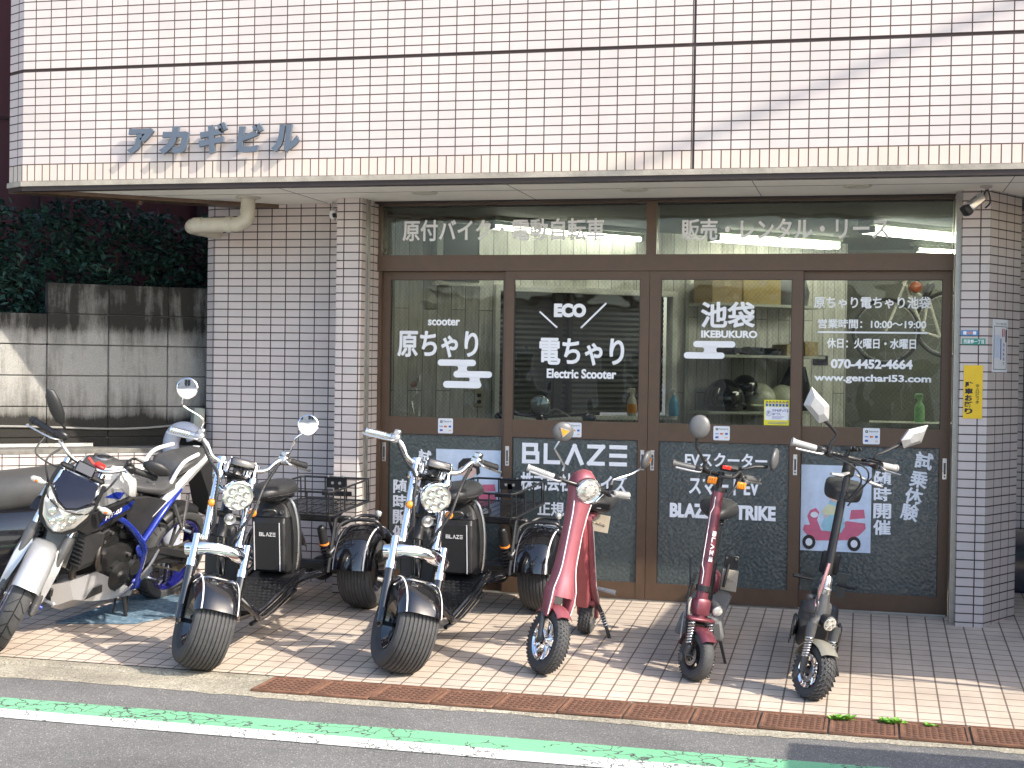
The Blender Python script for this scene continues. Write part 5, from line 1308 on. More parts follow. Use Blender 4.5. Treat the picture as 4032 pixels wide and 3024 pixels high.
    # rear axle, wheels, fenders
    b = MB(); b.tube([(-.30, 1.2, .215), (.30, 1.2, .215)], .028, 12); b.ell((0.02, 1.2, .22), (.075, .075, .075), 16, 10); b.box((0, 1.06, .27), (.30, .05, .05), bev=.01); b.box((0, 1.3, .50), (.34, .04, .04), bev=.01); b.box((-.17, 1.1, .40), (.04, .30, .04), (R(20), 0, 0), bev=.008); b.box((.17, 1.1, .40), (.04, .30, .04), (R(20), 0, 0), bev=.008); b.tube([(.17, .95, .25), (.18, 1.05, .55), (.2, 1.1, .585)], .012, 8); b.tube([(-.17, .95, .25), (-.18, 1.05, .55), (-.2, 1.1, .585)], .012, 8); b.build('rear_axle', BLKS, t)
    for sg in (-1, 1):
        c = V((sg * .295, 1.2, .212)); b = MB(); tyre(b, c, .212, .205, .105, 9, 44); rw = b.build('rear_wheel', RUB, t, 30)
        b = MB(); b.lathe([(.108, -.07), (.112, -.078), (.09, -.05), (.04, -.05), (0, -.05)], c, (1, 0, 0), 26); b.lathe([(0, .05), (.04, .05), (.09, .05), (.112, .078), (.108, .07)], c, (1, 0, 0), 26); b.build('rim', BLKG, rw)
        b = MB(); arc_fender(b, V((c.x, 1.2, .225)), .275, .25, R(10), R(165), .045, 18, 12, .004, .03); fo_ = b.build('rear_fender', BLKG, t, 50)
        b = MB()
        for x in (-.094, .094): arc_strip(b, V((c.x, 1.2, .225)), .275, x, .007, R(10), R(165), .25, .045)
        b.build('trim_line', LINE, fo_, 0, split=True)
        b = MB(); b.tube([(c.x - sg * .11, 1.03, .42), (c.x - sg * .10, 1.06, .50), (c.x - sg * .05, 1.12, .528), (c.x + sg * .06, 1.14, .53), (c.x + sg * .11, 1.16, .51), (c.x + sg * .125, 1.2, .42)], .0105, 8, 5); b.tube([(c.x - sg * .10, 1.1, .50), (c.x - sg * .03, 1.22, .54), (c.x + sg * .08, 1.24, .535)], .0105, 8, 5); b.build('fender_rail', BLKM, fo_)
        b = MB(); b.lathe([(0, -.024), (.016, -.02), (.022, 0), (.021, .004)], (c.x + sg * .10, 1.18, .565), (0, -1, 0), 18); b.tube([(c.x + sg * .10, 1.18, .545), (c.x + sg * .10, 1.2, .51)], .005, 6); ml = b.build('marker_lamp', CHROME, t)
        b = MB(); b.lathe([(.021, .002), (.015, .010), (0, .014)], (c.x + sg * .10, 1.18, .565), (0, -1, 0), 18); b.build('lens', LENS, ml)
        a0, a1 = V((sg * .125, .97, .50)), V((sg * .135, 1.05, .25)); d = (a1 - a0)
        b = MB(); b.cyl(a0, a0 + d * .35, .026, n=14); b.cyl(a0 + d * .3, a1, .013, n=10); b.cyl(a0 + d * .92, a1, .022, n=12); b.ell(a0, .022, 10, 6); sh_ = b.build('shock', BLKS, t)
        b = MB(); b.spring(a0 + d * .38, a0 + d * .94, .026, .006, 7); b.build('spring', BLKS, sh_)
        b = MB(); b.cyl(a0 + d * .345, a0 + d * .38, .0305, n=16); b.build('collar', ORNG, sh_, split=True)
    # wire basket
    b = MB(); x_, y0, y1, zb, zt = .225, .90, 1.46, .590, .725
    r_ = .0065
    for z in (zb, zt): b.tube([(-x_, y0 + .02, z), (-x_ + .02, y0, z), (x_ - .02, y0, z), (x_, y0 + .02, z), (x_, y1 - .02, z), (x_ - .02, y1, z), (-x_ + .02, y1, z), (-x_, y1 - .02, z)], r_, 8, closed=True)
    for x in (-x_ + .02, -.07, .07, x_ - .02):
        for y in (y0, y1): b.cyl((x, y, zb), (x, y, zt), .005, n=6)
    for y in (y0 + .02, y0 + .18, y0 + .34, y1 - .02):
        for x in (-x_, x_): b.cyl((x, y, zb), (x, y, zt), .005, n=6)
    b.tube([(-.15, 1.0, zb), (-.15, 1.1, .4)], .009, 8); b.tube([(.15, 1.0, zb), (.15, 1.1, .4)], .009, 8)
    bs = b.build('basket', BLKM, t)
    b = MB()
    for i in range(16): y = y0 + .034 * (i + .6); b.box((0, y, zb), (2 * x_, .0045, .003))
    for i in range(8): x = -x_ + 2 * x_ * (i + .5) / 8; b.box((x, (y0 + y1) / 2, zb - .003), (.006, y1 - y0, .003))
    b.build('mesh_floor', BLKM, bs, 0)
    b = MB(); b.box((0, y1 + .012, zt - .035), (.135, .006, .06), bev=.003); b.box((0, y1 + .012, zb + .035), (.20, .006, .03), bev=.003); b.box((0, y1 + .012, zb + .07), (.03, .006, .07)); pb = b.build('plate_bracket', BLKM, bs, 20)
    b = MB()
    for x in (-.024, .024): b.cyl((x, y1 + .008, zt - .035), (x, y1 + .002, zt - .035), .009, n=12)
    for x in (-.05, .05): b.cyl((x, y1 - .0, zt + .004), (x, y1 - .0, zt + .012), .008, n=10)
    b.build('bolts', BOLT, bs, split=True)
    return t
trk = make_trike()
trk.location = (-2.215, -1.40, gz(-1.40)); trk.rotation_euler = (math.atan(SL), 0, R(-5))
trk['label'] = 'black and chrome electric trike without mirrors, right of its twin'
trk['group'] = 'black electric trikes'
tl = dup(trk, (-3.22, -1.575, gz(-1.575)), (math.atan(SL), 0, R(-3)), 'black and chrome electric trike with two round chrome mirrors', 'black electric trikes')
bpy.context.view_layer.update()
for sg, c, st in ((-1, (-.20, .13, 1.345), [(-.225, .155, 1.13), (-.215, .15, 1.20), (-.26, .14, 1.25), (-.20, .135, 1.30)]), (1, (.34, .12, 1.26), [(.225, .155, 1.13), (.235, .15, 1.19), (.31, .14, 1.215), (.335, .125, 1.225)])):
    b, g = MB(S), MB(S)
    if sg < 0: st = [(-.245, .16, 1.09), (-.245, .155, 1.16), (-.36, .16, 1.20), (-.375, .15, 1.25)]; c = (-.375, .14, 1.295)
    else: st = [(.245, .16, 1.09), (.25, .15, 1.15), (.25, .14, 1.20), (.275, .13, 1.235)]; c = (.285, .12, 1.285)
    round_mirror(b, g, c, (-.45, -1, .0), .056, .026); b.tube(st, .0055, 8, 4); b.lathe([(0, -.006), (.012, 0), (0, .006)], st[0], (0, 0, 1), 10)
    m_ = b.build('mirror', CHROME, tl); g.build('mirror_glass', CHROME, m_)

# ---------------- pink folding scooter
def vehicle(name, label, cat, x, y, lean, yaw):
    """Empty on the sloping ground; leaning on its stand"""
    t = thing(name, label, cat, (x, y, gz(y)))
    t.rotation_euler = (M4.Rotation(R(yaw), 4, 'Z') @ M4.Rotation(math.atan(SL), 4, 'X') @ M4.Rotation(R(lean), 4, 'Y')).to_euler()
    return t
ps = vehicle('folding_scooter', 'pink folding electric scooter with round headlight and white edge lines', 'scooter', -1.515, -1.34, 8.5, -3)
rk = R(17); PP = V((0, .02, .80)); PA = V((0, math.sin(rk), math.cos(rk))); S = spin(PP, PA, R(42))
ax = V((0, -.165, .165))
b = MB(S); tyre(b, ax, .160, .072, .100, 0, 40); knobs(b, ax, .161, .070, 44, (-.9, -.5, -.1, .3, .7, .98), (.0095, .0125, .0045)); wf = b.build('front_wheel', RUB, ps, 30)
b = MB(S); b.lathe([(.102, -.024), (.104, -.031), (.094, -.024), (.092, 0), (.094, .024), (.104, .031), (.102, .024)], ax, (1, 0, 0), 36); b.lathe([(0, -.035), (.024, -.035), (.028, 0), (.024, .035), (0, .035)], ax, (1, 0, 0), 18)
for k_ in range(6):
    a = k_ * math.pi / 3 + .3
    for da in (-.16, .16): b.tube([ax + V((0, math.cos(a) * .02, math.sin(a) * .02)), ax + V((-.006, math.cos(a + da) * .096, math.sin(a + da) * .096))], [.011, .007], 8)
b.build('rim', CHROME, wf)
b = MB(S); b.cyl(ax + V((-.055, 0, 0)), ax + V((.055, 0, 0)), .008, n=10)
for sg in (-1, 1): b.tube([(sg * .048, -.105, .30), (sg * .050, -.150, .20), (sg * .046, -.165, .165)], [.015, .013, .016], 10); b.cyl((sg * .044, -.165, .165), (sg * .058, -.165, .165), .017, n=12)
b.build('fork', GREY, ps)
# shell: wide over the wheel, slim column, round head
b = MB(S)
def cl(z): return .02 + (z - .80) * math.tan(rk)
secs = []
for z, hw, hd_, dy in ((.40, .070, .062, -.012), (.43, .068, .062, -.010), (.48, .058, .058, -.004), (.53, .050, .054, .0), (.62, .047, .052, 0), (.72, .046, .052, 0), (.82, .048, .056, 0), (.88, .054, .060, 0), (.93, .062, .066, .002), (.97, .064, .066, .0), (1.005, .054, .056, -.002), (1.032, .028, .03, -.002)):
    z2 = .07 + (z - .07) * .96; secs.append(((0, cl(z2) + dy, z2), (hw, 0, 0), (0, hd_, -.012)))
b.sup(secs, 28, 2.7); sh = b.build('front_shell', PINK, ps, 60)
b = MB(S)
for sg in (-1, 1): b.sup([((sg * .052, cl(.41) - .004, .425), (.020, 0, 0), (0, .056, 0)), ((sg * .056, cl(.36) - .006, .37), (.017, 0, 0), (0, .052, 0)), ((sg * .056, cl(.31) - .006, .32), (.014, 0, 0), (0, .038, 0)), ((sg * .054, cl(.27) - .002, .285), (.011, 0, 0), (0, .022, 0))], 16, 2.6)
arc_fender(b, ax, .185, .085, R(60), R(150), .01, 10, 6, .004, .008); b.build('fork_shroud', PINK, sh, 50)
b = MB(S)
for sg in (-1, 1):
    P = [(sg * .062, cl(.30) - .045, .30), (sg * .066, cl(.36) - .055, .37), (sg * .064, cl(.43) - .056, .43), (sg * .046, cl(.50) - .05, .50), (sg * .040, cl(.54) - .046, .54), (sg * .038, cl(.72) - .044, .70), (sg * .042, cl(.80) - .046, .79), (sg * .050, cl(.85) - .046, .85)]
    b.tube(P, .0032, 6)
b.build('edge_line', LINE, sh, split=True)
hc = V((0, cl(.93) - .080, .918)); hd = V((0, -1, -.05)).normalized()
b = MB(S); b.lathe([(.050, -.05), (.062, -.02), (.065, .008), (.062, .014), (.056, .008)], hc, hd, 32); h = b.build('headlight', CHROME, ps)
b = MB(S); b.lathe([(0, .020), (.03, .017), (.058, .006)], hc, hd, 28); b.build('lens', LENS, h)
b = MB(S)
for k_ in range(12): a = k_ * math.pi / 6; b.box(hc + hd * .016 + V((math.cos(a) * .03, 0, math.sin(a) * .03)), (.016, .004, .010), (0, a, 0))
b.build('reflector', LED, h, 0)
b = MB(S); b.tube([(-.29, .10, .925), (-.20, .06, .925), (-.09, .015, .925), (.09, .015, .925), (.20, .06, .925), (.29, .10, .925)], .011, 10, 4); bar = b.build('handlebar', BLKM, ps)
for sg in (-1, 1):
    e0, e1 = V((sg * .30, .105, .925)), V((sg * .172, .047, .924)); d = (e1 - e0).normalized()
    b = MB(S); b.tube([e0, e0 + d * .008, e0 + d * .01, e1], [.019, .019, .016, .016], 14)
    for k_ in range(9): b.torus(e0 + d * (.018 + .011 * k_), d, .0162, .0022, 14, 5)
    b.build('grip', GREYL, bar)
    b = MB(S); b.box(e1 + d * .025, (.04, .04, .035), (0, 0, sg * .45), bev=.007); b.cyl(e1 + d * .03 + V((0, 0, .01)), e1 + d * .03 + V((0, 0, .045)), .009, n=8); b.build('switch_box', BLKS, bar)
    b = MB(S); b.tube([e1 + d * .025 + V((0, -.025, 0)), e1 + V((0, -.045, -.006)), e0 + V((0, -.035, -.01))], .0055, 8, 4); b.build('brake_lever', SATIN, bar)
    c = V((sg * .215, .04, 1.155)) if sg < 0 else V((.30, .06, 1.135))
    b, g = MB(S), MB(S)
    st = [e1 + d * .03 + V((0, 0, .04)), e1 + d * .03 + V((sg * .0, .0, .07)), c + V((-sg * .0 - (.012 if sg < 0 else .05), 0, -.09)), c + V((0, 0, -.04))]
    b.ell(c, (.054, .022, .050), 22, 14, rot=(0, 0, R(-12 if sg < 0 else 48))); mo_ = b.build('mirror', DKG, ps)
    b = MB(S); b.tube(st, .0055, 8); b.build('stem', SATIN, mo_)
    b = MB(S); rr_ = M4.Rotation(R(-12 if sg < 0 else 48), 4, 'Z') @ V((0, -.021, .002)); xx = M4.Rotation(R(-12 if sg < 0 else 48), 4, 'Z') @ V((1, 0, 0))
    b.poly([(-.022, .014), (.022, .014), (.002, -.020)], c + rr_, xx, (0, 0, 1), .006); b.build('amber_lens', AMB, mo_, 0)
    b = MB(S); b.poly([(-.028, .018), (.028, .018), (.002, -.027)], c + rr_ * .97, xx, (0, 0, 1), .004); b.build('lens_rim', SATIN, mo_, 0)
# rear half: folded leg, saddle, plate
b = MB(); b.sup([((0, .085, .735), (.042, 0, 0), (0, .03, .03)), ((0, .17, .62), (.044, 0, 0), (0, .036, .03)), ((0, .36, .40), (.042, 0, 0), (0, .04, .03)), ((0, .50, .22), (.036, 0, 0), (0, .035, .03))], 20, 6); lg = b.build('rear_leg', mk('pink_shaded_plate', (.36, .085, .10), .45, .2), ps, 30)
b = MB(); b.tube([(.045, .115, .75), (.048, .26, .55), (.048, .43, .34), (.046, .58, .22), (.044, .66, .17)], [.017, .022, .022, .02, .014], 12, 4); b.tube([(-.045, .115, .75), (-.048, .26, .55), (-.048, .43, .34), (-.046, .58, .22), (-.044, .66, .17)], [.017, .022, .022, .02, .014], 12, 4); b.build('side_beam', PINK, lg)
b = MB()
for sg in (-1, 1): b.tube([(sg * .066, .15, .71), (sg * .07, .30, .50), (sg * .069, .43, .34), (sg * .066, .56, .235)], .003, 6)
b.build('edge_line', LINE, lg, split=True)
b = MB(); b.box((0.01, .22, .735), (.075, .22, .035), (R(6), 0, 0), bev=.008); b.build('saddle_bracket', PINK, ps)
b = MB(); b.sup([((0, .19, .80), (.03, 0, 0), (0, 0, .02)), ((0, .22, .802), (.06, 0, 0), (0, 0, .035)), ((.01, .32, .79), (.10, 0, 0), (0, 0, .052)), ((.01, .44, .795), (.104, 0, 0), (0, 0, .054)), ((0, .50, .812), (.06, 0, 0), (0, 0, .035)), ((0, .515, .815), (.03, 0, 0), (0, 0, .018))], 24, 2.5); sd = b.build('saddle', SEATB, ps, 60)
b = MB(); b.tube([(.05, .205, .822), (.062, .3, .846), (.06, .45, .85)], .0025, 6, 4); b.tube([(-.05, .205, .822), (-.062, .3, .846), (-.06, .45, .85)], .0025, 6, 4); b.tube([(.06, .21, .79), (.088, .33, .775), (.09, .45, .78)], .0025, 6, 4); b.build('piping', WHT, sd, split=True)
b = MB(); b.box((.0, .49, .745), (.14, .02, .04), (R(-12), 0, 0), bev=.006); b.tube([(.05, .44, .76), (.05, .49, .73)], .008, 8); b.build('plate_bracket', BLKS, ps)
b = MB(); b.box((.0, .502, .652), (.150, .003, .092), (R(-12), 0, R(4)), bev=.001); pl = b.build('number_plate', PLATE, ps, 0)
b = MB()
for x, w_ in ((-.045, .02), (-.012, .006), (.012, .006), (.035, .018), (.052, .006)): b.torus((x, .4985, .648), (0, 1, .2), .011 if w_ > .01 else .006, .002, 12, 5)
b.build('embossing', PLATE, pl)
b = MB(); b.ell((-.055, .46, .66), (.018, .012, .045), 12, 8); b.build('reflector', CHROME, ps)
rx = V((0, .66, .10))
b = MB(); tyre(b, rx, .098, .066, .052, 0, 32); knobs(b, rx, .099, .064, 30, (-.9, -.4, .1, .6, .95), (.010, .013, .0045)); rw = b.build('rear_wheel', RUB, ps, 30)
b = MB(); b.lathe([(.055, -.028), (.045, -.02), (.02, -.03), (0, -.03)], rx, (1, 0, 0), 24); b.lathe([(0, .03), (.02, .03), (.045, .02), (.055, .028)], rx, (1, 0, 0), 24); b.build('rim', SATIN, rw)
b = MB(); b.box((.0, .60, .185), (.10, .14, .03), (R(-20), 0, 0), bev=.008); b.tube([(.05, .6, .2), (.05, .66, .10)], .012, 8); b.tube([(-.05, .6, .2), (-.05, .66, .10)], .012, 8); b.build('rear_fork', PINK, ps)
b = MB(); arc_fender(b, rx, .125, .08, R(70), R(165), .01, 10, 6, .004, .01); b.build('rear_fender', BLKG, ps, 50)
b = MB(); b.tube([(.055, .56, .285), (.155, .55, .285)], [.011, .014], 10); b.build('foot_peg', GREYL, ps); b = MB(); b.tube([(-.055, .56, .285), (-.155, .55, .285)], [.011, .014], 10); b.build('foot_peg', GREYL, ps)
b = MB(); b.tube([(.06, .60, .185), (.09, .60, .14), (.178, .58, -.022)], [.013, .012, .008], 8); b.box((.19, .578, -.026), (.045, .018, .008), bev=.003); ks = b.build('kickstand', BLKM, ps)
b = MB(); b.spring((.085, .60, .15), (.125, .59, .075), .014, .003, 6); b.build('spring', SATIN, ks)

# ---------------- wine red standing scooter with saddle
ws = vehicle('kick_scooter', 'wine red electric kick scooter with orange turn signals and a black saddle', 'scooter', -.815, -1.33, 7, 0)
rk = R(12); S = spin((0, .02, .60), (0, math.sin(rk), math.cos(rk)), R(37))
def cw(z): return .02 + (z - .60) * math.tan(rk)
ax = V((0, -.115, .121))
b = MB(S); tyre(b, ax, .121, .068, .066, 0, 40)
knobs(b, ax, .1215, .066, 44, (-.8, .8), (.016, .007, .0016), skew=.5); wf = b.build('front_wheel', RUB, ws, 30)
b = MB(S); b.lathe([(.068, -.022), (.070, -.027), (.058, -.018), (.056, 0), (.058, .018), (.070, .027), (.068, .022)], ax, (1, 0, 0), 30); b.lathe([(0, -.03), (.02, -.03), (.024, 0), (.02, .03), (0, .03)], ax, (1, 0, 0), 16)
for k_ in range(5): a = k_ * 2 * math.pi / 5; b.tube([ax, ax + V((0, math.cos(a) * .062, math.sin(a) * .062))], [.014, .010], 8)
b.build('rim', BLKS, wf)
b = MB(S)
for k_ in range(28):
    a0, a1 = 2 * math.pi * k_ / 28, 2 * math.pi * (k_ + 1) / 28
    P = lambda a, r_, x: ax + V((x, math.cos(a) * r_, math.sin(a) * r_))
    for x in (-.036,): b.add([P(a0, .030, x), P(a1, .030, x), P(a1, .049, x), P(a0, .049, x), P(a0, .030, x + .003), P(a1, .030, x + .003), P(a1, .049, x + .003), P(a0, .049, x + .003)], [[0, 1, 2, 3], [7, 6, 5, 4], [0, 4, 5, 1], [3, 2, 6, 7]])
for k_ in range(6): a = k_ * math.pi / 3; b.box(ax + V((-.0345, math.cos(a) * .022, math.sin(a) * .022)), (.003, .022, .008), (a, 0, 0))
dk = b.build('brake_disc', SATIN, wf, 20)
b = MB(S)
for k_ in range(28):
    a = 2 * math.pi * k_ / 28; b.cyl(ax + V((-.0365, math.cos(a) * .041, math.sin(a) * .041)), ax + V((-.0355, math.cos(a) * .041, math.sin(a) * .041)), .0025, n=6)
b.build('disc_holes', BLKS, dk)
b = MB(S); b.cyl(ax + V((-.065, 0, 0)), ax + V((.065, 0, 0)), .008, n=10)
for sg in (-1, 1):
    b.tube([(sg * .054, cw(.285) - .03, .285), (sg * .054, -.105, .13)], .0085, 8); b.box((sg * .054, -.108, .145), (.024, .03, .06), (R(12), 0, 0), bev=.006)
b.box((-.058, -.075, .095), (.02, .03, .04), bev=.006); fk = b.build('fork', GREY, ws)
for sg in (-1, 1):
    b = MB(S); b.spring((sg * .054, cw(.28) - .032, .278), (sg * .054, -.105, .175), .0145, .0042, 8); b.build('spring', SATIN, fk)
b = MB(S); b.box((0, cw(.295) - .02, .292), (.145, .05, .018), bev=.006); arc_fender(b, ax, .143, .088, R(48), R(176), .008, 14, 6, .004, .012); b.build('front_fender', WINE, ws, 50)
b = MB(S); b.tube([(0, cw(.285), .285), (0, cw(.905), .905)], [.031, .028], 20); b.box((0, cw(.345) + .0, .345), (.085, .075, .09), (-rk, 0, 0), bev=.02, seg=2); st_ = b.build('stem', WINE, ws)
b = MB(S); b.cyl((0, cw(.42), .42), (0, cw(.448), .448), .0365, n=20); b.cyl((0, cw(.905), .905), (0, cw(.925), .925), .034, n=20); b.box((.034, cw(.915), .915), (.03, .02, .018), bev=.004); b.build('clamp', BLKM, st_, split=True)
b = MB(S); P = [(-.024, cw(.88) - .022, .88), (-.024, cw(.83) - .022, .83), (-.032, cw(.80) - .014, .80), (-.034, cw(.55) - .012, .55), (-.026, cw(.52) - .022, .52), (-.026, cw(.46) - .022, .46)]; b.tube(P, .0022, 6); b.build('edge_line', LINE, st_)
b = MB(S); logo(b, -.075, -.010, .075, .010, .0045, o=(-.006, cw(.645) - .0345, .645), ax=(0, -math.sin(rk), -math.cos(rk)), up=(1, 0, 0), t=.002); b.build('lettering', LINE, st_, 0)
b = MB(S); b.tube([(0, cw(.92), .92), (0, cw(1.0), 1.0)], .016, 12); b.tube([(-.240, .15, .99), (-.14, .115, .99), (0, cw(1.0), .985), (.14, .115, .99), (.240, .15, .99)], .011, 10, 4); bar = b.build('handlebar', BLKM, ws)
for sg in (-1, 1):
    e0, e1 = V((sg * .252, .154, .99)), V((sg * .145, .114, .99)); d = (e1 - e0).normalized()
    b = MB(S); b.tube([e0, e0 + d * .012, e0 + d * .014, e1], [.021, .021, .0165, .0165], 14); b.build('grip', GREY if sg < 0 else DKG, bar)
    b = MB(S); b.box(e1 + d * .02, (.045, .04, .034), (0, 0, sg * .35), bev=.008); b.box(e1 + d * .05 + V((0, -.01, .012)), (.03, .03, .02), bev=.005); b.build('switch_box', BLKS, bar)
    b = MB(S); b.tube([e1 + d * .02 + V((0, -.022, 0)), e1 + V((0, -.045, -.008)), e0 + V((0, -.04, -.012))], .0052, 8, 4); b.build('brake_lever', SATIN, bar)
    b = MB(S); c = V((sg * .085, .04, .962)); b.box(c, (.058, .022, .040), (0, 0, 0), bev=.006); b.tube([c + V((0, .01, .01)), (sg * .075, .085, .995)], .005, 6); i_ = b.build('turn_signal', BLKS, ws)
    b = MB(S); b.box(c + V((0, -.012, 0)), (.053, .010, .035), bev=.004)
    for k_ in range(3): b.box(c + V((-.014 + .014 * k_, -.0185, 0)), (.009, .006, .024), bev=.002)
    b.build('amber_lens', AMB, i_)
    c = V((-.195, .09, 1.20)) if sg < 0 else V((.28, .10, 1.115))
    b = MB(S); b.ell(c, (.052, .020, .058), 24, 14, rot=(R(-6), R(-8) if sg < 0 else R(28), R(-28 if sg < 0 else 42))); mo_ = b.build('mirror', DKG, ws)
    b = MB(S); q0 = e1 + d * .04 + V((0, 0, .012)); b.tube([q0, q0 + V((0, 0, .03)), c + V((.012 if sg < 0 else -.10, 0, -.10 if sg < 0 else -.055)), c + V((.0 if sg < 0 else -.03, 0, -.045))], [.009, .008, .008, .009], 8); b.ell(q0 + V((0, 0, .035)), .012, 10, 8); b.build('stem', BLKS, mo_)
b = MB(S); b.box((.0, .045, 1.035), (.085, .055, .028), (R(-20), 0, 0), bev=.008); dsp = b.build('display', BLKS, ws); b = MB(S); b.box((-.03, .018, 1.038), (.05, .006, .018), bev=.002); b.build('red_cover', REDL, dsp)
b = MB(S); pts = [(.10, .08, 1.01), (.05, .02, 1.03), (.0, -.01, 1.0), (-.05, .02, .985), (-.035, .05, .93)]; b.tube(pts, .007, 8, 6); b.tube([(.12, .10, 1.0), (.06, .03, .96), (.02, .02, .90)], .006, 8, 5)
P = [V(q) for q in pts]
for i in range(len(P) - 1):
    for k_ in range(6): b.torus(P[i].lerp(P[i + 1], k_ / 6), P[i + 1] - P[i], .0078, .002, 10, 5)
b.tube([(-.045, .10, .55), (-.052, .02, .42), (-.055, .0, .34), (-.06, -.07, .2)], .005, 8, 5); b.spring((-.042, .02, .50), (-.055, .02, .36), .008, .003, 14); b.build('cable', RUBP, ws, split=True)
b = MB(); b.sup([((0, .08, .252), (.06, 0, 0), (0, 0, .016)), ((0, .12, .25), (.095, 0, 0), (0, 0, .018)), ((0, .30, .245), (.10, 0, 0), (0, 0, .018)), ((0, .66, .25), (.10, 0, 0), (0, 0, .018)), ((0, .72, .26), (.07, 0, 0), (0, 0, .015))], 24, 5); dk = b.build('deck', DEK, ws, 40)
b = MB(); b.box((0, .36, .205), (.15, .5, .07), bev=.012); b.box((0, .02, .27), (.07, .12, .06), (R(-20), 0, 0), bev=.01); b.build('battery_case', BLKS, ws)
for sg in (-1, 1):
    b = MB(); b.box((sg * .088, .14, .205), (.05, .12, .10), (0, R(-14 * sg), 0), bev=.01); b.build('foot_pad', DEK, dk)
b = MB(); b.tube([(0, .36, .25), (0, .38, .68)], [.023, .0215], 14); b.spring((0, .381, .685), (0, .382, .72), .024, .005, 3); b.build('seat_post', BLKM, ws)
b = MB(); b.sup([((-.01, .25, .755), (.03, 0, 0), (0, 0, .022)), ((-.01, .285, .76), (.05, 0, 0), (0, 0, .032)), ((-.01, .36, .76), (.08, 0, 0), (0, 0, .044)), ((-.01, .43, .765), (.102, 0, 0), (0, 0, .048)), ((-.01, .48, .77), (.092, 0, 0), (0, 0, .042)), ((-.01, .505, .773), (.05, 0, 0), (0, 0, .024))], 24, 2.5); b.build('saddle', SEATB, ws, 60)
b = MB(); b.box((.072, .70, .435), (.075, .006, .07), bev=.004); b.box((.07, .70, .40), (.03, .008, .06)); b.tube([(.05, .66, .3), (.06, .70, .42)], .008, 8); b.box((-.055, .66, .43), (.03, .05, .10), bev=.01); pb = b.build('plate_bracket', BLKS, ws)
b = MB()
for x in (.047, .097): b.cyl((x, .696, .455), (x, .692, .455), .006, n=10)
b.build('bolts', BOLT, pb, split=True)
b = MB(); b.box((.075, .69, .335), (.085, .004, .115), (R(-6), 0, 0), bev=.006); pl = b.build('number_plate', PLATE, ws, 0)
b = MB(); b.torus((.060, .6875, .335), (0, 1, 0), .014, .002, 14, 5); b.torus((.092, .6875, .33), (0, 1, 0), .010, .002, 14, 5); b.build('embossing', PLATE, pl)
c = V((.085, -.03, .335)); dd = V((.5, -1, -.25)).normalized()
b = MB(); b.lathe([(0, -.075), (.022, -.072), (.027, -.05), (.030, .0), (.027, .004)], c, dd, 20); b.tube([c - dd * .04 + V((0, 0, 0)), (.03, .0, .30)], .007, 8); h = b.build('headlight', GREY, ws)
b = MB(); b.lathe([(.027, .002), (.018, .008), (0, .009)], c, dd, 18); b.build('lens', LENS, h)
rx = V((0, .78, .115)); b = MB(); tyre(b, rx, .115, .066, .066, 0, 32); rw = b.build('rear_wheel', RUB, ws, 30); b = MB(); b.lathe([(.068, -.025), (.055, -.018), (0, -.02)], rx, (1, 0, 0), 20); b.lathe([(0, .02), (.055, .018), (.068, .025)], rx, (1, 0, 0), 20); b.build('rim', BLKS, rw)
b = MB(); b.tube([(.052, .5, .22), (.052, .78, .115)], .013, 8); b.tube([(-.052, .5, .22), (-.052, .78, .115)], .013, 8); b.box((0, .62, .33), (.06, .10, .12), bev=.02); b.build('rear_fork', WINE, ws)
b = MB(); b.tube([(.07, .22, .19), (.095, .22, .14), (.152, .21, -.010)], [.010, .009, .007], 8); b.box((.162, .208, -.012), (.035, .018, .007), bev=.002); b.build('kickstand', BLKM, ws)
b = MB(); b.box((-.068, .10, .30), (.02, .09, .09), bev=.008); b.tube([(-.06, .04, .36), (-.075, -.03, .30), (-.07, -.10, .19)], .0035, 6, 4); b.build('brake_cable', GREYL, ws)

# ---------------- black off-road standing scooter
bs = vehicle('kick_scooter', 'black off road electric kick scooter with angular silver mirrors', 'scooter', -.262, -1.50, 10, 0)
rk = R(12); S = spin((0, .03, .60), (0, math.sin(rk), math.cos(rk)), R(34))
def cb_(z): return .03 + (z - .60) * math.tan(rk)
ax = V((0, -.115, .130))
b = MB(S); tyre(b, ax, .126, .078, .072, 0, 40); knobs(b, ax, .127, .076, 30, (-.92, -.55, -.18, .2, .56, .94), (.0125, .019, .006), skew=.7); wf = b.build('front_wheel', RUB, bs, 30)
b = MB(S); b.lathe([(.074, -.030), (.078, -.036), (.066, -.030), (.062, -.008), (.062, .008), (.066, .030), (.078, .036), (.074, .030)], ax, (1, 0, 0), 32); b.lathe([(0, -.034), (.026, -.034), (.032, -.01), (.032, .01), (.026, .034), (0, .034)], ax, (1, 0, 0), 18)
for k_ in range(6): a = k_ * math.pi / 3; b.tube([ax + V((-.008, 0, 0)), ax + V((-.014, math.cos(a) * .068, math.sin(a) * .068))], [.010, .007], 8)
b.build('rim', CHROME, wf)
b = MB(S); b.lathe([(.032, -.043), (.050, -.043), (.050, -.040), (.032, -.040)], ax, (1, 0, 0), 26, closed=True); b.build('brake_disc', SATIN, wf, 20)
b = MB(S); b.cyl(ax + V((-.075, 0, 0)), ax + V((.075, 0, 0)), .010, n=10)
for sg in (-1, 1):
    b.tube([(sg * .065, cb_(.35) - .05, .35), (sg * .065, cb_(.29) - .05, .285)], [.026, .023], 14); b.tube([(sg * .065, cb_(.29) - .05, .285), (sg * .065, -.115, .16)], .010, 8); b.tube([(sg * .065, cb_(.21) - .052, .195), (sg * .065, -.115, .125)], [.018, .015], 10)
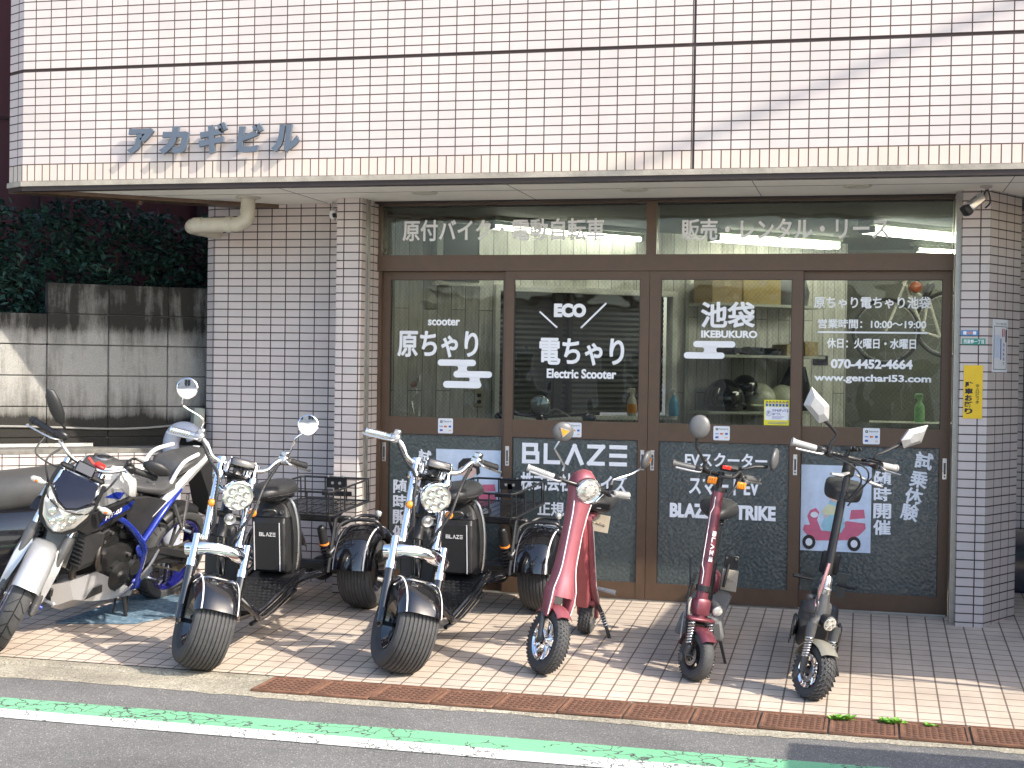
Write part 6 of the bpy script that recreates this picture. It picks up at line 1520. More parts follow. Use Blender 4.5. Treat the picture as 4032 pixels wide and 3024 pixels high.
b.tube([(-.065, cb_(.33) - .05, .335), (-.03, cb_(.34) - .02, .355), (.03, cb_(.34) - .02, .355), (.065, cb_(.33) - .05, .335)], [.02, .026, .026, .02], 10, 3)
b.box((-.072, -.085, .10), (.02, .035, .05), (R(20), 0, 0), bev=.006); fk = b.build('fork', GREY, bs)
for sg in (-1, 1): b = MB(S); b.spring((sg * .065, cb_(.29) - .05, .285), (sg * .065, cb_(.20) - .05, .19), .0165, .0045, 8); b.build('spring', SATIN, fk)
OLV = mk('olive_grey_fender', (.20, .19, .155), .45, nz=.1)
b = MB(S); arc_fender(b, ax, .152, .098, R(52), R(170), .012, 14, 6, .004, .006); b.build('front_fender', OLV, bs, 50)
b = MB(S); b.tube([(0, cb_(.345) + .005, .345), (0, cb_(.43), .43), (0, cb_(.48), .48)], [.043, .036, .03], 16); b.box((0, cb_(.40) + .02, .405), (.105, .08, .07), (-rk, 0, 0), bev=.018, seg=2); b.box((.0, cb_(.44) + .04, .44), (.12, .04, .03), (-rk, 0, 0), bev=.01); b.build('steering_head', GREY, bs)
b = MB(S); b.tube([(0, cb_(.465), .465), (0, cb_(.475), .475), (0, cb_(.545), .545), (0, cb_(.56), .56)], [.024, .031, .028, .021], 16); b.torus((0, cb_(.50), .50), (0, math.sin(rk), math.cos(rk)), .028, .006, 20, 6); b.build('folding_clamp', SATIN, bs)
b = MB(S); b.tube([(0, cb_(.54), .54), (0, cb_(1.09), 1.09)], .0165, 14); b.box((0, cb_(1.06), 1.06), (.055, .045, .07), (-rk, 0, 0), bev=.01); st_ = b.build('stem', BLKS, bs)
b = MB(S); b.tube([(-.290, .19, 1.115), (-.17, .155, 1.115), (-.05, cb_(1.115) - .01, 1.115), (.05, cb_(1.115) - .01, 1.115), (.17, .155, 1.115), (.290, .19, 1.115)], .0125, 10, 4); bar = b.build('handlebar', BLKM, bs)
for sg in (-1, 1):
    e0, e1 = V((sg * .302, .194, 1.115)), V((sg * .188, .158, 1.115)); d = (e1 - e0).normalized()
    b = MB(S); b.tube([e0, e0 + d * .01, e0 + d * .012, e1], [.020, .020, .0165, .0165], 14); b.build('grip', GREYL, bar)
    b = MB(S); b.box(e1 + d * .025, (.05, .038, .034), (0, 0, sg * .33), bev=.007); b.box(e1 + d * .06 + V((0, -.012, -.004)), (.03, .04, .03), bev=.006); b.build('switch_box', BLKS, bar)
    b = MB(S); b.tube([e1 + d * .02 + V((0, -.025, -.004)), e1 + V((0, -.05, -.014)), e0 + V((0, -.05, -.022))], .0055, 8, 4); b.build('brake_lever', SATIN, bar)
    c = V((-.268, .14, 1.305)) if sg < 0 else V((.315, .15, 1.285))
    Tm = S @ M4.Translation(c) @ M4.Rotation(R(-22 if sg < 0 else 12), 4, 'Z') @ M4.Rotation(R(24 if sg < 0 else -14), 4, 'Y')
    P = [(-.080, .058), (.042, .044), (.084, -.006), (.060, -.048), (-.052, -.030)]
    P = [(-x if sg > 0 else x, z) for x, z in P]
    if sg > 0: P = P[::-1]
    b = MB(Tm); f_ = [(x * .52, -.016, z * .52 + .004) for x, z in P]; m_ = [(x, 0, z) for x, z in P]; k2 = [(x * .92, .014, z * .92) for x, z in P]; b.loft([f_, m_, k2]); mo_ = b.build('mirror', mk('silver_plastic', (.36, .36, .36), .45, .3), bs, 12)
    b = MB(S); q0 = e1 + d * .06 + V((0, 0, .01)); b.tube([q0, q0 + V((0, 0, .035)), (q0 + V((.012, 0, .085)) if sg < 0 else q0 + V((.04, 0, .06))), c + V((.05 if sg < 0 else -.05, .01, -.04))], [.008, .007, .007, .010], 8, 3); b.cyl(q0 + V((0, 0, 0)), q0 + V((0, 0, .02)), .012, n=10); b.build('stem', BLKS, mo_)
    b = MB(S); c = V((sg * .115, .05, 1.035)); b.tube([(sg * .02, .09, 1.05), c + V((sg * -.03, .0, 0)), c + V((sg * .03, -.01, -.004))], [.008, .014, .011], 8, flat=.6); b.build('turn_signal', GREYL, bs)
b = MB(S); b.box((.075, .075, 1.128), (.105, .05, .024), (R(-15), 0, R(6)), bev=.008); b.box((.075, .075, 1.141), (.085, .036, .003), (R(-15), 0, R(6))); b.build('display', BLKG, bs)
b = MB(S)
for i in range(4): b.box((-.085 + .018 * i, .075, 1.16 + .006 * (i % 2)), (.012, .06, .016), (R(-20), 0, R(20)), bev=.003)
b.cyl((-.06, .09, 1.12), (-.06, .09, 1.155), .01, n=8); b.build('phone_holder', BLKS, bs)
b = MB(S)
for k_, p_ in enumerate(([(-.12, .10, 1.105), (-.05, .02, 1.09), (.02, .03, 1.03), (.01, .07, .93)], [(.12, .10, 1.105), (.06, .01, 1.07), (.03, .03, 1.0), (.012, .06, .90)], [(-.10, .12, 1.11), (.0, .0, 1.10), (.06, .05, 1.02), (.0, .075, .92)], [(-.02, .01, .56), (-.055, -.02, .50), (-.05, -.05, .40), (-.07, -.08, .2)], [(-.03, .10, 1.10), (.05, .04, 1.125), (.10, .08, 1.12)])): b.tube(p_, .0042, 7, 6)
b.build('cable', RUBP, bs, split=True)
b = MB(S); b.tube([(-.015, cb_(.62) - .018, .62), (-.022, cb_(.59) - .022, .59), (-.038, cb_(.52) - .03, .52), (-.05, cb_(.46) - .03, .45), (-.052, cb_(.42) - .035, .42)], [.008, .010, .010, .009, .008], 8, 4, flat=.5); b.build('folding_lever', mk('red_grey_lever', (.30, .16, .17), .4, .4), bs)
c = V((.01, cb_(.37) - .075, .365)); dd = V((.05, -1, -.12)).normalized()
b = MB(S); b.lathe([(0, -.06), (.025, -.055), (.036, -.02), (.038, .006), (.034, .010)], c, dd, 24); h = b.build('headlight', BLKS, bs)
b = MB(S); b.lathe([(.034, .008), (.02, .013), (0, .014)], c, dd, 22)
b.build('lens', LENS, h)
b = MB(S)
for k_ in range(5): a = k_ * 2 * math.pi / 5; b.lathe([(.011, 0), (.006, .003), (0, .003)], c + dd * .0145 + V((math.cos(a) * .019, 0, math.sin(a) * .019)), dd, 10)
b.build('led', LED, h)
b = MB(); b.sup([((0, .04, .28), (.05, 0, 0), (0, 0, .03)), ((0, .10, .23), (.085, 0, 0), (0, 0, .05)), ((0, .30, .215), (.10, 0, 0), (0, 0, .05)), ((0, .72, .215), (.10, 0, 0), (0, 0, .05)), ((0, .80, .23), (.06, 0, 0), (0, 0, .03))], 24, 6); dk = b.build('deck', BLKS, bs, 30)
for sg in (-1, 1):
    b = MB(); b.box((sg * .108, .22, .245), (.022, .24, .10), (R(-10), 0, 0), bev=.008); b.box((sg * .115, .14, .20), (.01, .05, .05), bev=.004); b.build('side_guard', BLKG, dk)
    b = MB(); b.tube([(sg * .06, .62, .40), (sg * .16, .60, .405)], [.014, .022], 8, flat=.5); b.build('foot_peg', BLKS, bs)
    b = MB(); b.box((sg * .085, .66, .39), (.05, .004, .13), bev=.001); b.build('side_plate', mk('smoked_plate', (.07, .075, .07), .25), bs, 0)
b = MB(); b.tube([(0, .40, .26), (0, .46, .86)], [.022, .02], 12); b.tube([(0, .5, .9), (0, .62, .45), (0, .66, .30)], .015, 10); b.build('seat_post', BLKS, bs)
b = MB(); b.sup([((0, .32, .895), (.03, 0, 0), (0, 0, .022)), ((0, .38, .90), (.055, 0, 0), (0, 0, .035)), ((0, .46, .90), (.09, 0, 0), (0, 0, .046)), ((0, .52, .91), (.095, 0, 0), (0, 0, .05)), ((0, .56, .915), (.07, 0, 0), (0, 0, .035))], 22, 4); b.build('saddle', SEATB, bs, 60)
rx = V((0, .93, .128)); b = MB(); tyre(b, rx, .126, .078, .072, 0, 32); knobs(b, rx, .127, .076, 22, (-.8, -.2, .4, .95), (.014, .02, .01)); rw = b.build('rear_wheel', RUB, bs, 30); b = MB(); b.lathe([(.074, -.03), (.06, -.02), (0, -.03)], rx, (1, 0, 0), 20); b.lathe([(0, .03), (.06, .02), (.074, .03)], rx, (1, 0, 0), 20); b.build('rim', SATIN, rw)
b = MB(); arc_fender(b, rx, .165, .10, R(60), R(150), .01, 10, 6, .004, .008); b.tube([(.02, .80, .30), (.02, .86, .45)], .014, 8); b.box((0.01, .88, .45), (.10, .03, .12), bev=.03, seg=3); b.build('rear_fender', BLKS, bs, 50)
b = MB(); b.tube([(-.07, .7, .2), (-.07, .93, .128)], .016, 8); b.tube([(.07, .7, .2), (.07, .93, .128)], .016, 8); b.build('swing_arm', GREY, bs)
b = MB(); b.tube([(.085, .30, .17), (.10, .30, .13), (.165, .285, -.018)], [.010, .009, .007], 8); b.box((.172, .284, -.022), (.035, .016, .007), bev=.002); b.build('kickstand', BLKM, bs)
# ---------------- naked motorcycle
mc = vehicle('motorcycle', 'silver and blue naked motorcycle on its side stand', 'motorcycle', -4.40, -1.51, 17, -11)
rk = R(25); MP = V((0, .10, .80)); S = spin(MP, (0, math.sin(rk), math.cos(rk)), R(40))
def mf(z): return .06 + (z - .80) * math.tan(rk) - .03
ax = V((0, -.185, .295))
def mwheel(M, c, Rr, W, ri, par, name, rimm):
    b = MB(M); tyre(b, c, Rr, W, ri, 0, 48); 
    wt = b.build(name, RUB, par, 30)
    g = MB(M)
    for k_ in range(26):
        a = 2 * math.pi * k_ / 26
        for sg in (-1, 1):
            P = []
            for t in range(5):
                x = sg * (.08 + .17 * t) * W / 2 * 1.1; aa = a + sg * .02 + t * .045 * (1 if k_ % 2 else .4); rr_ = Rr + .0006 - (Rr - ri) * .17 * abs(x / (W / 2) / .86) ** 2.6
                P.append(c + V((x, math.cos(aa) * rr_, math.sin(aa) * rr_)))
            g.tube(P, .0022, 4)
    g.tube([c + V((0, math.cos(2 * math.pi * i / 48) * (Rr + .0003), math.sin(2 * math.pi * i / 48) * (Rr + .0003))) for i in range(48)], .003, 5, closed=True)
    g.build('tread_grooves', mk('tread_groove', (.006, .006, .006), .9), wt, 0)
    b = MB(M); g2 = MB(M); hw = W * .36
    b.lathe([(ri + .004, -hw), (ri + .008, -hw - .006), (ri - .012, -hw), (ri - .02, -.01), (ri - .02, .01), (ri - .012, hw), (ri + .008, hw + .006), (ri + .004, hw)], c, (1, 0, 0), 40)
    for k_ in range(5):
        a = k_ * 2 * math.pi / 5
        for da in (-.2, .2): g2.tube([c + V((0, math.cos(a) * .03, math.sin(a) * .03)), c + V((0, math.cos(a + da) * (ri - .01), math.sin(a + da) * (ri - .01)))], [.012, .008], 8)
    g2.lathe([(0, -.05), (.04, -.05), (.045, 0), (.04, .05), (0, .05)], c, (1, 0, 0), 20); b.build('rim', rimm, wt); g2.build('spokes', GREY, wt)
    return wt
RIMB = mk('shadowed_blue_rim', (.010, .012, .16), .25, .3, .8)  # darker copy of the frame blue; the shadow on the rims is in the colour
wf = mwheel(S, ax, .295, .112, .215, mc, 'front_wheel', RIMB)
b = MB(S); b.lathe([(.09, -.058), (.140, -.058), (.140, -.053), (.09, -.053)], ax, (1, 0, 0), 32, closed=True); b.build('brake_disc', SATIN, wf, 20)
b = MB(S); b.cyl(ax + V((-.12, 0, 0)), ax + V((.12, 0, 0)), .014, n=10)
for sg in (-1, 1): b.tube([(sg * .098, mf(.62), .62), (sg * .098, mf(1.0), 1.0)], .0205, 14)
fk = b.build('fork', CHROME, mc, split=True)
b = MB(S)
for sg in (-1, 1): b.tube([(sg * .098, mf(.66), .66), (sg * .098, mf(.60), .60), (sg * .098, mf(.56), .56), (sg * .098, mf(.30) - .01, .28)], [.027, .031, .028, .024], 14); b.box((sg * .098, mf(.295) - .012, .285), (.036, .06, .075), (-rk, 0, 0), bev=.012)
b.build('fork_leg', GREY, fk, split=True)
b = MB(S); b.cyl(ax + V((.10, 0, 0)), ax + V((.135, 0, 0)), .014, n=12); b.build('axle_nut', BLUE, fk)
# front fender: crown with two long cheeks along the fork legs
b = MB(S); arc_fender(b, ax, .335, .15, R(38), R(120), .03, 14, 10, .004, .02)
for sg in (-1, 1):
    b.loft([[(sg * .070, mf(.60) - .03, .585), (sg * .115, mf(.60) - .015, .60), (sg * .118, mf(.6) + .04, .60), (sg * .075, mf(.6) + .05, .62)], [(sg * .078, mf(.50) - .055, .49), (sg * .126, mf(.50) - .025, .50), (sg * .128, mf(.5) + .03, .50), (sg * .08, mf(.5) + .03, .52)], [(sg * .092, mf(.40) - .04, .39), (sg * .124, mf(.4) - .025, .40), (sg * .126, mf(.4) + .015, .40), (sg * .094, mf(.4) + .015, .40)], [(sg * .108, mf(.33) - .015, .325), (sg * .122, mf(.33) - .012, .33), (sg * .122, mf(.33) + .005, .33), (sg * .11, mf(.33) + .005, .33)]])
b.build('front_fender', SILV, mc, 40)
# headlight and fly screen
b = MB(S); hc = V((0, -.115, .80))
hp = [(x * 1.2, z * 1.18) for x, z in ((-.105, .085), (-.045, .035), (0, .022), (.045, .035), (.105, .085), (.100, .02), (.075, -.05), (.035, -.088), (0, -.096), (-.035, -.088), (-.075, -.05), (-.100, .02))]
b.loft([[hc + V((x * 1.13, .01 - abs(x) * -.3, z * 1.13)) for x, z in hp], [hc + V((x * .95, .11, z * .8)) for x, z in hp]]); hs_ = b.build('headlight', BLKS, mc, 30)
b = MB(S); b.loft([[hc + V((x, .004 + abs(x) * .3, z)) for x, z in hp], [hc + V((x * .80, -.024 + abs(x) * .3, z * .80)) for x, z in hp], [hc + V((x * .3, -.034 + abs(x) * .3, z * .3)) for x, z in hp]]); b.build('lens', LENS, hs_, 50)
b = MB(S)
for x, z, r_ in ((0, -.02, .026), (-.055, .0, .022), (.055, .0, .022), (-.03, -.05, .018), (.03, -.05, .018)): b.ell(hc + V((x, -.028 + abs(x) * .3, z)), (r_, .010, r_), 12, 8)
b.build('reflector', LED, hs_)
sp = [(-.095, .19), (.095, .19), (.112, .11), (.055, .052), (.0, .032), (-.055, .052), (-.112, .11)]
b = MB(S); b.loft([[hc + V((x, .015 + abs(x) * .25 + (z - .03) * .32, z)) for x, z in sp], [hc + V((x * .96, .03 + abs(x) * .25 + (z - .03) * .32, z)) for x, z in sp]]); b.build('fly_screen', NAVY, mc, 30)
b = MB(S); b.tube([hc + V((-.135, .06, .10)), hc + V((-.11, .03, .05)), hc + V((-.05, .0, -.0 + .035)), hc + V((0, -.005, .022)), hc + V((.05, .0, .035)), hc + V((.11, .03, .05)), hc + V((.135, .06, .10))], .008, 8, 4); b.tube([hc + V((-.125, .10, .2)), hc + V((-.13, .07, .06)), hc + V((-.10, .05, -.07)), hc + V((-.03, .03, -.115)), hc + V((.03, .03, -.115)), hc + V((.10, .05, -.07)), hc + V((.13, .07, .06)), hc + V((.125, .10, .2))], .011, 8, 4); b.build('screen_bracket', BLKS, mc)
b = MB(S); b.box((0, .10, .965), (.25, .08, .03), (-rk, 0, 0), bev=.01); b.box((0, .04, .71), (.24, .08, .035), (-rk, 0, 0), bev=.01); b.lathe([(0, -.01), (.016, -.008), (.018, .004), (0, .006)], (0, -.02, .665), (0, -1, 0), 14); b.build('triple_clamp', BLKS, mc)
hb = [(-.345, .20, 1.075), (-.22, .14, 1.085), (-.13, .10, 1.04), (-.06, .10, 1.015), (.06, .10, 1.015), (.13, .10, 1.04), (.22, .14, 1.085), (.345, .20, 1.075)]
b = MB(S); b.tube(hb, .012, 10, 5); bar = b.build('handlebar', SATIN, mc)
b = MB(S); b.box((0, .05, 1.01), (.11, .03, .07), (R(-35), 0, 0), bev=.01); b.build('instrument', BLKG, mc)
for sg in (-1, 1):
    e0, e1 = V((sg * .355, .205, 1.075)), V((sg * .235, .15, 1.084)); d = (e1 - e0).normalized()
    b = MB(S); b.tube([e0 - d * .012, e0, e0 + d * .002, e0 + d * .012, e0 + d * .014, e1], [.017, .017, .021, .021, .0175, .0175], 14); b.build('grip', RUBP, bar)
    b = MB(S); b.box(e1 + d * .03, (.055, .05, .045), (0, 0, sg * .42), bev=.008)
    if sg < 0: b.box(e1 + d * .055 + V((0, -.03, .03)), (.065, .05, .04), (0, 0, sg * .3), bev=.008)
    b.build('switch_box', BLKS, bar)
    b = MB(S); b.tube([e1 + d * .05 + V((0, -.035, .0)), e1 + d * .0 + V((0, -.065, -.006)), e0 + V((0, -.06, -.016)), e0 + V((sg * .012, -.05, -.018))], [.008, .007, .0065, .010], 8, 4, flat=.7); b.build('brake_lever', SATIN, bar)
    b = MB(S); c = V((-.29, .12, 1.235)) if sg < 0 else V((.335, .17, 1.14))
    b.sup([(c + V((-.078, .0, .065 if sg < 0 else .0)), (0, 0, .004), (0, .004, 0)), (c + V((-.055, .0, .05 if sg < 0 else .005)), (.012, 0, .028), (0, .018, 0)), (c, (.012, 0, .040), (0, .022, 0)), (c + V((.05, .0, -.045 if sg < 0 else -.0)), (.012, 0, .032), (0, .018, 0)), (c + V((.08, .0, -.07 if sg < 0 else -.002)), (.004, 0, .010), (0, .008, 0))], 18, 2.2); mo_ = b.build('mirror', BLKS, mc, 60)
    b = MB(S); q0 = e1 + d * .05; b.tube([q0, q0 + V((0, 0, .05)), (c + V((.075, 0, -.075)) if sg < 0 else c + V((-.12, 0, .0))), (c + V((.05, 0, -.045)) if sg < 0 else c + V((-.07, 0, .0)))], .0075, 8, 4); b.ell(q0 + V((0, 0, .03)), .017, 10, 8); b.build('stem', BLKS, mo_)
    b = MB(S); c = V((sg * .185, -.02, .875)); b.sup([(c + V((sg * -.06, .01, 0)), (0, .008, 0), (0, 0, .008)), (c + V((sg * -.02, 0, 0)), (0, .012, 0), (0, 0, .012)), (c + V((sg * .0, 0, 0)), (0, .018, 0), (0, 0, .020)), (c + V((sg * .035, 0, 0)), (0, .014, 0), (0, 0, .015)), (c + V((sg * .045, 0, 0)), (0, .005, 0), (0, 0, .005))], 14, 2); b.tube([c + V((sg * -.06, .01, 0)), (sg * .09, mf(.9), .88)], .008, 8); i_ = b.build('turn_signal', LENS, mc, 60)
    b = MB(S); b.ell(c + V((sg * .01, -.010, 0)), (.014, .010, .011), 10, 8); b.build('bulb', mk('orange_bulb', (.7, .16, .04), .3), i_)
b = MB(S); b.tube([(-.16, .10, 1.04), (-.20, .02, .98), (-.14, .0, .88), (-.09, .05, .75)], .006, 8, 6); b.tube([(.18, .10, 1.06), (.15, .02, .98), (.12, .02, .9), (.11, .06, .72)], .006, 8, 6); b.tube([(-.26, .10, 1.07), (-.27, .02, 1.0), (-.19, .02, .97), (-.10, .08, .95)], .005, 8, 6); b.build('cable', RUBP, mc, split=True)
b = MB(); b.box((.09, .19, 1.0), (.06, .04, .035), (.3, .2, .4), bev=.008); b.cyl((.06, .18, 1.0), (.02, .17, 1.03), .008, n=8); b.build('red_key_tag', REDL, mc)
# tank
b = MB(); b.sup([((0, .16, .86), (.06, 0, 0), (0, 0, .07)), ((0, .20, .88), (.115, 0, 0), (0, .01, .095)), ((0, .30, .885), (.148, 0, 0), (0, 0, .115)), ((0, .42, .865), (.140, 0, 0), (0, 0, .115)), ((0, .52, .82), (.105, 0, 0), (0, 0, .095)), ((0, .58, .77), (.07, 0, 0), (0, 0, .05))], 28, 2.6); tk = b.build('tank', WHT, mc, 60)
b = MB(); b.sup([((0, .19, .945), (.05, 0, 0), (0, 0, .035)), ((0, .28, .975), (.09, 0, 0), (0, .0, .036)), ((0, .40, .965), (.085, 0, 0), (0, 0, .034)), ((0, .52, .90), (.05, 0, 0), (0, 0, .03))], 24, 2.4); b.build('tank_cover', GREY, tk, 60)
b = MB(); b.lathe([(.032, -.004), (.050, -.004), (.052, .006), (.045, .010), (.034, .006)], (0, .31, 1.006), (0, -.05, 1), 28, closed=True); b.build('filler_ring', SATIN, tk)
b = MB(); b.lathe([(0, .010), (.025, .009), (.033, .002)], (0, .31, 1.006), (0, -.05, 1), 24); b.build('filler_cap', BLKS, tk)
# shrouds with lettering, blue stripes
for sg in (-1, 1):
    P = [(.00, .70), (.04, .755), (.30, .80), (.42, .815), (.40, .74), (.26, .685), (.08, .66)]
    b = MB(); b.loft([[(sg * (.165 + .02 * (y > .05)), y, z) for y, z in P], [(sg * .12, y + .01, z) for y, z in P]]); s_ = b.build('tank_shroud', BLKS, mc, 30)
    P = [(.16, .695), (.40, .765), (.415, .805), (.20, .74)]
    b = MB(); b.poly([(y, z) for y, z in P], (sg * .1865, 0, 0), (0, 1, 0), (0, 0, 1), .002); b.build('blue_panel', BLUE, s_, 0)
    if sg > 0:
        b = MB(); text_in(b, 'MT-03', 0, 0, .13, .026, 0, .03, shear=.2, o=(.1885, .20, .722), ax=V((0, 1, .27)), up=V((0, -.27, 1))); b.build('lettering', LINE, s_, 0)
    P = [(.05, .77), (.10, .85), (.20, .90), (.34, .87), (.40, .82), (.28, .80)]
    b = MB(); b.loft([[(sg * .155, y, z) for y, z in P], [(sg * .12, y + .01, z) for y, z in P]]); w_ = b.build('side_wing', SILV, mc, 30)
    P = [(.20, .845), (.33, .815), (.36, .85), (.28, .865)]
    b = MB(); b.poly(P, (sg * .1565, 0, 0), (0, 1, 0), (0, 0, 1), .002); b.build('blue_panel', BLUE, w_, 0)
# radiator, engine, exhaust
b = MB(); b.box((0, .12, .53), (.26, .04, .22), (R(-15), 0, 0), bev=.008); ra = b.build('radiator', BLKS, mc)
b = MB()
for i in range(16): b.box((0, .098 + .0 - (.02 * 0), .43 + .0125 * i), (.19, .004, .004), (R(-15), 0, 0))
b.box((0, .1, .53), (.19, .006, .2), (R(-15), 0, 0)); b.build('core', mk('radiator_core', (.30, .28, .24), .5, .3), ra, 0)
for sg in (-1, 1):
    b = MB(); b.loft([[(sg * .13, .08, .64), (sg * .165, .10, .66), (sg * .17, .10, .47), (sg * .14, .08, .42)], [(sg * .14, .20, .66), (sg * .19, .22, .64), (sg * .19, .22, .50), (sg * .15, .20, .44)]])
    for i in range(7): b.box((sg * .145, .085, .47 + .024 * i), (.05, .03, .008), (R(-30), 0, 0))
    b.build('radiator_guard', RUBP, ra, 20)
ENG = mk('engine_black', (.025, .025, .025), .45, .4, nz=.2)
b = MB(); b.box((0, .46, .40), (.28, .30, .24), bev=.03, seg=2); b.box((0, .36, .56), (.24, .18, .16), (R(22), 0, 0), bev=.02); b.box((0, .33, .63), (.22, .15, .05), (R(22), 0, 0), bev=.015)
for i in range(6): b.box((0, .30 + .012 * i, .49 + .022 * i), (.255, .16, .006), (R(22), 0, 0))
b.box((0, .60, .50), (.2, .2, .2), bev=.03); b.box((.02, .70, .62), (.16, .20, .16), bev=.03); en = b.build('engine', ENG, mc)
b = MB(); b.lathe([(0, .03), (.06, .028), (.085, .012), (.09, -.01), (.09, -.04)], (.155, .45, .335), (1, 0, 0), 26); b.lathe([(0, .02), (.03, .018), (.05, 0)], (.178, .45, .335), (1, 0, 0), 20); b.lathe([(0, .03), (.045, .025), (.055, 0)], (.145, .58, .36), (1, 0, 0), 20)
for k_ in range(8): a = k_ * math.pi / 4; b.cyl((.15, .45 + .088 * math.cos(a), .335 + .088 * math.sin(a)), (.163, .45 + .088 * math.cos(a), .335 + .088 * math.sin(a)), .007, n=8)
b.build('engine_cover', ENG, en)
b = MB()
for x, y, z in ((.125, .36, .60), (.13, .42, .63), (.13, .30, .56), (.145, .52, .45), (.13, .64, .55), (.12, .38, .50)): b.cyl((x - .01, y, z), (x + .012, y, z), .010, n=10)
b.tube([(.10, .28, .60), (.14, .24, .56), (.15, .30, .50)], .014, 8, 5); b.build('fittings', SATIN, en, split=True)
b = MB(); b.tube([(.06, .26, .52), (.08, .16, .46), (.10, .14, .36), (.09, .2, .25), (.05, .34, .18), (-.05, .5, .17), (-.15, .8, .25)], .02, 10, 6); b.tube([(-.06, .26, .52), (-.07, .16, .46), (-.06, .14, .36), (-.05, .2, .25), (-.05, .34, .18)], .02, 10, 6); b.tube([(.16, .24, .60), (.19, .20, .50), (.17, .26, .42)], .018, 10, 5); b.build('exhaust_header', mk('dark_steel', (.12, .105, .09), .35, .9), mc)
b = MB(); b.tube([(-.17, .75, .28), (-.19, 1.0, .38), (-.195, 1.25, .47)], [.04, .055, .05], 14); b.build('silencer', BLKS, mc)
# belly cowl
P1 = [(-.11, .12, .30), (-.13, .18, .18), (-.05, .11, .155), (.05, .11, .155), (.13, .18, .18), (.11, .12, .30)]
b = MB()
for sg in (-1, 1):
    b.loft([[(sg * .03, .06, .31), (sg * .12, .10, .36), (sg * .135, .14, .25), (sg * .05, .08, .185)], [(sg * .03, .16, .33), (sg * .155, .26, .40), (sg * .165, .26, .225), (sg * .05, .16, .15)], [(sg * .05, .32, .29), (sg * .165, .36, .35), (sg * .165, .38, .205), (sg * .05, .32, .14)], [(sg * .05, .56, .20), (sg * .15, .62, .215), (sg * .15, .62, .175), (sg * .05, .56, .135)]])
b.box((0, .12, .20), (.14, .10, .02), (R(-10), 0, 0), bev=.006); bc = b.build('belly_cowl', SILV, mc, 25)
b = MB()
for sg in (-1, 1): b.poly([(.20, .25), (.33, .265), (.32, .31), (.25, .305)], (sg * .1665, 0, 0), (0, 1, 0), (0, 0, 1), .004)
b.box((0, .065, .27), (.10, .02, .05), bev=.006); b.build('vent', BLKS, bc, 0, split=True)
# blue frame
b = MB()
for sg in (-1, 1):
    b.tube([(sg * .04, .13, .80), (sg * .13, .26, .74), (sg * .165, .42, .66), (sg * .17, .60, .50), (sg * .155, .64, .40), (sg * .15, .63, .22)], [.02, .022, .023, .026, .026, .018], 10, 5, flat=.8); b.tube([(sg * .165, .585, .50), (sg * .16, .74, .68), (sg * .13, .90, .78)], [.022, .02, .014], 10, 4, flat=.8); b.tube([(sg * .06, .15, .74), (sg * .10, .24, .58), (sg * .12, .30, .44)], .016, 10, 4)
    b.box((sg * .165, .60, .47), (.02, .07, .09), (R(30), 0, 0), bev=.01); b.box((sg * .155, .635, .245), (.02, .08, .07), bev=.012)
b.build('frame', BLUE, mc)
# seat, tail, side panels
b = MB(); b.sup([((0, .54, .815), (.06, 0, 0), (0, .0, .025)), ((0, .62, .80), (.10, 0, 0), (0, 0, .035)), ((0, .74, .785), (.135, 0, 0), (0, 0, .038)), ((0, .84, .80), (.135, 0, 0), (0, 0, .045)), ((0, .885, .825), (.10, 0, 0), (0, 0, .04))], 26, 2.6); st_ = b.build('seat', SEATG, mc, 60)
b = MB(); b.sup([((0, .875, .86), (.09, 0, 0), (0, .0, .04)), ((0, .91, .885), (.115, 0, 0), (0, 0, .045)), ((0, 1.04, .91), (.105, 0, 0), (0, 0, .036)), ((0, 1.16, .935), (.07, 0, 0), (0, 0, .026)), ((0, 1.20, .94), (.04, 0, 0), (0, 0, .015))], 26, 2.6); b.build('pillion_seat', SEATG, st_, 60)
b = MB()
for sg in (-1, 1):
    P = [[(.68, .66), (.66, .675), (.67, .69), (.70, .69)]]
    b.loft([[(sg * .145, .66, .63), (sg * .155, .66, .655), (sg * .12, .67, .665), (sg * .12, .67, .63)], [(sg * .145, .82, .735), (sg * .158, .82, .775), (sg * .115, .83, .785), (sg * .12, .83, .735)], [(sg * .115, 1.02, .83), (sg * .128, 1.02, .885), (sg * .09, 1.03, .895), (sg * .09, 1.03, .83)], [(sg * .06, 1.22, .90), (sg * .075, 1.23, .94), (sg * .04, 1.24, .95), (sg * .03, 1.23, .90)]])
b.build('tail_panel', WHT, mc, 30)
b = MB()
for sg in (-1, 1): b.tube([(sg * .11, .82, .82), (sg * .115, .86, .90), (sg * .11, .92, .945), (sg * .095, 1.05, .965)], .012, 8, 5)
b.build('grab_rail', WHT, mc)
b = MB()
for sg in (-1, 1):
    P = [(.40, .80), (.60, .78), (.78, .73), (.68, .64), (.60, .55), (.50, .57), (.43, .68)]
    b.loft([[(sg * .152, y, z) for y, z in P], [(sg * .12, y, z) for y, z in P]]); b.poly([(.64, .62), (.76, .69), (.70, .60), (.64, .52)], (sg * .135, 0, 0), (0, 1, 0), (0, 0, 1), .02)
b.box((0, .95, .80), (.16, .4, .08), (R(20), 0, 0), bev=.02); b.build('side_panel', RUBP, mc, 25)
b = MB(); b.loft([[(-.08, 1.12, .86), (.08, 1.12, .86), (.08, 1.22, .90), (-.08, 1.22, .90)], [(-.075, 1.27, .68), (.075, 1.27, .68), (.075, 1.31, .70), (-.075, 1.31, .70)], [(-.06, 1.36, .50), (.06, 1.36, .50), (.06, 1.375, .52), (-.06, 1.375, .52)]]); b.build('rear_mudguard', RUBP, mc, 25)
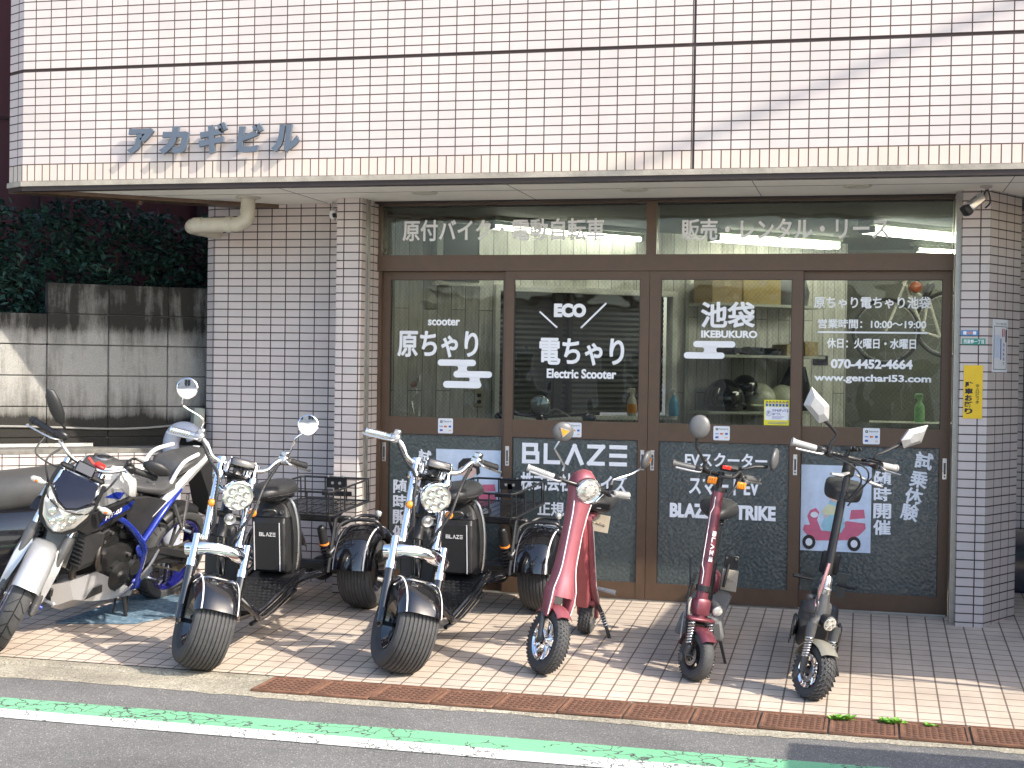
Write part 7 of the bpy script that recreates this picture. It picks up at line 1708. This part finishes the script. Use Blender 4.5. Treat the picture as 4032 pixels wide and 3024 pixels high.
# rear wheel, swing arm, chain guard, shock
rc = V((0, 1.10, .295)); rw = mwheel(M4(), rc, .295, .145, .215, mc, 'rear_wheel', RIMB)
b = MB()
for sg in (-1, 1): b.loft([[(sg * .10, .60, .44), (sg * .14, .60, .44), (sg * .14, .60, .36), (sg * .10, .60, .36)], [(sg * .11, .85, .39), (sg * .135, .85, .39), (sg * .135, .85, .32), (sg * .11, .85, .32)], [(sg * .115, 1.14, .32), (sg * .135, 1.14, .32), (sg * .135, 1.14, .27), (sg * .115, 1.14, .27)]])
b.box((.125, 1.10, .295), (.05, .07, .05), bev=.01); sa = b.build('swing_arm', BLKS, mc, 25)
b = MB(); b.loft([[(.148, .56, .36), (.158, .56, .44), (.158, .66, .46), (.148, .68, .35)], [(.148, .80, .40), (.158, .80, .45), (.158, .86, .44), (.148, .90, .36)]]); b.box((.152, .92, .385), (.014, .34, .05), (R(-17), 0, 0), bev=.006); b.build('chain_guard', RUBP, sa, 25)
b = MB(); b.lathe([(.04, 0), (.085, 0), (.088, .006), (.04, .006)], rc + V((.10, 0, 0)), (1, 0, 0), 30, closed=True)
for sg in (1, -1): b.tube([(.112, .62, .40 + sg * .03), (.112, 1.10, .295 + sg * .085)], .006, 6)
b.build('chain', mk('chain_steel', (.25, .22, .16), .4, .9), sa)
b = MB(); arc_fender(b, rc, .325, .14, R(55), R(115), .02, 10, 8, .004, .02); b.build('hugger', BLKS, mc, 50)
for sg in (-1, 1):
    b = MB(); b.tube([(sg * .145, .66, .30), (sg * .165, .72, .27), (sg * .215, .74, .265)], .010, 8, 4); b.tube([(sg * .15, .62, .25), (sg * .16, .72, .34), (sg * .155, .78, .43), (sg * .15, .75, .36), (sg * .155, .68, .27)], .009, 8, 4); b.box((sg * .155, .70, .29), (.014, .13, .04), (R(25), 0, 0), bev=.005); b.tube([(sg * .16, .60, .25), (sg * .185, .50, .225), (sg * .20, .44, .22)], .007, 8, 4); pg = b.build('foot_peg', SATIN, mc)
    b = MB(); b.tube([(sg * .155, .72, .265), (sg * .235, .74, .262)], [.012, .013], 8, flat=.7); b.build('peg_rubber', RUBP, pg)
    b = MB(); b.tube([(sg * .135, .86, .70), (sg * .145, .98, .52)], .011, 8); b.tube([(sg * .135, .98, .74), (sg * .145, .99, .52)], .010, 8); b.tube([(sg * .14, .98, .52), (sg * .20, 1.0, .515)], .011, 8); b.build('pillion_peg', SATIN, mc)
b = MB(); b.tube([(.13, .58, .19), (.15, .58, .13), (.225, .57, -.055)], [.014, .012, .010], 8); b.tube([(.13, .61, .19), (.16, .60, .08)], .008, 8); b.tube([(.222, .57, -.05), (.30, .53, -.066)], [.008, .005], 8, flat=.6); b.tube([(.11, .54, .17), (.115, .54, .07)], .007, 8); b.build('side_stand', BLKM, mc)
# ---------------- scooter standing behind the motorcycle, mostly out of the picture
dk_ = thing('maxi_scooter', 'dark motor scooter with long seat behind the motorcycle, cut by the left edge', 'scooter', (-5.0, -.78, gz(-.78)), (math.atan(SL), R(4), R(-58)))
b = MB(); b.sup([((0, -.35, .60), (.12, 0, 0), (0, 0, .10)), ((0, -.2, .66), (.19, 0, 0), (0, 0, .13)), ((0, .15, .68), (.21, 0, 0), (0, 0, .12)), ((0, .55, .72), (.17, 0, 0), (0, 0, .10)), ((0, .75, .76), (.08, 0, 0), (0, 0, .05))], 26, 2.6); b.build('seat', mk('faded_seat', (.06, .059, .057), .5), dk_, 60)
b = MB(); b.sup([((0, -.5, .40), (.14, 0, 0), (0, 0, .22)), ((0, -.25, .38), (.24, 0, 0), (0, 0, .24)), ((0, .2, .38), (.26, 0, 0), (0, 0, .24)), ((0, .6, .50), (.2, 0, 0), (0, 0, .18)), ((0, .85, .62), (.08, 0, 0), (0, 0, .08))], 26, 3); b.build('body', BLKG, dk_, 60)
b = MB(); b.loft([[(.24, -.30, .50), (.30, -.34, .46), (.27, -.40, .20)], [(.24, -.05, .62), (.27, -.03, .60), (.26, -.05, .55)]]); b.build('side_fin', mk('steel_blue_panel', (.10, .16, .28), .3, .3, .5), dk_, 20)
for y in (-.75, .62):
    b = MB(); tyre(b, V((0, y, .26)), .26, .12, .17, 0, 32); wt = b.build('wheel', RUB, dk_, 30); b = MB(); b.lathe([(.175, -.05), (.16, -.03), (0, -.03)], (0, y, .26), (1, 0, 0), 24); b.lathe([(0, .03), (.16, .03), (.175, .05)], (0, y, .26), (1, 0, 0), 24); b.build('rim', GREY, wt)
b = MB(); b.sup([((0, -.62, .35), (.16, 0, 0), (0, .08, 0)), ((0, -.55, .7), (.2, 0, 0), (0, .08, 0)), ((0, -.48, .95), (.12, 0, 0), (0, .08, 0))], 20, 2.6); b.build('leg_shield', BLKG, dk_, 50)
b = MB(); b.tube([(-.35, -.42, 1.0), (-.1, -.46, 1.0), (.1, -.46, 1.0), (.34, -.42, 1.0)], .016, 10, 4); b.build('handlebar', BLKS, dk_)
for sg in (-1, 1):
    b = MB(); c = V((sg * .36 + .10, -.46, 1.14)); b.sup([(c + V((-.10, 0, -.012)), (0, 0, .004), (0, .004, 0)), (c + V((-.07, 0, -.008)), (0, 0, .030), (0, .016, 0)), (c, (0, 0, .045), (0, .022, 0)), (c + V((.06, 0, .004)), (0, 0, .038), (0, .018, 0)), (c + V((.085, 0, .006)), (0, 0, .015), (0, .008, 0))], 18, 2.3); b.tube([c + V((-.05, .0, -.03)), (sg * .25, -.44, 1.0)], .007, 8); b.build('mirror', BLKS, dk_, 60)
b = MB(); b.tube([(.05, .1, .2), (.12, .12, .05), (.2, .14, -.03)], .012, 8); b.build('stand', BLKM, dk_)
# dusty blue mat under the motorcycle
mt = MB(); q = [(-4.42, -1.20), (-3.98, -1.10), (-3.62, -.50), (-4.30, -.38)]
n_ = 4
mt.add([(x, y, gz(y) + .004) for x, y in q] + [(x, y, gz(y) + .012) for x, y in q], [[7, 6, 5, 4], [0, 1, 2, 3], [0, 4, 5, 1], [1, 5, 6, 2], [2, 6, 7, 3], [3, 7, 4, 0]])
mo_ = mt.build('floor_mat', speck_mat('dusty_blue_mat', (.12, .20, .27), ((.16, .25, .32), (.09, .15, .20), (.22, .30, .36), (.08, .13, .18)), s1=260, patch=.45, bump=.8), sm=0)
tag(mo_, 'dusty blue perforated mat on the paving under the motorcycle', 'mat')
